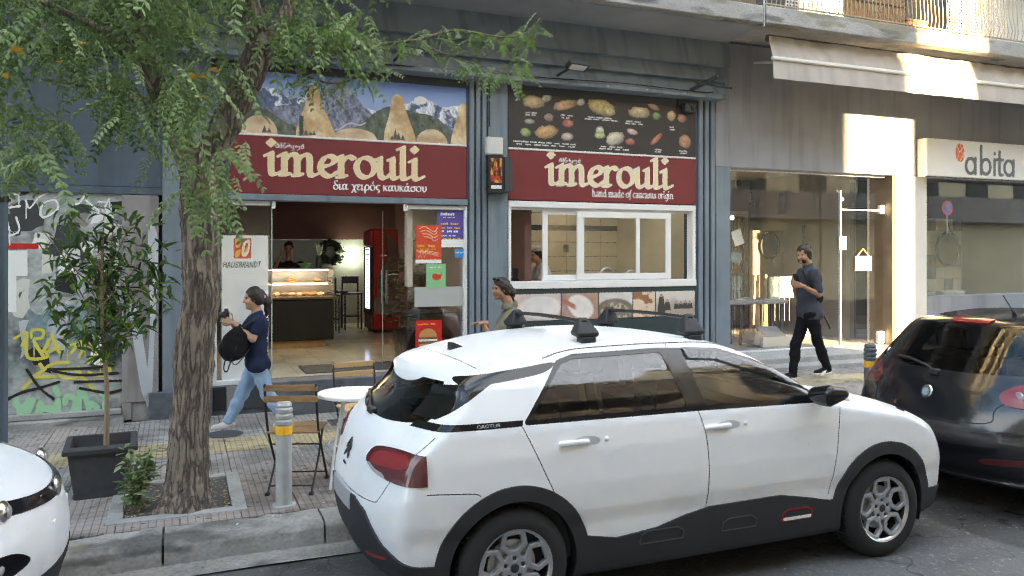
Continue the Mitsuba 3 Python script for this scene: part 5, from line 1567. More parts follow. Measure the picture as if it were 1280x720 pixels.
def barky(pts, r, n=40, seed=0, amp=.022):
    """a trunk or limb with ridged bark"""
    p = spline(pts, 14)
    rad = np.interp(np.linspace(0, 1, len(p)), np.linspace(0, 1, len(r)), r)
    v, f = tube(p, rad, n)
    k = len(p) * n
    ang = np.tile(np.arange(n), len(p)) * 2 * np.pi / n
    al = np.repeat(np.arange(len(p)), n) * .05
    c = np.repeat(p, n, axis=0)
    q = np.stack([np.cos(ang + .3 * np.sin(al * 3)) * 3.4, np.sin(ang + .3 * np.sin(al * 3)) * 3.4, al * 2.4], 1)
    d = np.abs(meshkit.fbm(q * 2.2 + seed, 3, seed=seed) - .5) * 2
    big = meshkit.fbm(q * .6 + 9, 2, seed=seed + 1) - .5
    R = np.repeat(rad, n)
    off = (amp * (d - .35) * np.minimum(1, R / .1) + big * .25 * R)[:, None]
    nn = v[:k] - c
    nn /= np.linalg.norm(nn, axis=1, keepdims=True) + 1e-9
    v = v.copy()
    v[:k] += nn * off
    return v, f


TR = thing('street_tree', 'tall street tree with rough brown trunk growing in a soil pit by the kerb', 'tree')
yt = 6.28
base = px(232, 632, yt)
tr = [base + [0, 0, -.1], base + [0, 0, .06], px(235, 590, yt), px(238, 520, yt), px(243, 440, yt), px(251, 370, yt), px(252, 310, yt), px(249, 250, yt), px(254, 212, yt), px(272, 178, yt - .02), px(296, 128, yt - .05), px(316, 84, yt - .08), px(326, 58, yt - .1)]
tv, tf = barky(tr, [.205, .165, .144, .137, .134, .131, .131, .136, .134, .112, .11, .105, .095], 110, 1, .026)
ca = np.arctan2(tv[:, 1] - base[1], tv[:, 0] - base[0])
ex_ = np.exp(-np.clip(tv[:, 2] - .06, 0, 9) / .13) * (.10 + .16 * np.maximum(0, np.cos(2.5 * ca + .6)) ** 2 + .12 * np.maximum(0, np.cos(3.5 * ca + 2.1)) ** 3)
tv[:, :2] = base[:2] + (tv[:, :2] - base[:2]) * (1 + 1.6 * ex_[:, None])
add(TR + '__trunk', (tv, tf), 'm_bark', smooth=True)
limbs = [([px(243, 225, yt), px(228, 180, yt), px(208, 135, yt - .05), px(186, 80, yt - .15), px(165, 10, yt - .2), px(140, -90, yt - .2), px(90, -220, yt - .2)], [.10, .085, .075, .07, .06, .05, .03]),
         ([px(326, 60, yt - .1), px(318, 20, yt - .1), px(306, -40, yt - .1), px(300, -150, yt), px(330, -280, yt)], [.085, .07, .06, .045, .03]),
         ([px(326, 60, yt - .1), px(346, 36, yt - .05), px(362, 4, yt), px(380, -60, yt + .1), px(430, -160, yt + .2)], [.08, .06, .05, .04, .02]),
         ([px(330, 66, yt - .1), px(370, 66, yt - .2), px(420, 64, yt - .25), px(470, 56, yt - .3), px(520, 50, yt - .3), px(570, 38, yt - .3), px(625, 46, yt - .3), px(655, 42, yt - .3), px(676, 22, yt - .3)], [.034, .026, .022, .018, .013, .010, .007, .005, .003]),
         ([px(322, 80, yt - .1), px(350, 80, yt - .2), px(385, 96, yt - .3), px(415, 104, yt - .3), px(445, 98, yt - .35), px(470, 84, yt - .35)], [.014, .011, .008, .006, .005, .003]),
         ([px(520, 50, yt - .3), px(552, 66, yt - .3), px(600, 82, yt - .3), px(640, 92, yt - .3), px(656, 78, yt - .3)], [.008, .006, .005, .004, .002]),
         ([px(186, 80, yt - .15), px(150, 50, yt - .3), px(90, 20, yt - .5), px(10, -20, yt - .6)], [.05, .035, .025, .015]),
         ([px(208, 135, yt - .05), px(170, 120, yt + .2), px(120, 110, yt + .5), px(60, 100, yt + .6)], [.03, .022, .016, .008]),
         ([px(306, -40, yt - .1), px(230, -60, yt - .5), px(150, -120, yt - .8), px(60, -160, yt - 1)], [.04, .03, .02, .01])]
for p, r in limbs:
    add(TR + '__limb', barky(p, r, 16 if max(r) > .04 else 8, 4, .012), 'm_bark', smooth=True)


def frond(seed, n=7, L=.24):
    """a feathered leaf: a drooping stalk with pairs of oval leaflets"""
    r = np.random.default_rng(seed)
    s = np.linspace(0, 1, n + 1)
    sag = r.uniform(.25, .6)
    P = np.stack([L * s, 0 * s, -sag * L * s ** 1.7], 1)
    out = [tube(P, .0016, 3, False)]

    def leaflet(o, d, up, l, w):
        side = np.cross(up, d)
        side /= np.linalg.norm(side)
        q = [o, o + d * l * .35 + side * w - up * .003, o + d * l * .75 + side * w * .8 - up * .006, o + d * l - up * .010, o + d * l * .75 - side * w * .8 - up * .006, o + d * l * .35 - side * w - up * .003]
        m = o + d * l * .55 + up * .002
        return np.array([*q, m]), np.array([[6, i, (i + 1) % 6] for i in range(6)])
    for i in range(1, n + 1):
        t = P[i] - P[i - 1]
        t /= np.linalg.norm(t)
        for sg in (-1, 1):
            d = np.array([.35, sg * 1.0, 0]) + t * .35 + r.normal(0, .12, 3)
            d[2] -= .25
            d /= np.linalg.norm(d)
            up = np.array([0, 0, 1.0]) + r.normal(0, .25, 3)
            up -= d * (up @ d)
            up /= np.linalg.norm(up)
            l = r.uniform(.040, .056) * (1 - .25 * abs(i / n - .5))
            out.append(leaflet(P[i], d, up, l, l * .24))
    return cat(out)


FR = [frond(100 + k, n=int(rt.integers(6, 9)), L=rt.uniform(.20, .30)) for k in range(8)]


def at_pose(m, p, yaw, pitch, roll, s):
    return mv(mv(m, rx=roll, s=s), p, ry=pitch, rz=yaw)


def fill(n, ur, vr, yr, keep=None, droop=(.0, .7), s=(.62, 1.35)):
    out = []
    while len(out) < n:
        u, v, y = rt.uniform(*ur), rt.uniform(*vr), rt.uniform(*yr)
        if keep and not keep(u, v):
            continue
        out.append((px(u, v, y), rt.uniform(0, 6.28), rt.uniform(*droop), rt.normal(0, .35), rt.uniform(*s)))
    return out


def clump(thr, sc, seed):
    return lambda u, v: meshkit.fbm(np.array([[u / sc, v / sc, seed * 3.7]]), 3, seed)[0] > thr


low = lambda u: 205 + 22 * math.sin(u * .045) - 40 * (90 < u < 175) + 25 * (u < 40)
regA = fill(720, (-60, 215), (-110, 215), (5.3, 7.4), lambda u, v: v < low(u) - 20 and (v < 70 or clump(.44, 55, 1)(u, v)) and not (abs(u - (186 + (v - 80) * .38)) < 32 and 40 < v < 200 and rt.uniform() < .97))
regB = fill(240, (150, 345), (-110, 140), (5.3, 7.0), lambda u, v: clump(.42, 45, 2)(u, v) and not (v > 40 and u > 320) and not (abs(u - (296 - (v - 128) * .42)) < 44 and v > -40 and rt.uniform() < .95))
regC = fill(84, (195, 318), (70, 248), (5.25, 5.85), lambda u, v: abs(u - 262) < 60 - .14 * (v - 70) and clump(.44, 34, 6)(u, v) and not (abs(u - (296 - (v - 128) * .42)) < 24 and v < 175), droop=(.2, 1.0))
regE = fill(90, (345, 460), (-60, 40), (5.4, 6.6), clump(.44, 40, 3))
regF = fill(60, (330, 460), (20, 60), (5.7, 6.1), lambda u, v: clump(.55, 22, 4)(u, v))
tw = []
for (p, r) in limbs[3:6]:
    q = spline(p, 10)
    for k in range(90 if len(p) > 6 else 44):
        i = int(rt.integers(len(q) * .3, len(q)))
        tw.append((q[i] + rt.normal(0, .03, 3), rt.uniform(0, 6.28), rt.uniform(-.2, .7), rt.normal(0, .4), rt.uniform(.45, .8)))
above = []
for k in range(1100):
    d = rt.normal(0, 1, 3)
    d /= np.linalg.norm(d)
    p = np.array([-.6, 6.3, 5.6]) + d * np.array([2.4, 2.2, 1.7]) * rt.uniform(.35, 1) ** .5
    if p[1] < 8.3 and p[2] > 4.1:
        above.append((p, rt.uniform(0, 6.28), rt.uniform(0, .6), rt.normal(0, .4), 1.25))
groups = {'m_leaf': [], 'm_leaf_light': [], 'm_leaf_deep': []}
for k, pose in enumerate(regA + regB + regE + above):
    m = ['m_leaf', 'm_leaf_light', 'm_leaf_deep', 'm_leaf'][int(rt.integers(0, 4))]
    groups[m].append(at_pose(FR[k % 8], *pose))
for m, ms in groups.items():
    k = add(TR + '__crown', cat(ms), m)
    stuff(k)
for k, pose in enumerate(regC + regF + tw):
    to = T().translate(list(map(float, pose[0]))).rotate([0, 0, 1], math.degrees(pose[1])).rotate([0, 1, 0], math.degrees(pose[2])).rotate([1, 0, 0], math.degrees(pose[3])).scale(float(pose[4]))
    fk = ('frond', k % 8)
    if fk not in shared:
        shared[fk] = mikit.ply(FR[k % 8], 'm_leaf')
    put(TR + '__frond', shared[fk], ['m_leaf_light', 'm_leaf', 'm_leaf_light', 'm_leaf_fresh'][k % 4] if k >= len(regC) else ['m_leaf_light', 'm_leaf', 'm_leaf'][k % 3], to)
yl = []
for (u, v) in ((240, 96), (252, 97), (268, 88), (270, 105), (255, 122), (100, 55), (75, 78), (20, 62), (8, 95)):
    yl.append(mv(leafq, px(u, v, 5.3), rz=rt.uniform(0, 6), rx=rt.uniform(-1, 1), s=.045))
k = add(TR + '__yellow_leaves', cat(yl), 'm_leaf_yellow')
stuff(k)

# ------------------------------------------------------------------ potted young tree
pxc, pyc, pz = -.56, 6.93, .13
t = thing('planter_pot', 'square black plastic planter with a thick rim on the pavement', 'planter')


def ring_box(x0, x1, z0, z1, y0=None, w=.02):
    pass


h0, h1, H_ = .205, .25, .40
quad = lambda h, z: [(-h, -h, z), (h, -h, z), (h, h, z), (-h, h, z)]
v = np.array(quad(h0 - .03, 0) + quad(h1 - .03, H_ - .05) + quad(h1, H_ - .05) + quad(h1 + .004, H_ - .02) + quad(h1 - .006, H_) + quad(h1 - .045, H_) + quad(h1 - .05, H_ - .05) + quad(h0 - .05, .04), float) * [1, 1, 1]
f = []
for L_ in range(7):
    for i in range(4):
        a, b = L_ * 4 + i, L_ * 4 + (i + 1) % 4
        f += [[a, b, b + 4], [a, b + 4, a + 4]]
f += [[28, 29, 30], [28, 30, 31], [0, 2, 1], [0, 3, 2]]
add(t + '__pot', mv((v, np.array(f)), (pxc, pyc, pz), rz=.05), 'm_planter')
add(t + '__foot', cat([bx(pxc + sx * .13 - .05, pxc + sx * .13 + .05, pyc - .165, pyc - .10, pz - .005, pz + .03) for sx in (-1, 1)]), 'm_planter')
add(t + '__soil', grid(pxc - .205, pxc + .205, pyc - .205, pyc + .205, 14, 14, lambda x, y: pz + .29 + .03 * meshkit.fbm(np.stack([x * 20, y * 20, 0 * x], -1), 3)), 'm_soil', smooth=True)
for k, (dx, dy, s) in enumerate(((-.06, -.10, .055), (-.10, -.05, .04), (-.03, -.14, .035))):
    o = add('pebble', mv(sphere((0, 0, 0), (s * 1.3, s * .8, s * .5), 2), (pxc + dx, pyc + dy, pz + .33), rz=k), 'm_stone', smooth=True)
    tag(o, ['largest pale stone lying on the soil of the black planter', 'stone behind the largest pale stone in the black planter', 'smallest stone at the front of the black planter'][k], 'stone')
PT = thing('young_tree', 'young leafy tree with a thin stem growing in the square black planter', 'tree')
q0 = np.array([pxc + .03, pyc + .02, pz + .3])
top = px(128, 300, 6.93)
stem = [q0, q0 + (top - q0) * .3 + [.012, 0, 0], q0 + (top - q0) * .6 + [-.01, 0, 0], top]
add(PT + '__stem', tube(spline(stem, 8), np.linspace(.022, .010, 25), 10), 'm_bark_pale', smooth=True)
pr('m_bark_pale', (.26, .20, .13), .8)
tips = []
targets = [(60, 290), (55, 350), (90, 262), (130, 258), (165, 268), (190, 300), (205, 360), (180, 380), (120, 330), (85, 330), (150, 320), (110, 390), (150, 400), (170, 340), (70, 385), (195, 330), (100, 300), (140, 290)]
for i, (u, v) in enumerate(targets):
    e = px(128 + (u - 128) * 1.08, v, 6.93 + rt.uniform(-.32, .32))
    s0 = np.clip((e[2] - q0[2]) / (top[2] - q0[2]) - .30, .45, .95)
    o = q0 + (top - q0) * s0
    b_ = spline([o, o + (e - o) * .5 + [0, 0, -.03], e], 8)
    add(PT + '__branch', tube(b_, np.linspace(.008, .003, len(b_)), 6), 'm_bark_pale')
    tips.append(b_)


def lance(l=.1, w=.013, bend=.35):
    s = np.array([0, .25, .55, .8, 1.0])
    ww = np.array([.25, 1, .9, .5, 0]) * w
    c = np.stack([l * s, 0 * s, -bend * l * s ** 2], 1)
    v = np.vstack([c + np.stack([0 * s, ww, .25 * ww], 1), c, c + np.stack([0 * s, -ww, .25 * ww], 1)])
    f = []
    for i in range(4):
        for o in (0, 5):
            f += [[o + i, o + i + 1, o + 6 + i], [o + i, o + 6 + i, o + 5 + i]]
    return v, np.array(f)


LN = [lance(.10, .012, .3), lance(.085, .014, .6), lance(.115, .013, .15)]
for k in range(3):
    shared['lance', k] = mikit.ply(LN[k], 'm_lance', smooth=True)
leafmat('m_lance', (.10, .165, .065))
leafmat('m_lance_deep', (.055, .105, .045))
n = 0
bulk = {'m_lance': [], 'm_lance_deep': [], 'm_leaf_fresh': []}
for b_ in tips:
    for k in range(44):
        i = int(len(b_) * (1 - rt.uniform(0, 1) ** 1.6 * .75)) - 1
        p = b_[i] + rt.normal(0, .055, 3)
        yaw, pit, rol, s = rt.uniform(0, 6.28), rt.uniform(-.5, .9), rt.normal(0, .5), rt.uniform(.85, 1.35)
        m = ['m_lance', 'm_lance', 'm_lance_deep', 'm_leaf_fresh'][int(rt.integers(0, 4)) if rt.uniform() < .8 else 0]
        if p[1] < 6.95 and n < 290:
            n += 1
            put(PT + '__leaf', shared['lance', k % 3], m, T().translate(list(map(float, p))).rotate([0, 0, 1], math.degrees(yaw)).rotate([0, 1, 0], math.degrees(pit)).rotate([1, 0, 0], math.degrees(rol)).scale(s))
        else:
            bulk[m].append(at_pose(LN[k % 3], p, yaw, pit, rol, s))
for m, ms in bulk.items():
    if ms:
        stuff(add(PT + '__foliage', cat(ms), m))

# weed at the foot of the street tree
t = thing('weed', 'green leafy weed growing between the planter and the tree trunk', 'plant')
bulk = {'m_leaf_light': [], 'm_leaf': []}
for k in range(9):
    e = px(rt.uniform(156, 196), rt.uniform(556, 612), rt.uniform(6.15, 6.4))
    o = np.array([rt.uniform(-.38, -.26), 6.3, .12])
    b_ = spline([o, (o + e) / 2 + [0, 0, .05], e], 6)
    add(t + '__stem', tube(b_, .004, 5), 'm_bark_pale')
    for j in range(30):
        p = b_[int(rt.integers(2, len(b_)))] + rt.normal(0, .03, 3)
        l = rt.uniform(.03, .055)
        bulk[['m_leaf_light', 'm_leaf'][int(rt.integers(0, 2))]].append(mv(leafq, p, rz=rt.uniform(0, 6.3), rx=rt.uniform(-.8, .8), ry=rt.uniform(-.6, .6), s=(l, l * .8, l)))
for m, ms in bulk.items():
    stuff(add(t + '__leaves', cat(ms), m))
# ------------------------------------------------------------------ cars
def f_paint(p, n, uv):
    d = fbm(p.x * 2.2, p.y * 2.2, p.z * 3.0, octaves=4)
    sp = smoothstep(.80, .86, noise(p.x * 75, p.y * 75, p.z * 75)) * smoothstep(.45, .65, noise(p.x * 6, p.y * 6, p.z * 6))
    dust = smoothstep(.45, .75, fbm(p.x * 5 + 3, p.y * 5, p.z * 9, octaves=3)) * smoothstep(.95, .35, p.z)
    return mi.Color3f(.68, .70, .73) * (.95 + .1 * d) * (1 - .07 * sp) * (1 - .10 * dust)


pr('m_car_white', proc(f_paint), .16, specular=.8, clearcoat=1.0, clearcoat_gloss=.97)
pr('m_car_black', (.006, .007, .010), .12, specular=.5, clearcoat=1.0, clearcoat_gloss=.97)
pr('m_cladding', (.022, .024, .028), .55, specular=.4)
pr('m_gloss_black', (.008, .008, .010), .08, specular=.6)
pr('m_seam', (.09, .09, .095), .6)
pr('m_lamp_red', (.20, .006, .008), .10, specular=.6, clearcoat=1.0)
pr('m_lamp_dark', (.075, .006, .010), .10, specular=.6, clearcoat=1.0)
pr('m_lamp_clear', (.35, .34, .35), .12, .3, specular=.6, clearcoat=1.0)
pr('m_chrome', (.75, .75, .76), .12, 1.0)
pr('m_rim', (.50, .51, .53), .28, .75)
pr('m_disc_dark', (.03, .03, .03), .5, .4)
pr('m_seat', (.035, .035, .04), .85)


class Body:
    """a car's outer skin: its side outline bent round in plan, narrowed towards the roof and the ends; every panel, pane and lamp is cut out of this one surface"""

    def __init__(self, prof, W, bow_r, bow_f, crown, length, h=.026, k=.05, pinch_r=.10, pinch_f=.15):
        self.L = length
        p = spline(prof, 7, True)
        self.poly = Polygon(p).buffer(0)
        gx, gz = np.arange(-.5, length + .5, .02), np.arange(-.3, 1.9, .02)
        X, Z = np.meshgrid(gx, gz, indexing='ij')
        pts = shapely.points(X.ravel(), Z.ravel())
        d = shapely.distance(self.poly.exterior, pts) * np.where(shapely.contains(self.poly, pts), -1, 1)
        self.sd, self.g0 = d.reshape(X.shape), (gx[0], gz[0])
        self.W = W
        self.par = (bow_r, bow_f, crown, k, pinch_r, pinch_f)
        lo, hi = np.array([-.15, -1.02, .05]), np.array([length + .15, 1.02, 1.68])
        n = np.ceil((hi - lo) / h).astype(int)
        ax = [lo[i] + h * np.arange(n[i] + 1) for i in range(3)]
        P = np.stack(np.meshgrid(*ax, indexing='ij'), -1)
        f = self.f(P)
        v, t = surface_nets(f, lo, h)
        for _ in range(3):
            g = self.grad(v)
            v = v - g * (self.f(v) / np.maximum((g * g).sum(1), .2))[:, None]
        nrm = self.grad(v)
        nrm /= np.linalg.norm(nrm, axis=1, keepdims=True)
        if (np.einsum('ij,ij->i', np.cross(v[t[:, 1]] - v[t[:, 0]], v[t[:, 2]] - v[t[:, 0]]), nrm[t[:, 0]]).mean()) < 0:
            t = t[:, ::-1]
        m = m3.Mesh(np.hstack([v, nrm]).astype(np.float32), t.astype(np.uint32))
        m.merge()
        self.O = m3.Manifold(m).as_original()
        if self.O.is_empty():
            raise RuntimeError(f'body not closed: {self.O.status()}')
        self.id = self.O.original_id()

    def f(self, P):
        bow_r, bow_f, crown, k, pr_, pf = self.par
        x, y, z = P[..., 0], np.abs(P[..., 1]), P[..., 2]
        q = (y / .85)
        mid = self.L / 2
        wr, wf = np.clip((mid - x) / mid, 0, 1), np.clip((x - mid) / mid, 0, 1)
        xs = x - bow_r * q ** 2.4 * np.clip(wr * 1.6, 0, 1) + bow_f * q ** 2.4 * np.clip(wf * 1.6, 0, 1)
        zs = z + crown * q ** 2 * np.clip((z - .8) / .5, 0, 1)
        s = map_coordinates(self.sd, [(xs - self.g0[0]) / .02, (zs - self.g0[1]) / .02], order=3, mode='nearest') if False else map_coordinates(self._pref(), [(xs - self.g0[0]) / .02, (zs - self.g0[1]) / .02], order=3, mode='nearest', prefilter=False)
        W = np.interp(z, *self.W) - pr_ * np.clip((.62 - x) / .62, 0, 1.3) ** 2 - pf * np.clip((x - self.L + .75) / .75, 0, 1.3) ** 2
        return smax(s, (y - W) * .93, k)

    def _pref(self):
        if not hasattr(self, '_p'):
            from scipy.ndimage import spline_filter
            self._p = spline_filter(self.sd, 3)
        return self._p

    def grad(self, v, e=.012):
        g = np.zeros_like(v)
        for a in range(3):
            d = np.zeros(3)
            d[a] = e
            g[:, a] = (self.f(v + d) - self.f(v - d)) / (2 * e)
        return g

    def sheet(self, solid, neg=False):
        """the skin inside (or outside) a cutting solid: vertices, triangles, normals"""
        r = (self.O - solid) if neg else (self.O ^ solid)
        m = r.to_mesh()
        vp, tv = np.array(m.vert_properties), np.array(m.tri_verts)
        ri, ro = np.array(m.run_index), list(m.run_original_id)
        sel = np.vstack([tv[ri[i] // 3:ri[i + 1] // 3] for i in range(len(ro)) if ro[i] == self.id] or [np.zeros((0, 3), int)])
        used, inv = np.unique(sel, return_inverse=True)
        n = vp[used, 3:6]
        n = n / np.maximum(np.linalg.norm(n, axis=1, keepdims=True), 1e-9)
        return vp[used, :3].astype(float), inv.reshape(-1, 3), n


def side_cut(poly, y0=-1.2, y1=1.2):
    """a prism whose outline is drawn in the car's side view"""
    out = m3.Manifold()
    for g in getattr(poly, 'geoms', [poly]):
        cs = m3.CrossSection([np.array(g.exterior.coords[:-1])] + [np.array(r.coords[:-1]) for r in g.interiors], m3.FillRule.EvenOdd)
        out = out + m3.Manifold.extrude(cs, y1 - y0).rotate([90, 0, 0]).translate([0, y1, 0])
    return out


def end_cut(poly, x0, x1):
    """a prism whose outline is drawn in the car's end view (y, z)"""
    out = m3.Manifold()
    for g in getattr(poly, 'geoms', [poly]):
        cs = m3.CrossSection([np.array(g.exterior.coords[:-1])], m3.FillRule.EvenOdd)
        out = out + m3.Manifold.extrude(cs, x1 - x0).rotate([90, 0, 90]).translate([x0, 0, 0])
    return out


def top_cut(poly, z0, z1):
    out = m3.Manifold()
    for g in getattr(poly, 'geoms', [poly]):
        cs = m3.CrossSection([np.array(g.exterior.coords[:-1])], m3.FillRule.EvenOdd)
        out = out + m3.Manifold.extrude(cs, z1 - z0).translate([0, 0, z0])
    return out


def push(sh, d):
    return sh[0] + sh[2] * d, sh[1], sh[2]


def thick(sh, d):
    """a skin pushed out by d, with edge walls back down to the body"""
    v, f, n = sh
    e = np.sort(np.vstack([f[:, [0, 1]], f[:, [1, 2]], f[:, [2, 0]]]), axis=1)
    full = np.vstack([f[:, [0, 1]], f[:, [1, 2]], f[:, [2, 0]]])
    key = e[:, 0].astype(np.int64) * len(v) + e[:, 1]
    u, idx, cnt = np.unique(key, return_index=True, return_counts=True)
    b = full[idx[cnt == 1]]
    o = v + n * d
    k = len(v)
    w = np.vstack([o, o[b[:, 0]], o[b[:, 1]], v[b[:, 0]] - n[b[:, 0]] * .004, v[b[:, 1]] - n[b[:, 1]] * .004])
    m = len(b)
    i = np.arange(m)
    F = np.vstack([f, np.stack([k + i, k + 2 * m + i, k + m + i], 1), np.stack([k + m + i, k + 2 * m + i, k + 3 * m + i], 1)])
    wn = np.cross(o[b[:, 1]] - o[b[:, 0]], n[b[:, 0]])
    wn /= np.linalg.norm(wn, axis=1, keepdims=True) + 1e-12
    return w, F, np.vstack([n, wn, wn, wn, wn])


def poly(pts, r=0.0):
    g = Polygon(pts)
    return g.buffer(-r).buffer(2 * r).buffer(-r) if r else g


def smooth_poly(pts, n=5):
    return Polygon(spline(pts, n, True)).buffer(0)


class Car:
    def __init__(self, key, body, ox, oy, oz=0.0):
        self.k, self.b, self.o = key, body, np.array([ox, oy, oz])
        self.cuts = m3.Manifold()

    def put(self, part, sh, m):
        v, f, n = sh
        if len(f) == 0:
            return None
        return add(f'{self.k}__{part}', (v + self.o, f), m, normals=n)

    def mesh(self, part, m, mat, smooth=False):
        v, f = vf(m)
        return add(f'{self.k}__{part}', (v + self.o, f), mat, smooth)

    def panel(self, part, solid, mat, d=None, keep=False):
        """a region of the skin as a part of its own; the body loses it"""
        sh = self.b.sheet(solid)
        if not keep:
            self.cuts = self.cuts + solid
        return self.put(part, sh if d is None else (thick(sh, d) if d > 0 else push(sh, d)), mat)


def rim_wheel(car, X, side, R, width, rr_, spokes, face):
    """tyre and alloy wheel; side = -1 for the street side"""
    s = side
    yc = face * s
    w = width
    prof = [(rr_ - .012, .0), (rr_ + .004, -.006), (rr_ + .03, -.004), (R - .045, .0), (R - .018, .012), (R - .004, .035), (R, .06), (R, w - .06), (R - .01, w - .03), (R - .04, w - .01), (rr_, w)]
    v, f = lathe(prof, 56)
    # lathe axis z -> y
    to = lambda m, yy: (lambda v, f: (np.stack([v[:, 0], yy - s * v[:, 2], v[:, 1]], 1) + [X, 0, R - .004], f))(*vf(m))
    wk = car.mesh('wheel', to((v, f), yc), 'm_rubber', 35)
    tr = []
    for k in range(60):
        a = 2 * math.pi * k / 60
        b = bx(-.0035, .0035, .04, w - .04, R - .003, R + .003, 0)
        vv = np.stack([b[0][:, 0], b[0][:, 2], b[0][:, 1]], 1)
        c_, s_ = math.cos(a), math.sin(a)
        tr.append((np.stack([vv[:, 0] * c_ - vv[:, 1] * s_, vv[:, 0] * s_ + vv[:, 1] * c_, vv[:, 2]], 1), b[1]))
    add(wk + '__tread', (lambda m: (m[0] + car.o, m[1]))(to(cat(tr), yc)), 'm_rubber')
    barrel = lathe([(rr_ - .010, .012), (rr_ - .03, .03), (rr_ - .035, .16), (.02, .165)], 48)
    add(wk + '__barrel', (lambda m: (m[0] + car.o, m[1]))(to(barrel, yc)), 'm_disc_dark', smooth=35)
    disc = lathe([(0, .07), (rr_ * .62, .07), (rr_ * .62, .085), (0, .085)], 36)
    add(wk + '__brake', (lambda m: (m[0] + car.o, m[1]))(to(disc, yc)), 'm_galv')
    g = spokes(rr_)
    m = trimesh.creation.extrude_polygon(g, .03, engine='earcut') if isinstance(g, Polygon) else None
    parts = []
    for q in (getattr(g, 'geoms', [g])):
        parts.append(vf(trimesh.creation.extrude_polygon(q, .022, engine='earcut')))
        inner = q.buffer(-.006)
        for qq in getattr(inner, 'geoms', [inner]):
            if qq.area > 1e-5:
                vv, ff = vf(trimesh.creation.extrude_polygon(qq, .006, engine='earcut'))
                parts.append((vv - [0, 0, .006], ff))
    v, f = cat(parts)
    dish = np.hypot(v[:, 0], v[:, 1])
    v[:, 2] += .030 - .018 * np.clip(dish / rr_, 0, 1) ** 2
    add(wk + '__rim', (lambda m: (m[0] + car.o, m[1]))(to((v, f), yc)), 'm_rim', smooth=25)
    lip = lathe([(rr_ - .030, .018), (rr_ - .018, .004), (rr_ - .004, .0), (rr_ + .003, .006), (rr_ - .006, .016), (rr_ - .03, .035)], 56)
    add(wk + '__rim_lip', (lambda m: (m[0] + car.o, m[1]))(to(lip, yc)), 'm_rim', smooth=35)
    cap_ = lathe([(0, -.004), (.022, -.003), (.027, .004), (.027, .02), (0, .02)], 24)
    add(wk + '__hub_cap', (lambda m: (m[0] + car.o, m[1]))(to((cap_[0] + [0, 0, .022], cap_[1]), yc)), 'm_cladding', smooth=30)
    nuts = [mv(lathe([(0, .012), (.010, .014), (.010, .03)], 8), (.052 * math.cos(q), .052 * math.sin(q), .012)) for q in np.arange(5) * 2 * math.pi / 5 + .3]
    add(wk + '__nuts', (lambda m: (m[0] + car.o, m[1]))(to(cat(nuts), yc)), 'm_black')
    return wk


def loop_spokes(rr_):
    """five rounded loops round the hub"""
    out = [Point(0, 0).buffer(.075, 24), Point(0, 0).buffer(rr_ - .004, 48).difference(Point(0, 0).buffer(rr_ - .022, 48))]
    for k in range(5):
        a = 2 * math.pi * k / 5 + .35
        w = .080
        pts = [(.060, -.020), (.060, .020), (rr_ * .52, w), (rr_ - .03, w * .80), (rr_ - .012, w * .5), (rr_ - .012, -w * .5), (rr_ - .03, -w * .80), (rr_ * .52, -w)]
        o = Polygon(pts).buffer(-.012).buffer(.024).buffer(-.012)
        o = o.union(Polygon(pts).buffer(-.004).buffer(.004))
        inn = Polygon([(.098, -.018), (.098, .018), (rr_ * .56, w - .030), (rr_ - .048, w * .8 - .026), (rr_ - .048, -w * .8 + .026), (rr_ * .56, -w + .030)]).buffer(-.010).buffer(.010)
        out.append(affinity.rotate(o.difference(inn), math.degrees(a), origin=(0, 0)))
    g = unary_union(out)
    for q in np.arange(5) * 2 * math.pi / 5 + .3:
        g = g.difference(Point(.052 * math.cos(q), .052 * math.sin(q)).buffer(.011))
    return g.buffer(0)


def five_spokes(rr_):
    out = [Point(0, 0).buffer(.07, 24), Point(0, 0).buffer(rr_ - .004, 48).difference(Point(0, 0).buffer(rr_ - .022, 48))]
    for k in range(5):
        a = 360 * k / 5
        out.append(affinity.rotate(Polygon([(.03, -.035), (.03, .035), (rr_ - .01, .05), (rr_ - .01, .018), (.1, 0), (rr_ - .01, -.018), (rr_ - .01, -.05)]), a, origin=(0, 0)))
    return unary_union(out).buffer(0)


def cabin(car, x0, x1, zf, belt):
    """dark tub, four seats and a wheel, seen dimly through the panes"""
    car.mesh('cabin', cat(bx(x0, x1, -.74, .74, .28, .32, 0), bx(x0, x1, -.76, -.73, .3, belt - .08, 0), bx(x0, x1, .73, .76, .3, belt - .08, 0), bx(x0, x0 + .04, -.73, .73, .3, belt - .1, 0), bx(x1 - .5, x1, -.73, .73, .6, belt - .06, .05)), 'm_seat')
    for sx in (x0 + .42, x0 + 1.30):
        for sy in (-.36, .36):
            k = car.mesh('seat', cat(bx(sx, sx + .5, sy - .24, sy + .24, .48, .60, .04), mv(bx(-.07, .07, -.23, .23, 0, .60, .05), (sx - .02, sy, .55), ry=-.22)), 'm_seat')
            add(k + '__headrest', (lambda m: (m[0] + car.o, m[1]))(mv(bx(-.05, .05, -.13, .13, 0, .18, .04), (sx - .19, sy, 1.16), ry=-.1)), 'm_seat')


def tubs(car, xs, R):
    """the dark insides of the wheel arches"""
    for X in xs:
        for s in (-1, 1):
            a = np.linspace(-.35, math.pi + .35, 22)
            rad = R + .05
            ring = np.stack([X + rad * np.cos(a), 0 * a, R + rad * np.sin(a)], 1)
            o, i = ring + [0, s * .82, 0], ring + [0, s * .50, 0]
            v = np.vstack([o, i])
            n = len(a)
            f = [[j, j + 1, n + j + 1] for j in range(n - 1)] + [[j, n + j + 1, n + j] for j in range(n - 1)]
            f += [[n, n + j, n + j + 1] for j in range(1, n - 1)]
            car.mesh('wheel_arch_liner', (v, np.array(f)), 'm_black')


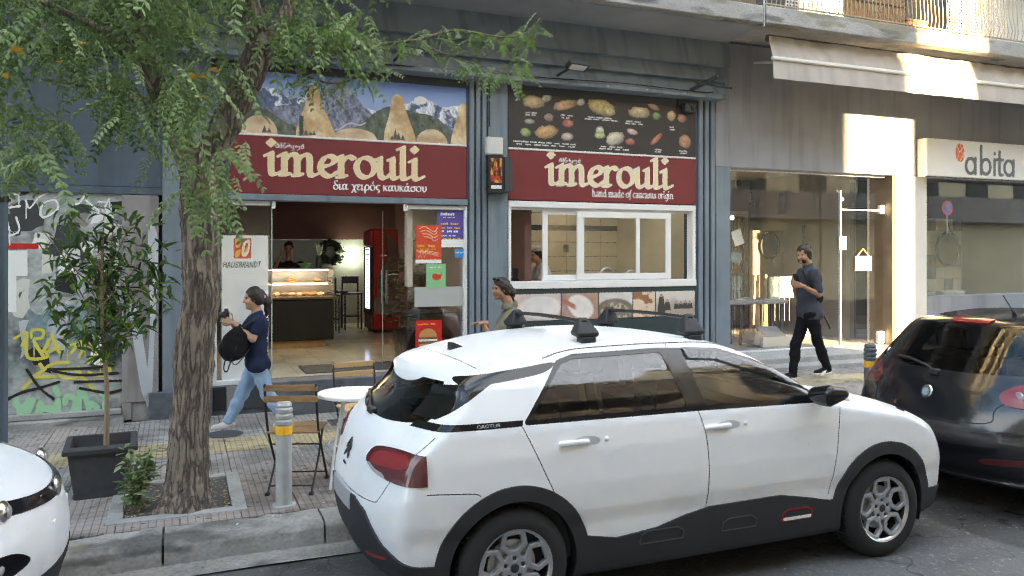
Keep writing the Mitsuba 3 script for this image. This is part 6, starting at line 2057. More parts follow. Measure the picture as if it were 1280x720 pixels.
# ---- the white car in front
prof = [(.20, .24), (.06, .34), (.012, .47), (.0, .62), (.035, .80), (.09, .94), (.20, 1.06), (.34, 1.20), (.40, 1.30), (.56, 1.365), (.95, 1.44), (1.4, 1.478), (1.85, 1.478), (2.25, 1.425), (2.6, 1.29), (2.92, 1.125), (3.12, 1.045), (3.45, .99), (3.8, .925), (4.03, .82), (4.13, .68), (4.165, .52), (4.12, .32), (3.95, .22), (3.0, .20), (2.0, .19), (1.0, .20)]
Wz = ([.15, .30, .42, .50, .58, .72, .90, 1.02, 1.10, 1.25, 1.38, 1.46, 1.6], [.80, .832, .844, .847, .866, .872, .862, .842, .812, .738, .660, .60, .50])
ox, oy = 1.63 - .75, 3.85 + .868
CW = thing('parked_car', 'white hatchback with black side panels and black roof bars parked at the kerb in front', 'car')
body = Body(prof, Wz, .17, .26, .032, 4.17)
car = Car(CW, body, ox, oy)
R, XR, XF = .316, .75, 3.345
zc = R - .004
arch = lambda X, r: Point(X, zc).buffer(r, 40)
hole = unary_union([arch(XR, R + .045), arch(XF, R + .045)])
hole_s = side_cut(hole)
under = side_cut(sbox(-1, -1, 5.5, .215))
base_cut = hole_s + under
car.cuts = base_cut
# black lower bands, arches and bumpers
archb = unary_union([arch(XR, R + .125), arch(XF, R + .125)]).difference(hole)
archb = archb.difference(sbox(-1, -1, 6, .20))
sill = poly([(XR + .38, .10), (XR + .38, .44), (1.36, .395), (1.62, .42), (1.80, .465), (1.98, .495), (2.50, .50), (2.72, .46), (2.88, .425), (XF - .38, .425), (XF - .38, .10)], .015).difference(hole)
clad = unary_union([archb, sill]).buffer(0)
car.panel('side_cladding', side_cut(clad, -1.2, 0) - under, 'm_cladding', .012)
car.panel('side_cladding', side_cut(clad, 0, 1.2) - under, 'm_cladding', .012)
rb = end_cut(poly([(-1, .1), (-1, .30), (-.62, .46), (-.46, .60), (-.30, .64), (.30, .64), (.46, .60), (.62, .46), (1, .30), (1, .1)], .02), -.3, .40) - hole_s
fb = end_cut(poly([(-1, .1), (-1, .42), (-.6, .36), (.6, .36), (1, .42), (1, .1)], .02), 3.75, 4.4) - hole_s
cs_ = side_cut(clad)
car.panel('rear_bumper', rb - cs_ - under, 'm_cladding', .012)
car.panel('front_bumper', fb - cs_ - under, 'm_cladding', .010)
# side windows: a black band, panes inside it
dlo = poly([(.80, 1.055), (.955, 1.225), (1.08, 1.372), (1.19, 1.400), (1.75, 1.410), (2.18, 1.392), (2.45, 1.31), (2.78, 1.17), (3.03, 1.075), (2.95, 1.035), (1.95, 1.05)], .015)
w_r = poly([(.845, 1.075), (.985, 1.225), (1.105, 1.352), (1.19, 1.375), (1.775, 1.385), (1.855, 1.075)], .025)
w_f = poly([(1.985, 1.075), (1.92, 1.383), (2.16, 1.37), (2.40, 1.29), (2.70, 1.16), (2.80, 1.085), (2.80, 1.068)], .02)
dcut = side_cut(dlo)
band = poly([(.26, 1.052), (.80, 1.052), (.81, 1.082), (.30, 1.085)]).difference(dlo)
quarter = poly([(.20, 1.10), (.36, 1.10), (.50, 1.18), (.665, 1.272), (.67, 1.314), (.56, 1.288), (.41, 1.255), (.30, 1.16)], .006)
top_band = smooth_poly([(.50, 1.305), (.70, 1.328), (.85, 1.342), (1.06, 1.362), (1.0, 1.315), (.85, 1.290), (.70, 1.274), (.52, 1.262)]).difference(dlo)
for nm, y0, y1 in (('near', -1.2, 0), ('far', 0, 1.2)):
    for w in (w_r, w_f):
        car.panel('side_window', side_cut(w, y0, y1), 'm_tint', -.004)
    car.panel('window_surround', side_cut(dlo.difference(w_r).difference(w_f), y0, y1), 'm_gloss_black')
    car.panel('side_trim', side_cut(band, y0, y1), 'm_gloss_black', .002)
    car.panel('side_trim', side_cut(top_band.difference(quarter), y0, y1) - dcut, 'm_gloss_black')
    qy = (-1.2, -.48) if y1 == 0 else (.48, 1.2)
    car.panel('quarter_glass', side_cut(quarter, *qy), 'm_gloss_black')
# rear window, windscreen
rw = end_cut(smooth_poly([(-.62, 1.075), (-.3, 1.045), (0, 1.04), (.3, 1.045), (.62, 1.075), (.66, 1.12), (.60, 1.22), (.52, 1.305), (.3, 1.32), (0, 1.322), (-.3, 1.32), (-.52, 1.305), (-.60, 1.22), (-.66, 1.12)]), -.2, .66)
keepouts = side_cut(unary_union([dlo, band, top_band])) + side_cut(quarter, -1.2, -.48) + side_cut(quarter, .48, 1.2)
spo = side_cut(poly([(-.3, 1.0), (.305, 1.17), (.40, 1.278), (.9, 1.27), (.9, .9), (-.3, .9)]))
car.panel('rear_window', (rw - keepouts) ^ spo, 'm_tint_dark')
ws = top_cut(smooth_poly([(2.30, -.58), (2.26, -.3), (2.25, 0), (2.26, .3), (2.30, .58), (2.62, .66), (2.98, .72), (3.08, .5), (3.13, 0), (3.08, -.5), (2.98, -.72), (2.62, -.66)]), .95, 1.6) - keepouts
car.panel('windscreen', ws, 'm_tint', -.003)
# tail lamps, wrapping the corner
for s in (-1, 1):
    q = lambda pts: smooth_poly([(s * y, z) for y, z in pts])
    tl = end_cut(q([(.36, .865), (.42, .925), (.60, .945), (.78, .942), (.885, .925), (.905, .86), (.885, .80), (.72, .79), (.52, .805), (.40, .835)]), -.2, .275)
    low_ = end_cut(q([(.38, .80), (.40, .845), (.50, .825), (.60, .812), (.62, .76), (.4, .76)]), -.2, .3) ^ tl
    ins = end_cut(q([(.42, .85), (.46, .905), (.6, .925), (.74, .925), (.76, .87), (.6, .85)]), -.2, .3)
    k = car.panel('tail_lamp', tl - low_, 'm_lamp_dark', .010)
    body_s = push(car.b.sheet(ins ^ tl), .0125)
    add(k + '__red_lens', (body_s[0] + car.o, body_s[1]), 'm_lamp_red', normals=body_s[2])
    sh = thick(car.b.sheet(low_), .010)
    car.cuts = car.cuts + low_
    add(k + '__white_lens', (sh[0] + car.o, sh[1]), 'm_lamp_clear', normals=sh[2])
    hl = end_cut(q([(.42, .70), (.70, .72), (.73, .77), (.70, .80), (.5, .77)]), 3.6, 4.4)
    car.panel('head_lamp', hl - cs_, 'm_lamp_clear', .006)
    drl = end_cut(q([(.46, .875), (.80, .915), (.80, .93), (.46, .892)]), 3.6, 4.4)
    car.panel('running_light', drl, 'm_gloss_black', .004)
    rf = end_cut(q([(.38, .345), (.62, .385), (.62, .40), (.38, .36)]), -.2, .4)
    sh = thick(car.b.sheet(rf), .016)
    car.put('reflector', sh, 'm_lamp_red')
# seams: narrow dark gaps between doors, tailgate and bonnet
seam = lambda pts, w=.0028: LineString(spline(pts, 6)).buffer(w, cap_style=2)
lines = [seam([(.80, 1.05), (.87, .90), (.94, .75), (1.00, .62), (1.03, .50), (1.06, .40)]), seam([(1.92, 1.05), (1.955, .9), (1.965, .7), (1.955, .50), (1.955, .24)]), seam([(3.0, 1.04), (2.965, .9), (2.93, .7), (2.88, .46)]), seam([(1.00, 1.385), (1.12, 1.412), (1.3, 1.428), (1.8, 1.434), (2.2, 1.413), (2.5, 1.305)]), seam([(1.83, 1.41), (1.835, 1.434)]), seam([(.27, .75), (.40, .745), (.52, .735), (.55, .72)])]
sg = unary_union(lines).difference(unary_union([dlo, hole]))
car.panel('door_seam', side_cut(sg, -1.2, -.3), 'm_seam', -.003)
car.panel('door_seam', side_cut(sg, .3, 1.2), 'm_seam', -.003)
hatch = LineString(spline([(-.80, 1.10), (-.78, .96), (-.70, .86), (-.60, .70), (-.50, .66), (0, .655), (.50, .66), (.60, .70), (.70, .86), (.78, .96), (.80, 1.10)], 5)).buffer(.0026, cap_style=2)
car.panel('tailgate_seam', end_cut(hatch, -.2, .33) - keepouts - car.cuts, 'm_seam', -.003)
rs = LineString(spline([(.62, -.62), (.60, -.3), (.595, 0), (.60, .3), (.62, .62)], 5)).buffer(.0026, cap_style=2)
car.panel('roof_seam', top_cut(rs, 1.2, 1.6), 'm_seam', -.002)
bn = LineString(spline([(3.12, -.70), (3.4, -.72), (3.8, -.66), (4.02, -.5)], 5)).buffer(.0026, cap_style=2)
car.panel('bonnet_seam', top_cut(unary_union([bn, affinity.scale(bn, 1, -1, origin=(0, 0))]), .8, 1.2), 'm_seam', -.003)
# what is left is painted
doors = [poly([(.80, 1.07), (.94, .75), (1.06, .40), (1.95, .40), (1.955, 1.07)]), poly([(1.955, .4), (1.955, 1.07), (3.02, 1.07), (2.93, .7), (2.86, .40)])]
painted = None
for i, dpl in enumerate(doors):
    for y0, y1 in ((-1.2, -.3), (.3, 1.2)):
        solid = side_cut(dpl, y0, y1)
        sh = body.sheet(solid - car.cuts)
        k = car.put('rear_door' if i == 0 else 'front_door', sh, 'm_car_white')
        # pressed handle in a shallow dish
        hxx, hzz = (1.17, .945) if i == 0 else (2.115, .955)
        sgn = -1 if y1 < 0 else 1
        yw_ = float(np.interp(hzz, *Wz)) * sgn
        add(k + '__handle', (lambda m: (m[0] + car.o, m[1]))(mv(vf(trimesh.creation.capsule(height=.155, radius=.017, count=[12, 16])), (hxx - .08, yw_ + sgn * .016, hzz), ry=math.pi / 2, s=(1, .75, 1))), 'm_car_white', smooth=True)
        dish = ext(affinity.scale(Point(0, 0).buffer(1, 24), .085, .030), .001)
        vv = np.stack([dish[0][:, 0] + hxx, yw_ + sgn * (.0025 + dish[0][:, 2]), dish[0][:, 1] + hzz], 1)
        add(k + '__handle_dish', (vv + car.o, dish[1]), 'm_dish')
        if i == 0 or i == 1:
            lk = sphere((hxx + .125, yw_ + sgn * .004, hzz + .003), (.016, .006, .013), 2)
            add(k + '__lock', (lk[0] + car.o, lk[1]), 'm_car_white', smooth=True)
pr('m_dish', (.46, .47, .49), .35)
all_doors = side_cut(unary_union(doors), -1.2, -.3) + side_cut(unary_union(doors), .3, 1.2)
car.put('bodywork', body.sheet(car.cuts + all_doors, True), 'm_car_white')
# bump-strip frames on the black panels
for (xa_, xb_, m) in ((1.50, 1.80, 'm_seam2'), (2.06, 2.32, 'm_seam2'), (2.50, 2.75, 'm_lamp_red')):
    o = poly([(xa_, .335), (xa_ + .01, .39), (xa_ + .05, .41), (xb_ - .05, .412), (xb_, .385), (xb_ - .005, .335)], .008)
    fr_ = o.difference(o.buffer(-.006 if m == 'm_seam2' else -.011))
    sh = thick(body.sheet(side_cut(fr_, -1.2, 0)), .0165)
    car.put('panel_frame', sh, m)
pr('m_seam2', (.05, .052, .058), .4)
sh = thick(body.sheet(side_cut(poly([(2.52, .34), (2.73, .34), (2.735, .357), (2.52, .357)]), -1.2, 0)), .017)
car.put('panel_frame', sh, 'm_offwhite')
cabin(car, .55, 3.1, .3, 1.06)
tubs(car, (XR, XF), R)
for X in (XR, XF):
    for s in (-1, 1):
        rim_wheel(car, X, s, R, .205, .2235, loop_spokes, .858)
# mirror
for s in (-1, 1):
    hs = m3.Manifold.batch_hull([m3.Manifold.sphere(r, 24).translate([x, y, z]) for x, y, z, r in ((2.73, .91, 1.105, .045), (2.80, .90, 1.10, .045), (2.74, 1.02, 1.125, .05), (2.82, 1.03, 1.12, .04), (2.73, 1.02, 1.075, .03), (2.74, .93, 1.065, .025))])
    v, f = vf(hs)
    v = v * [1, s, 1]
    k = car.mesh('door_mirror', (v, f), 'm_gloss_black', 40)
    arm = tube([(2.80, s * .80, 1.06), (2.79, s * .92, 1.085)], .025, 10)
    add(k + '__arm', (arm[0] + car.o, arm[1]), 'm_cladding')
    st = tube([(2.86, s * .93, 1.075), (2.86, s * 1.03, 1.085), (2.82, s * 1.075, 1.09)], .012, 8)
    add(k + '__indicator', (st[0] + car.o, st[1]), 'm_alu')
# wind deflector over the front window, wiper, aerial fin, writing and emblem
sh = push(body.sheet(side_cut(poly([(1.95, 1.34), (1.93, 1.402), (2.17, 1.385), (2.42, 1.295), (2.74, 1.155), (2.76, 1.125), (2.40, 1.24), (2.15, 1.325)]), -1.2, 0)), .012)
car.put('wind_deflector', sh, 'm_tint2')
scene['m_tint2'] = {'type': 'thindielectric', 'int_ior': 1.5, 'specular_transmittance': C(.08, .09, .10)}
v, f = ext(Polygon([(0, 0), (.10, 0), (.085, .012), (.03, .045), (.005, .05)]), .05)
car.mesh('roof_aerial', (np.stack([.66 + v[:, 0], v[:, 2] - .025, 1.383 + v[:, 1] + v[:, 0] * .15], 1), f), 'm_black')
zsurf = lambda x, y: float([z for z in np.linspace(1.6, .9, 300) if body.f(np.array([[x, y, z]]))[0] < 0][0])
xsurf = lambda y, z: float([x for x in np.linspace(-.1, .8, 500) if body.f(np.array([[x, y, z]]))[0] < 0][0])
wp = [(xsurf(y, z) - .018, y, z) for y, z in ((.02, 1.055), (.15, 1.075), (.33, 1.095), (.5, 1.10))]
car.mesh('rear_wiper', cat(tube(wp, .010, 6), bx(wp[0][0] - .02, wp[0][0] + .03, -.03, .06, 1.03, 1.07, .01)), 'm_black')
ysurf = lambda x, z: float([y for y in np.linspace(-1, 0, 800) if body.f(np.array([[x, y, z]]))[0] < 0][0])
tm = vf(meshkit.text_mesh('CACTUS', .017, .0015))
tx = .545 + tm[0][:, 0] * 1.35
ty = np.interp(tx, np.linspace(.4, .9, 12), [ysurf(x, 1.068) for x in np.linspace(.4, .9, 12)])
car.mesh('side_lettering', (np.stack([tx, ty - .004 - tm[0][:, 2], 1.060 + tm[0][:, 1]], 1), tm[1]), 'm_alu')
xe = xsurf(0, .82)
chev = lambda z: Polygon([(-.05, z), (0, z + .045), (.05, z), (.05, z + .022), (0, z + .068), (-.05, z + .022)])
v, f = ext(unary_union([chev(.79), chev(.835)]), .008)
car.mesh('tailgate_emblem', (np.stack([xe - .004 - v[:, 2] + (v[:, 1] - .82) * .35, v[:, 0], v[:, 1]], 1), f), 'm_black')
g_ = ext(lines_of(-.06, .06, .745, .02, 1, 3), .003)
car.mesh('tailgate_lettering', (np.stack([xsurf(0, .755) - .003 - g_[0][:, 2], -g_[0][:, 0], g_[0][:, 1]], 1), g_[1]), 'm_black')
xp = xsurf(0, .66)
car.put('number_plate', thick(body.sheet(end_cut(poly([(-.25, .55), (.25, .55), (.25, .645), (-.25, .645)], .008), -.2, .4)), .014), 'm_plate')
pr('m_plate', (.30, .31, .33), .5)
# roof bars
RB = thing('roof_bar', 'rear black roof bar across the white car', 'roof bar', 'roof bars on the white car')
RB2 = thing('roof_bar', 'front black roof bar across the white car, nearer the windscreen', 'roof bar', 'roof bars on the white car')
for key, X in ((RB, 1.335), (RB2, 2.085)):
    zr_ = 1.472
    ye = .53
    pts = [(X, y, zr_ + .098 + .010 * (1 - (y / ye) ** 2)) for y in np.linspace(-ye, ye, 9)]
    v, f = tube(pts, .012, 10)
    v = np.array(v)
    v[:, 0] = X + (v[:, 0] - X) * 1.9
    add(key + '__bar', (v + car.o, f), 'm_black', smooth=40)
    for s in (-1, 1):
        z0 = zsurf(X, s * .55)
        hs = m3.Manifold.batch_hull([m3.Manifold.sphere(r, 20).translate([X + dx, s * (ye + dy), z]) for dx, dy, z, r in ((-.055, .035, z0 + .045, .02), (.055, .035, z0 + .045, .02), (-.04, -.06, z0 + .05, .02), (.04, -.06, z0 + .05, .02), (-.018, -.03, zr_ + .106, .018), (.018, -.03, zr_ + .106, .018), (-.02, .0, zr_ + .075, .016), (.02, .0, zr_ + .075, .016))])
        v, f = vf(hs)
        k = add(key + '__foot', (v + car.o, f), 'm_cladding', smooth=35)
        v, f = bx(X - .05, X + .05, s * (ye + .02) - .035, s * (ye + .02) + .035, z0 - .02, z0 + .03, .008)
        add(k + '__pad', (v + car.o, f), 'm_black')

# the carriageway falls towards the gutter, so the car leans a little that way
lean = T().translate([0, 3.85, 0]).rotate([1, 0, 0], -1.0).translate([0, -3.85, 0])
for key in list(scene):
    if key.startswith((CW + '__', RB + '__', RB2 + '__')):
        scene[key]['to_world'] = lean

# ---- the black car ahead
prof2 = [(.22, .24), (.08, .32), (.02, .45), (.0, .58), (.04, .75), (.12, .93), (.20, 1.03), (.36, 1.20), (.50, 1.35), (.60, 1.425), (.80, 1.46), (1.3, 1.497), (1.8, 1.49), (2.3, 1.43), (2.7, 1.28), (3.1, 1.08), (3.35, .98), (3.7, .92), (4.05, .80), (4.25, .66), (4.33, .5), (4.28, .3), (4.1, .22), (3.0, .2), (1.5, .19)]
Wz2 = ([.15, .30, .45, .70, .90, 1.0, 1.10, 1.25, 1.38, 1.46, 1.6], [.82, .86, .885, .897, .89, .868, .83, .755, .685, .63, .53])
CB = thing('parked_car', 'black hatchback parked ahead with oval red tail lamps and a round badge', 'car')
b2 = Body(prof2, Wz2, .25, .28, .05, 4.34, h=.032)
c2_ = Car(CB, b2, 5.43, 3.75 + .897, -.015)
XR2, XF2, R2 = .86, 3.46, .318
hole2 = unary_union([Point(X, R2).buffer(R2 + .04, 32) for X in (XR2, XF2)])
under2 = side_cut(sbox(-1, -1, 6, .215))
c2_.cuts = side_cut(hole2) + under2
rw2 = end_cut(smooth_poly([(-.76, 1.085), (-.35, 1.06), (0, 1.055), (.35, 1.06), (.76, 1.085), (.755, 1.14), (.68, 1.30), (.62, 1.385), (.3, 1.402), (0, 1.405), (-.3, 1.402), (-.62, 1.385), (-.68, 1.30), (-.755, 1.14)]), -.2, .75)
dlo2 = poly([(1.0, 1.08), (1.15, 1.30), (1.5, 1.41), (1.9, 1.42), (2.3, 1.36), (2.7, 1.2), (3.0, 1.06)], .03)
c2_.panel('rear_window', rw2, 'm_tint_dark')
ws2 = top_cut(smooth_poly([(2.38, -.6), (2.34, 0), (2.38, .6), (2.75, .68), (3.1, .74), (3.26, 0), (3.1, -.74), (2.75, -.68)]), .95, 1.6) - side_cut(dlo2)
c2_.panel('windscreen', ws2, 'm_tint')
for y0, y1 in ((-1.2, 0), (0, 1.2)):
    c2_.panel('side_window', side_cut(dlo2.difference(sbox(1.93, 1, 2.0, 1.6)), y0, y1), 'm_tint')
    c2_.panel('window_post', side_cut(dlo2.intersection(sbox(1.93, 1, 2.0, 1.6)), y0, y1), 'm_gloss_black')
for s in (-1, 1):
    q = lambda pts: smooth_poly([(s * y, z) for y, z in pts])
    tl = end_cut(q([(.54, .93), (.60, .99), (.72, 1.04), (.86, 1.06), (.95, 1.02), (.94, .93), (.84, .865), (.70, .85), (.58, .87)]), -.2, .55)
    k = c2_.panel('tail_lamp', tl, 'm_lamp_red' if s < 0 else 'm_lamp_dark', .012 if s < 0 else .003)
    for (yy, zz, rr_, m) in ((.80, .955, .055, 'm_lamp_dark'), (.655, .93, .04, 'm_lamp_clear'))[:2 if s < 0 else 0]:
        xx_ = float([x for x in np.linspace(-.1, .9, 500) if b2.f(np.array([[x, s * yy, zz]]))[0] < 0][0])
        kk = sphere((xx_ - .006, s * yy, zz), (.012, rr_, rr_), 2)
        add(k + '__lens', (kk[0] + c2_.o, kk[1]), m, smooth=True)
    rf = end_cut(q([(.5, .42), (.8, .45), (.8, .49), (.5, .46)]), -.2, .5)
    c2_.panel('reflector', rf, 'm_lamp_dark', .005)
bl = end_cut(smooth_poly([(-.105, 1.425), (0, 1.43), (.105, 1.425), (.105, 1.45), (0, 1.456), (-.105, 1.45)]).buffer(.0), -.2, 1.0)
sh = thick(b2.sheet(end_cut(poly([(-.17, 1.412), (.17, 1.412), (.17, 1.44), (-.17, 1.44)], .006), -.2, .9)), .014)
c2_.put('brake_light', sh, 'm_lamp_red')
hs2 = LineString(spline([(-.78, 1.04), (-.55, .84), (-.50, .72), (0, .70), (.50, .72), (.55, .84), (.78, 1.04)], 5)).buffer(.004, cap_style=2)
c2_.panel('tailgate_seam', end_cut(hs2, -.2, .5) - c2_.cuts, 'm_black', -.004)
bs2 = LineString([(-.9, .665), (-.4, .655), (.4, .655), (.9, .665)]).buffer(.005, cap_style=2)
c2_.put('bumper_strip', thick(b2.sheet(end_cut(bs2.buffer(.012), -.2, .5)), .012), 'm_gloss_black')
x2 = lambda y, z: float([x for x in np.linspace(-.1, .9, 500) if b2.f(np.array([[x, y, z]]))[0] < 0][0])
c2_.put('bodywork', b2.sheet(c2_.cuts, True), 'm_car_black')
xe = x2(0, .885)
bd = lathe([(0, 0), (.048, 0), (.052, .004), (.044, .012), (.036, .010), (0, .012)], 28)
k = c2_.mesh('badge', (np.stack([xe - bd[0][:, 2] + (bd[0][:, 1]) * .4, bd[0][:, 0], .885 + bd[0][:, 1]], 1), bd[1]), 'm_chrome', 30)
bd = lathe([(0, .013), (.033, .013)], 24)
c2_.mesh('badge_centre', (np.stack([xe - bd[0][:, 2] + (bd[0][:, 1]) * .4, bd[0][:, 0], .885 + bd[0][:, 1]], 1), bd[1]), 'm_bluegrey')
wp = [(x2(y, z) - .02, y, z) for y, z in ((.0, 1.035), (.12, 1.075), (.3, 1.10), (.48, 1.105))]
c2_.mesh('rear_wiper', cat(tube(wp, .012, 6), bx(wp[0][0] - .02, wp[0][0] + .03, -.04, .05, 1.01, 1.06, .01)), 'm_black')
tm = ext(lines_of(.0, .12, .0, .022, 1, 8), .002)
c2_.mesh('tailgate_lettering', (np.stack([np.interp(.70 - tm[0][:, 0], np.linspace(.45, .72, 8), [x2(y, .955) for y in np.linspace(.45, .72, 8)]) - .004 - tm[0][:, 2], .70 - tm[0][:, 0], .945 + tm[0][:, 1]], 1), tm[1]), 'm_chrome')
zz = float([z for z in np.linspace(1.6, .9, 300) if b2.f(np.array([[.95, -.12, z]]))[0] < 0][0])
c2_.mesh('roof_aerial', cat(tube([(.97, -.12, zz - .01), (.95, -.12, zz + .03)], .016, 10), tube([(.955, -.12, zz + .02), (.82, -.12, zz + .17)], .005, 6)), 'm_black')
cabin(c2_, .6, 3.2, .3, 1.06)
c2_.mesh('sun_screen', (np.array([[.95, -.02, 1.12], [.95, -.36, 1.12], [.98, -.36, 1.36], [.98, -.02, 1.36]]), np.array([[0, 1, 2], [0, 2, 3]])), 'm_offwhite')
tubs(c2_, (XR2, XF2), R2)
for X in (XR2, XF2):
    for s in (-1, 1):
        rim_wheel(c2_, X, s, R2, .205, .215, five_spokes, .885)

# ---- the white car at the left edge of the picture
prof3 = [(.20, .24), (.05, .35), (.0, .55), (.05, .80), (.25, 1.05), (.5, 1.38), (.8, 1.45), (1.4, 1.49), (1.9, 1.47), (2.4, 1.33), (2.85, 1.10), (3.05, 1.01), (3.4, .955), (3.68, .875), (3.86, .78), (3.93, .66), (3.955, .5), (3.92, .32), (3.75, .22), (2.5, .19), (1.2, .19)]
C3 = thing('parked_car', 'white car at the left edge with a black grille strip and round chrome lamp', 'car')
b3 = Body(prof3, (Wz[0], [a * .99 for a in Wz[1]]), .2, .34, .05, 3.96, h=.03, pinch_f=.20)
c3 = Car(C3, b3, -.55 - 3.96, 3.98 + .86)
hole3 = unary_union([Point(X, R).buffer(R + .04, 32) for X in (.72, 3.15)])
c3.cuts = side_cut(hole3) + side_cut(sbox(-1, -1, 6, .215))
strip = end_cut(smooth_poly([(-.50, .748), (-.25, .722), (0, .708), (.25, .722), (.50, .748), (.66, .79), (.72, .845), (.64, .85), (.48, .805), (.25, .775), (0, .765), (-.25, .775), (-.48, .805), (-.64, .85), (-.72, .845), (-.66, .79)]), 3.3, 4.1)
c3.panel('grille_strip', strip, 'm_gloss_black', .008)
for s in (-1, 1):
    low3 = end_cut(smooth_poly([(s * .50, .53), (s * .60, .60), (s * .78, .60), (s * .80, .55), (s * .66, .50)]), 3.2, 4.1)
    k = c3.panel('fog_lamp', low3, 'm_gloss_black', .004)
    xl = float([x for x in np.linspace(4.1, 3.0, 500) if b3.f(np.array([[x, s * .66, .55]]))[0] < 0][0])
    m = sphere((xl + .004, s * .66, .55), (.012, .055, .02), 2)
    add(k + '__lens', (m[0] + c3.o, m[1]), 'm_lamp_clear', smooth=True)
    xl = float([x for x in np.linspace(4.1, 3.0, 500) if b3.f(np.array([[x, s * .55, .775]]))[0] < 0][0])
    m = sphere((xl + .012, s * .55, .78), (.03, .055, .055), 3)
    hk = c3.mesh('head_lamp', m, 'm_chrome', True)
    m = sphere((xl + .03, s * .55, .78), (.02, .036, .036), 2)
    add(hk + '__lens', (m[0] + c3.o, m[1]), 'm_lamp_clear', smooth=True)
xl = float([x for x in np.linspace(4.1, 3.0, 500) if b3.f(np.array([[x, 0, .74]]))[0] < 0][0])
c3.mesh('grille_emblem', sphere((xl + .012, 0, .735), (.02, .06, .06), 3), 'm_chrome', True)
fb3 = end_cut(poly([(-1, .1), (-1, .42), (-.80, .50), (-.52, .42), (.52, .42), (.80, .50), (1, .42), (1, .1)], .02), 3.3, 4.2) - side_cut(hole3)
c3.panel('front_bumper', fb3 - side_cut(sbox(-1, -1, 6, .215)), 'm_cladding', .006)
c3.mesh('number_plate', bx(xl + .02, xl + .034, -.26, .26, .52, .63, .003), 'm_paper')
dlo3 = poly([(.8, 1.05), (1.1, 1.35), (1.4, 1.42), (1.9, 1.41), (2.3, 1.27), (2.8, 1.05)], .03)
for y0, y1 in ((-1.2, 0), (0, 1.2)):
    c3.panel('side_window', side_cut(dlo3, y0, y1), 'm_tint')
ws3 = top_cut(smooth_poly([(2.05, -.58), (2.0, 0), (2.05, .58), (2.5, .66), (2.8, .72), (2.98, 0), (2.8, -.72), (2.5, -.66)]), .95, 1.6) - side_cut(dlo3)
c3.panel('windscreen', ws3, 'm_tint')
bn3 = LineString(spline([(2.95, -.64), (3.3, -.66), (3.62, -.60), (3.80, -.40), (3.84, 0), (3.80, .40), (3.62, .60), (3.3, .66), (2.95, .64)], 5)).buffer(.0026, cap_style=2)
c3.panel('bonnet_seam', top_cut(bn3, .8, 1.2), 'm_seam', -.003)
c3.put('bodywork', b3.sheet(c3.cuts, True), 'm_car_white')
cabin(c3, .5, 2.9, .3, 1.05)
tubs(c3, (.72, 3.15), R)
for X in (.72, 3.15):
    for s in (-1, 1):
        rim_wheel(c3, X, s, R, .2, .21, five_spokes, .85)
# ------------------------------------------------------------------ people
pr('m_skin', (.50, .30, .21), .5, specular=.35)
pr('m_skin_tan', (.40, .22, .14), .5, specular=.35)
pr('m_hair', (.025, .017, .013), .5)
pr('m_lip', (.38, .13, .11), .5)
pr('m_eye', (.03, .02, .02), .2)


def f_denim(p, n, uv):
    w = noise(p.x * 160, p.y * 160, p.z * 160)
    return mi.Color3f(.30, .43, .62) * (.72 + .45 * fbm(p.x * 9, p.y * 9, p.z * 6, octaves=3) + .15 * (w - .5))


pr('m_denim', proc(f_denim), .85, specular=.1)
pr('m_navy', mottled((.022, .030, .062), .25, 10), .9, specular=.1)
pr('m_khaki', mottled((.19, .18, .13), .22, 12), .9, specular=.1)
pr('m_charcoal', mottled((.060, .064, .082), .22, 10), .9, specular=.1)
pr('m_trouser', (.012, .012, .015), .85, specular=.1)
pr('m_black_cloth', (.015, .014, .016), .9, specular=.1)
pr('m_white_cloth', (.62, .64, .66), .9, specular=.1)
pr('m_shoe', (.55, .50, .50), .6)


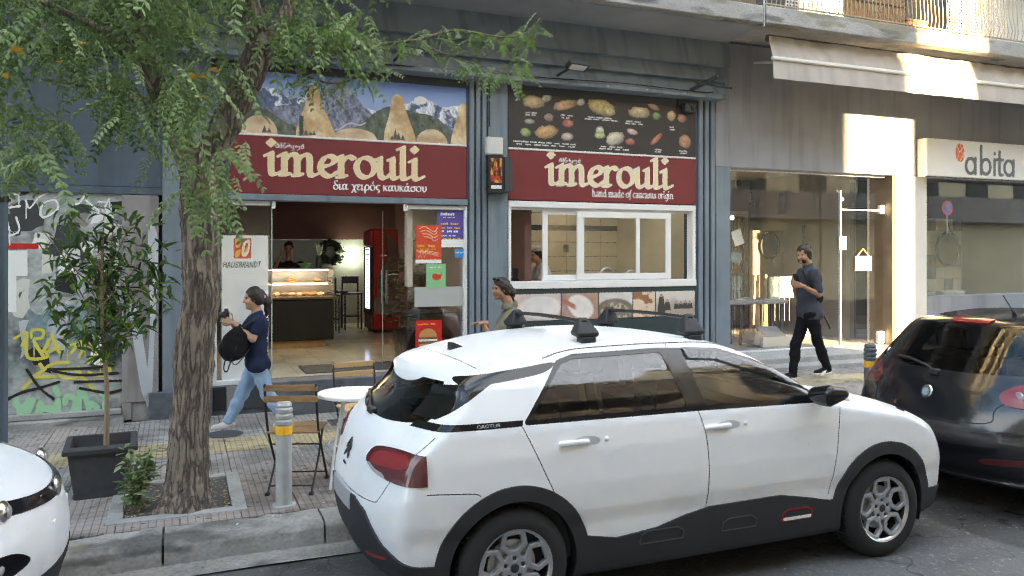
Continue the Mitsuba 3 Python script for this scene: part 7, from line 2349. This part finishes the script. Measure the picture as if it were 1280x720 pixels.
class Field:
    def __init__(self, pts, h, pad):
        P = np.asarray(pts)
        self.lo, hi = P.min(0) - pad, P.max(0) + pad
        self.h = h
        n = np.ceil((hi - self.lo) / h).astype(int) + 1
        self.ax = [self.lo[i] + h * np.arange(n[i]) for i in range(3)]
        self.f = np.full(n, 1.0)

    def block(self, lo, hi):
        s = []
        for i in range(3):
            a = int(max(0, np.floor((lo[i] - self.lo[i]) / self.h)))
            b = int(min(len(self.ax[i]), np.ceil((hi[i] - self.lo[i]) / self.h) + 1))
            s.append(slice(a, max(a + 1, b)))
        P = np.stack(np.meshgrid(*[self.ax[i][s[i]] for i in range(3)], indexing='ij'), -1)
        return tuple(s), P

    def cap(self, a, b, r0, r1, k=.03, sub=False):
        a, b = np.asarray(a, float), np.asarray(b, float)
        m = max(r0, r1) + max(k, .02) * 2 + .02
        s, P = self.block(np.minimum(a, b) - m, np.maximum(a, b) + m)
        d = b - a
        t = np.clip(((P - a) @ d) / max(d @ d, 1e-9), 0, 1)
        q = np.linalg.norm(P - a - t[..., None] * d, axis=-1) - (r0 + (r1 - r0) * t)
        self.f[s] = smax(self.f[s], -q, k) if sub else smin(self.f[s], q, k)
        return self

    def ell(self, c, R, M=None, k=.02, sub=False):
        """an ellipsoid with half axes R along the rows of M"""
        c, R = np.asarray(c, float), np.asarray(R, float)
        m = R.max() + 2 * k + .02
        s, P = self.block(c - m, c + m)
        L = (P - c) if M is None else (P - c) @ np.asarray(M).T
        q0 = np.linalg.norm(L / R, axis=-1)
        q1 = np.linalg.norm(L / R ** 2, axis=-1)
        q = q0 * (q0 - 1) / np.maximum(q1, 1e-6)
        self.f[s] = smax(self.f[s], -q, k) if sub else smin(self.f[s], q, k)
        return self

    def plane(self, p, n, k=.006):
        """keeps what lies behind the plane"""
        P = np.stack(np.meshgrid(*self.ax, indexing='ij'), -1)
        self.f = smax(self.f, (P - np.asarray(p)) @ np.asarray(n, float), k)
        return self

    def wrinkle(self, amp, s, seed):
        P = np.stack(np.meshgrid(*self.ax, indexing='ij'), -1)
        near = np.abs(self.f) < .06
        self.f[near] += amp * (meshkit.fbm(P[near] * s, 2, seed) - .5)
        return self

    def mesh(self):
        f = self.f.copy()
        for a in range(3):
            ix = [slice(None)] * 3
            for e in (0, -1):
                ix[a] = e
                f[tuple(ix)] = np.maximum(f[tuple(ix)], .01)
        v, t = surface_nets(f, self.lo, self.h)
        n = np.cross(v[t[:, 1]] - v[t[:, 0]], v[t[:, 2]] - v[t[:, 0]])
        vol = (v[t[:, 0]] * n).sum()
        return v, (t if vol > 0 else t[:, ::-1])


def unit(v):
    v = np.asarray(v, float)
    return v / np.linalg.norm(v)


def hand(w, d, palm_n, curl, sgn, L=.175):
    """palm, four unequal fingers and a thumb from the wrist w along d; palm_n is the way the palm looks"""
    d = unit(d)
    n = unit(np.asarray(palm_n, float) - d * (np.asarray(palm_n, float) @ d))
    x = np.cross(d, n) * sgn
    F = Field([w - d * .03, w + d * L, w + n * .09, w + x * .09, w - x * .07], .0042, .03)
    F.cap(w - d * .04, w + d * .015, .026, .024, .01)
    for o in (-.027, -.009, .009, .027):
        F.cap(w + d * .015 + x * o * .6, w + d * .082 + x * o, .017, .0125, .012)
    for o, l in ((-.030, .062), (-.010, .074), (.010, .079), (.030, .070)):
        p, ang = w + d * .085 + x * o, 0.0
        for q in range(3):
            ang += curl * (.7, 1.0, .7)[q]
            e = p + (d * math.cos(ang) + n * math.sin(ang)) * l * (.42, .32, .26)[q]
            F.cap(p, e, .0088 - .0008 * q, .0082 - .0010 * q, .004)
            p = e
    b = w + d * .028 + x * .026
    m = b + (d * .75 + x * .55 + n * .35) / 1.0 * .042
    F.cap(b, m, .013, .0105, .010)
    F.cap(m, m + (d * .9 + n * .45 * (1 + curl) - x * .1) * .030, .0100, .0085, .005)
    return F.mesh()


def person(key, J, fwd, look, sex, shirt, trousers, skin, sleeve=.55, shoe='m_shoe', hairstyle='tail', hands=None, hair='m_hair', sm=1.0, polo=False):
    """J: joints as points; L and R arm and leg chains"""
    fwd, look = unit(fwd), unit(look)
    up = np.array([0, 0, 1.0])
    left = np.cross(up, fwd)
    R3 = lambda q: {k: v for k, v in q.items()}
    allp = [p for k in J for p in (J[k] if isinstance(J[k], list) else [J[k]])]
    ps, pc, pn, ph = J['pelvis'], J['chest'], J['neck'], J['head']
    wst = ps * .5 + pc * .5
    fem = sex == 'f'

    def torso(F, g, k=.05):
        for s, a in ((1, 'L'), (-1, 'R')):
            sh, hp = J['arm' + a][0], J['leg' + a][0]
            F.cap(sh + (pc - sh) * .12 - up * .01, pc + up * .05 + (sh - pc) * .12, .058 + g, .085 + g, k)
            F.cap(pc + left * s * (.062 if fem else .078) + up * .02, wst + left * s * (.05 if fem else .062), .098 + g, .086 + g, k)
            F.cap(wst + left * s * .05, ps + left * s * .068 + up * .01, .088 + g, .100 + g, k)
            F.cap(ps + left * s * .05 - fwd * .02, hp, .098 + g, .086 + g, k)
            if fem:
                F.ell(pc + left * s * .07 + fwd * .085 - up * .0, (.055 + g, .058 + g, .06 + g), k=.03)
        F.cap(pc + up * .08, pn, .06 + g, .050 + g * .6, .04)

    def legs(F, g, upto=1.0):
        for a in 'LR':
            hp, kn, an = J['leg' + a][:3]
            F.cap(hp, kn, .084 * sm + g, .056 * sm + g, .03)
            F.cap(kn, kn + (an - kn) * .35, .055 * sm + g, .054 * sm + g, .03)
            F.cap(kn + (an - kn) * .35, kn + (an - kn) * upto, .054 * sm + g, (.034 if g < .005 else .044) * sm + g, .03)

    def arms(F, g, frac=1.0):
        for a in 'LR':
            sh, el, wr = J['arm' + a][:3]
            F.cap(sh, sh + (el - sh) * min(1, frac), .050 + g, (.050 - .012 * min(1, frac)) + g * 1.25, .025)
            if frac > 1:
                F.cap(el, el + (wr - el) * .3, .038 + g, .037 + g, .015)
                F.cap(el + (wr - el) * .3, wr, .037 + g, .0245 + g, .015)
    # ---- the body: one mesh
    F = Field(allp + [ph + up * .14, ph - up * .05 + look * .12], .0105, .13)
    torso(F, -.008)
    legs(F, -.008)
    arms(F, -.003, 2)
    lx = np.cross(up, look)
    M = np.stack([look, lx, up])
    F.cap(pn - up * .02, ph - up * .05 - look * .015, .052, .050, .02)
    F2 = Field([ph - up * .16, ph + up * .13, ph + look * .13, ph - look * .12, ph + lx * .10, ph - lx * .10], .0055, .015)
    F2.cap(pn + (ph - pn) * .2, ph - up * .05 - look * .015, .052, .050, .02)
    F2.ell(ph + up * .022 - look * .012, (.095, .073, .092), M, .02)
    F2.ell(ph - up * .045 + look * .018, (.068, .056, .068), M, .03)
    F2.ell(ph - up * .094 + look * .058, (.022, .024, .017), M, .025)
    F2.cap(ph + up * .012 + look * .082, ph - up * .028 + look * .101, .008, .0125, .010)
    for s in (-1, 1):
        F2.ell(ph + up * .016 + look * .086 + lx * s * .032, (.012, .016, .010), M, .010, True)
        F2.ell(ph + up * .030 + look * .078 + lx * s * .030, (.012, .024, .008), M, .012)
        F2.ell(ph - up * .030 + look * .062 + lx * s * .036, (.022, .022, .022), M, .025)
        F2.ell(ph - up * .006 - look * .004 + lx * s * .073, (.018, .007, .030), M, .006)
    meshes = [F.mesh(), F2.mesh()]
    hands = hands or {}
    for a, sgn in (('L', 1), ('R', -1)):
        el, wr = J['arm' + a][1:3]
        hd = hands.get(a, {})
        meshes.append(hand(wr, hd.get('d', wr - el), hd.get('n', -up), hd.get('curl', .5), sgn * hd.get('flip', 1)))
    add(f'{key}__body', cat(meshes), skin, smooth=True)
    add(f'{key}__eyes', cat([sphere(ph + up * .014 + look * .077 + lx * s * .032, .0115, 2) for s in (-1, 1)]), 'm_eye', smooth=True)
    Fm = Field([ph], .003, .13)
    Fm.ell(ph - up * .058 + look * .080, (.008, .024, .0065), M, .003)
    add(f'{key}__mouth', Fm.mesh(), 'm_lip', smooth=True)
    # ---- clothes
    F = Field(allp, .0105, .15)
    torso(F, .015)
    arms(F, .012, sleeve)
    F.plane(ps - up * (.06 if fem else .10), -up, .01).plane(pn + up * .0 - fwd * .01, up * .9 + fwd * .25, .01)
    for a in 'LR':
        sh, el = J['arm' + a][:2]
    F.wrinkle(.034, 8, 3)
    add(f'{key}__shirt', F.mesh(), shirt, smooth=True)
    if trousers:
        F = Field(allp, .0105, .15)
        for s, a in ((1, 'L'), (-1, 'R')):
            hp = J['leg' + a][0]
            F.cap(ps + left * s * .05 - fwd * .02 + up * .05, hp, .100, .092, .05)
        legs(F, .010, .97)
        F.plane(ps + up * (.03 if fem else .0), up)
        F.wrinkle(.034, 9, 5)
        add(f'{key}__trousers', F.mesh(), trousers, smooth=True)
        for a in 'LR':
            an, toe = J['leg' + a][2:4]
            d = unit(toe - an - up * ((toe - an) @ up) * .2)
            F = Field([an, toe], .0065, .11)
            hl = an - d * .035 + np.array([0, 0, toe[2] - an[2] if toe[2] > an[2] else -.045])
            heel = an - d * .03 - up * .045
            F.cap(heel, heel + (toe - heel) * .5, .037, .040, .02)
            F.cap(heel + (toe - heel) * .45, toe, .040, .030, .02)
            F.cap(an - up * .02, heel + (toe - heel) * .35, .044, .040, .025)
            sn = np.cross(np.cross(d, up), toe - heel)
            F.plane(an + up * .015, up).plane(heel - up * .036, unit(-up - .0 * d) if abs(toe[2] - heel[2]) < .03 else unit(np.cross(toe - heel, np.cross(up, toe - heel)) * -1))
            k = add(f'{key}__shoe', F.mesh(), shoe, smooth=True)
            F = Field([an, toe], .0065, .11)
            dn = -up if abs(toe[2] - heel[2]) < .03 else -unit(np.cross(toe - heel, np.cross(up, toe - heel)))
            F.cap(heel + dn * .028, toe + dn * .026, .040, .036, .01)
            F.plane(heel + dn * .042, dn).plane(heel + dn * .020, -dn)
            add(k + '__sole', F.mesh(), 'm_paper', smooth=True)
    # ---- hair
    F = Field([ph - up * .35, ph + up * .14, ph - look * .22, ph + look * .1, ph + lx * .1, ph - lx * .1], .006, .02)
    F.ell(ph + up * .030 - look * .020, (.102, .084, .098), M, .01)
    if hairstyle != 'short':
        for s in (-1, 1):
            F.ell(ph - up * .01 - look * .045 + lx * s * .045, (.055, .042, .075), M, .03)
    F.ell(ph - up * .055 + look * .085, (.085, .068, .105), M, .02, True)
    F.plane(ph - up * (.075 if hairstyle != 'short' else .045), -up, .02)
    if hairstyle == 'tail':
        b = ph - look * .105 + up * .01
        F.cap(b, b - look * .04 - up * .06, .034, .042, .02).cap(b - look * .04 - up * .06, b - look * .025 - up * .20, .042, .020, .02)
    if hairstyle == 'bun':
        F.ell(ph - look * .10 + up * .075, (.042, .040, .042), M, .012)
    F.wrinkle(.016, 30, 8)
    if hairstyle != 'cap':
        add(f'{key}__hair', F.mesh(), hair, smooth=True)
    return M


V_ = np.array
PX = px
# woman in jeans walking left with a camera
y = 8.93
g0 = -0.0
w1 = thing('person', 'woman in navy t-shirt and light blue jeans walking left while holding up a camera', 'person')
d_ = lambda u, v, dy=0.0: PX(u, v, y + dy)
J = {'pelvis': d_(321, 455), 'chest': d_(320, 412), 'neck': d_(321, 390), 'head': d_(317, 373),
     'armL': [d_(324, 402, -.155), d_(316, 424, -.19), d_(292, 404, -.12)], 'armR': [d_(316, 402, .155), d_(303, 424, .17), d_(289, 403, .02)],
     'legL': [d_(322, 458, -.085), d_(335, 493, -.085), d_(354, 521, -.08), d_(344, 532.5, -.08)], 'legR': [d_(319, 458, .085), d_(302, 493, .08), d_(286, 527, .07), d_(267, 535, .06)]}
hn = {'L': {'d': V_([-.75, .2, .35]), 'n': V_([.1, 1, 0]), 'curl': .75}, 'R': {'d': V_([-.75, -.2, .35]), 'n': V_([.1, -1, 0]), 'curl': .75}}
M = person(w1, J, (-1, 0, 0), (-1, -.05, -.08), 'f', 'm_navy', 'm_denim', 'm_skin', sleeve=.60, hands=hn)
hb = J['head']
add(w1 + '__hair_clip', cat([sphere(hb - M[0] * .10 + V_([0, -.05, .01]), (.022, .012, .022), 2)]), 'm_pink')
pr('m_pink', (.62, .33, .48), .5)
k = thing('camera', 'small black camera with a pale strap held up in front of the woman in jeans', 'camera')
c = d_(283, 393, -.05)
add(k + '__body', mv(bx(-.028, .028, -.06, .06, -.04, .04, .008), c), 'm_black')
add(k + '__lens', tube([c + [-.028, .0, 0], c + [-.075, .0, 0]], .028, 18), 'm_dark')
add(k + '__top_plate', mv(bx(-.02, .02, -.03, .03, .041, .06, .006), c), 'm_dark')
add(k + '__strap', tube(spline([c + [.02, -.06, .03], c + [.05, -.09, .0], c + [.06, -.07, -.08], c + [.07, -.02, -.12]], 6), .006, 6), 'm_bamboo')
k = thing('shoulder_bag', 'black fabric bag with loose straps hanging in front of the woman in jeans', 'bag')
F = Field([d_(292, 412, -.10), d_(292, 448, -.05)], .008, .2)
F.ell(d_(293, 430, -.16), (.135, .065, .155), k=.02).ell(d_(290, 440, -.16), (.13, .07, .10), k=.05).cap(d_(306, 418, -.17), d_(298, 410, -.12), .04, .05, .04).wrinkle(.045, 9, 2)
add(k + '__bag', F.mesh(), 'm_black_cloth', smooth=True)
add(k + '__strap', tube(spline([d_(286, 438, -.20), d_(281, 452, -.20), d_(280, 462, -.20), d_(284, 464, -.20), d_(289, 450, -.21), d_(296, 432, -.23)], 6), .008, 6), 'm_black')
add(k + '__strap', tube(spline([d_(286, 448, -.2), d_(294, 456, -.2), d_(303, 448, -.2), d_(312, 436, -.2)], 6), .006, 6), 'm_black')
add(k + '__strap', tube(spline([d_(300, 414, -.14), d_(312, 404, -.2), d_(322, 395, -.16)], 6), .014, 6), 'm_black')

# woman in khaki shirt pointing left, behind the white car
y = 8.15
w2 = thing('person', 'woman in khaki shirt with sunglasses on her hair pointing left behind the white car', 'person')
J = {'pelvis': PX(642, 452, y), 'chest': PX(640, 404, y), 'neck': PX(637, 380, y), 'head': PX(626, 361, y),
     'armL': [PX(638, 394, y - .16), PX(613, 424, y - .24), PX(604, 404, y - .22)], 'armR': [PX(640, 394, y + .16), PX(648, 428, y + .2), PX(640, 455, y + .15)],
     'legL': [PX(642, 458, y - .09), PX(642, 508, y - .09), PX(644, 552, y - .09), PX(628, 560, y - .09)], 'legR': [PX(642, 458, y + .09), PX(642, 508, y + .09), PX(644, 552, y + .09), PX(628, 560, y + .09)]}
hn = {'L': {'d': V_([-1, -.1, .05]), 'n': V_([0, -.3, -1]), 'curl': .22}}
M = person(w2, J, (-1, -.1, 0), (-1, -.15, -.10), 'f', 'm_khaki', 'm_trouser', 'm_skin_tan', sleeve=.95, hands=hn)
hb = J['head']
lx, lk = M[1], M[0]
sun_ = [tube(spline([hb + lk * .055 + V_([0, 0, .115]) + lx * q * .07 * 1 for q in (-1, -.5, 0, .5, 1)], 4), .006, 6)]
for s in (-1, 1):
    sun_.append(sphere(hb + lk * .06 + V_([0, 0, .112]) + lx * s * .035, (.022, .026, .018), 2))
    sun_.append(tube([hb + lk * .05 + V_([0, 0, .11]) + lx * s * .072, hb - lk * .06 + V_([0, 0, .03]) + lx * s * .082], .004, 5))
add(w2 + '__sunglasses', cat(sun_), 'm_gloss_black')
F = Field([J['neck']], .007, .13)
F.cap(J['neck'] - V_([0, 0, .035]) + lk * .03, J['neck'] - V_([0, 0, .01]) - lk * .03, .068, .066, .01)
F.cap(J['neck'] - V_([0, 0, .2]), J['neck'] + V_([0, 0, .2]), .056, .056, .005, True).plane(J['neck'] - V_([0, 0, .06]), (0, 0, -1))
add(w2 + '__collar', F.mesh(), 'm_khaki', smooth=True)
pk = PX(632, 402, y - .12)
add(w2 + '__pocket_flap', mv(bx(-.05, .05, -.006, .006, -.014, .014, .004), J['chest'] + lx * .065 + lk * .115 + V_([0, 0, .01]), rz=math.atan2(lk[1], lk[0]) + math.pi / 2), 'm_khaki')

# man with a phone walking on the right
y = 8.36
m1 = thing('person', 'man in dark grey t-shirt and black trousers looking at his phone on the right', 'person')
J = {'pelvis': PX(1012, 390, y), 'chest': PX(1011, 350, y), 'neck': PX(1010, 329, y), 'head': PX(1004.5, 318, y),
     'armL': [PX(1018, 341, y - .20), PX(1024, 368, y - .22), PX(1002, 357, y - .20)], 'armR': [PX(1002, 341, y + .20), PX(996, 368, y + .2), PX(991, 354, y + .0)],
     'legL': [PX(1015, 395, y - .09), PX(1022, 427, y - .09), PX(1034, 459, y - .08), PX(1020, 471, y - .08)], 'legR': [PX(1006, 395, y + .09), PX(995, 430, y + .09), PX(991, 466, y + .08), PX(972, 472.5, y + .08)]}
J['legL'][3][2] = J['legL'][2][2] - .06
hn = {'L': {'d': V_([-1, .25, .25]), 'n': V_([0, 1, .3]), 'curl': .8}, 'R': {'d': V_([-.6, -.5, .5]), 'n': V_([.5, -1, 0]), 'curl': .8}}
M = person(m1, J, (-1, -.15, 0), (-1, -.25, -.30), 'm', 'm_charcoal', 'm_trouser', 'm_skin_tan', sleeve=.80, shoe='m_black_cloth', hairstyle='bun', hands=hn)
F = Field([J['head']], .005, .14)
hb = J['head']
F.ell(hb - V_([0, 0, .070]) + M[0] * .034, (.058, .052, .045), M, .01).ell(hb - V_([0, 0, .03]) + M[0] * .12, (.06, .03, .05), M, .012, True).plane(hb - V_([0, 0, .035]), (0, 0, 1))
add(m1 + '__beard', F.mesh(), 'm_hair', smooth=True)
for a in 'L':
    an, toe = J['leg' + a][2:4]
    for q in range(3):
        c = an + (toe - an) * (.40 + .14 * q) + V_([0, -.048, -.03])
        add(m1 + '__shoe_stripe', mv(bx(-.007, .007, -.004, .004, -.03, .03, .001), c, ry=.5), 'm_paper')
k = thing('phone', 'dark phone held in both hands by the man in black trousers', 'phone')
add(k + '__case', mv(bx(-.006, .006, -.036, .036, -.072, .072, .004), PX(995.5, 348.5, y - .14), ry=-.5, rz=.25), 'm_black')
k = thing('waist_bag', 'small black bag on a strap across the back of the man with the phone', 'bag')
F = Field([PX(1024, 372, y)], .008, .2)
F.ell(PX(1021, 374, y - .12), (.10, .05, .075), k=.02).wrinkle(.02, 9, 2)
add(k + '__bag', F.mesh(), 'm_black_cloth', smooth=True)
add(k + '__strap', tube(spline([PX(1024, 380, y - .1), PX(1030, 394, y - .1), PX(1037, 408, y - .1), PX(1037, 411, y - .1)], 6), .012, 6), 'm_black')
add(k + '__strap', tube(spline([PX(1022, 370, y - .14), PX(1010, 352, y - .19), PX(1003, 338, y - .17)], 6), .014, 6), 'm_black')

# shop worker behind the counter
y = 14.1
m2 = thing('person', 'man in black t-shirt behind the food counter with a hand at his ear', 'person')
J = {'pelvis': PX(362, 378, y), 'chest': PX(362, 341, y), 'neck': PX(361, 324, y), 'head': PX(361, 311, y),
     'armL': [PX(376, 331, y - .02), PX(382, 352, y - .1), PX(368, 362, y - .25)], 'armR': [PX(347, 331, y - .02), PX(340, 343, y - .12), PX(352, 318, y - .1)],
     'legL': [PX(366, 382, y), PX(366, 412, y), PX(366, 446, y), PX(366, 450, y - .2)], 'legR': [PX(356, 382, y), PX(356, 412, y), PX(356, 446, y), PX(356, 450, y - .2)]}
hn = {'R': {'d': V_([.1, 0, 1]), 'n': V_([1, 0, 0]), 'curl': .5}}
M = person(m2, J, (.0, -1, 0), (-.15, -1, -.2), 'm', 'm_black_cloth', 'm_trouser', 'm_skin_tan', sleeve=.7, hairstyle='short', hands=hn, shoe='m_black_cloth')
zc_ = J['chest'][2]
tm = [LineString(spline([(J['chest'][0] - .10 + .03 * q, zc_ - .04 + .02 * (q % 2)), (J['chest'][0] - .06 + .03 * q, zc_ + .04), (J['chest'][0] - .07 + .035 * q, zc_ - .05)], 5)).buffer(.006) for q in range(4)]
add(m2 + '__shirt_print', ext(unary_union(tm), .003, y - .135), 'm_paper')

# kitchen worker with a cap
y = 10.75
w3 = thing('person', 'worker in white cap and white t-shirt bending over in the serving window', 'person')
J = {'pelvis': PX(683, 392, y), 'chest': PX(678, 345, y), 'neck': PX(675, 329, y), 'head': PX(670, 318, y),
     'armL': [PX(681, 335, y - .16), PX(676, 354, y - .22), PX(655, 352.5, y - .22)], 'armR': [PX(674, 335, y + .16), PX(664, 356, y + .2), PX(648, 352, y + .1)],
     'legL': [PX(684, 396, y - .09), PX(684, 430, y - .09), PX(684, 464, y - .09), PX(674, 470, y - .09)], 'legR': [PX(684, 396, y + .09), PX(684, 430, y + .09), PX(684, 464, y + .09), PX(674, 470, y + .09)]}
M = person(w3, J, (-1, 0, 0), (-1, -.1, -.35), 'f', 'm_white_cloth', 'm_trouser', 'm_skin', sleeve=.75, hairstyle='tail')
F = Field([J['head']], .006, .2)
hb = J['head'] + V_([0, 0, .05])
F.ell(hb - M[0] * .015, (.112, .092, .085), M, .01).plane(hb - V_([0, 0, .005]), (0, 0, -1)).ell(hb + M[0] * .10 + V_([0, 0, .0]), (.085, .072, .010), M, .015)
add(w3 + '__cap', F.mesh(), 'm_cap', smooth=True)
pr('m_cap', mottled((.50, .50, .45), .1, 8), .9)
# ------------------------------------------------------------------ street furniture
def bollard(x, y, label):
    z = float(zp(x))
    t = thing('bollard', label, 'bollard', 'bollards along the kerb')
    pos = np.array([x, y, z])
    M_ = lambda m: (m[0] + pos, m[1])
    add(t + '__post', M_(lathe([(.0, 0), (.058, 0), (.058, .52), (0, .52)], 28)), 'm_galv', smooth=40)
    add(t + '__foot_ring', M_(lathe([(.06, 0), (.085, 0), (.083, .014), (.060, .018)], 28)), 'm_galv', smooth=40)
    add(t + '__yellow_band', M_(lathe([(.0585, .523), (.0600, .526), (.0600, .587), (.0585, .59)], 28)), 'm_yellow_band', smooth=40)
    prof = [(.058, .592)]
    for k in range(3):
        z0 = .596 + .044 * k
        prof += [(.060, z0), (.063, z0 + .008), (.063, z0 + .026), (.055, z0 + .032), (.053, z0 + .038)]
    prof += [(.058, .735), (.05, .755), (.0, .762)]
    add(t + '__ribbed_head', M_(lathe(prof, 28)), 'm_galv', smooth=35)
    return t


bollard(.70, 6.03, 'grey metal bollard with a yellow band in front of the slatted chair')
b_ = bollard(6.42, 6.06, 'grey metal bollard with a yellow band between the white car and the black car')
for k in ('__post', '__ribbed_head', '__foot_ring'):
    scene[b_ + k]['bsdf'] = {'type': 'ref', 'id': 'm_dark_galv'}
pr('m_dark_galv', (.10, .11, .125), .5)


def bistro(x, y, ang, label, frame):
    """folding chair: two long legs that carry the back, two short crossing legs, slatted seat and two back slats"""
    t = thing('folding_chair', label, 'chair', None)
    z = float(zp(x))
    M_ = lambda m: mv(m, (x, y, z), rz=ang)
    w, wi = .195, .165
    for s in (-1, 1):
        add(t + '__long_leg', M_(tube([(s * w, -.23, .84), (s * w, -.19, .62), (s * w, -.13, .45), (s * w, .20, .015)], [.0095] * 4, 8)), frame)
        add(t + '__short_leg', M_(tube([(s * wi, .19, .44), (s * wi, .02, .235), (s * wi, -.25, .012)], [.0085] * 3, 8)), frame)
        add(t + '__foot_cap', M_(bx(s * w - .018, s * w + .018, .18, .225, 0, .022, .005)), 'm_black')
        add(t + '__foot_cap', M_(bx(s * wi - .016, s * wi + .016, -.275, -.235, 0, .02, .005)), 'm_black')
    for yy, zz, ww in ((.165, .065, w), (-.215, .06, wi), (-.05, .34, w), (.18, .43, wi)):
        add(t + '__crossbar', M_(tube([(-ww, yy, zz), (ww, yy, zz)], .0065, 7)), frame)
    for k in range(7):
        yy = -.17 + .056 * k
        add(t + '__seat_slat', M_(bx(-.20, .20, yy, yy + .048, .448, .464, .004)), 'm_wood')
    for zz, yy in ((.70, -.224), (.785, -.234)):
        add(t + '__back_slat', M_(bx(-.205, .205, yy, yy + .016, zz, zz + .05, .005)), 'm_wood')
    return t


ch1 = bistro(.86, 6.52, -.36, 'folding chair with brown wooden slats and a black frame behind the near bollard', 'm_black')
ch2 = bistro(1.52, 7.22, math.pi + .12, 'folding chair with pale wooden slats behind the round white table', 'm_black')
for k in list(scene):
    if k.startswith(ch2 + '__') and 'slat' in k:
        scene[k]['bsdf'] = {'type': 'ref', 'id': 'm_wood_pale'}
t = thing('round_table', 'small round white metal table beside the back of the white car', 'table')
tx_, ty_ = 1.30, 6.42
z = float(zp(tx_))
M_ = lambda m: mv(m, (tx_, ty_, z))
add(t + '__top', M_(lathe([(0, .700), (.285, .700), (.30, .705), (.30, .722), (.295, .728), (0, .728)], 48)), 'm_white', smooth=30)
for q in range(4):
    a = q * math.pi / 2 + .5
    c_, s_ = math.cos(a), math.sin(a)
    add(t + '__leg', M_(tube([(.12 * c_, .12 * s_, .70), (.20 * c_, .20 * s_, .35), (.25 * c_, .25 * s_, .0)], .010, 8)), 'm_white')
add(t + '__brace', M_(tube([(.205 * math.cos(a), .205 * math.sin(a), .33) for a in np.linspace(0, 2 * math.pi, 25) + .5], .006, 6)), 'm_white')
# dark post at the left edge
t = thing('street_post', 'dark grey metal post at the left edge of the picture', 'post')
xp_, yp_ = at(1.5, 400, 8.0)[0], 8.0
add(t + '__post', tube([(xp_, yp_, .05), (xp_, yp_, 4.3)], .05, 20), 'm_facade_dark', smooth=40)
add(t + '__foot', mv(lathe([(.05, 0), (.09, 0), (.09, .02), (.05, .03)], 20), (xp_, yp_, .13)), 'm_facade_dark')
add(t + '__clamp', cat(tube([(xp_ - .07, yp_, at(0, 250, 8)[1]), (xp_ + .07, yp_, at(0, 250, 8)[1])], .012, 6), mv(lathe([(.052, 0), (.058, 0), (.058, .05), (.052, .05)], 20), (xp_, yp_, at(0, 250, 8)[1] - .02))), 'm_black')
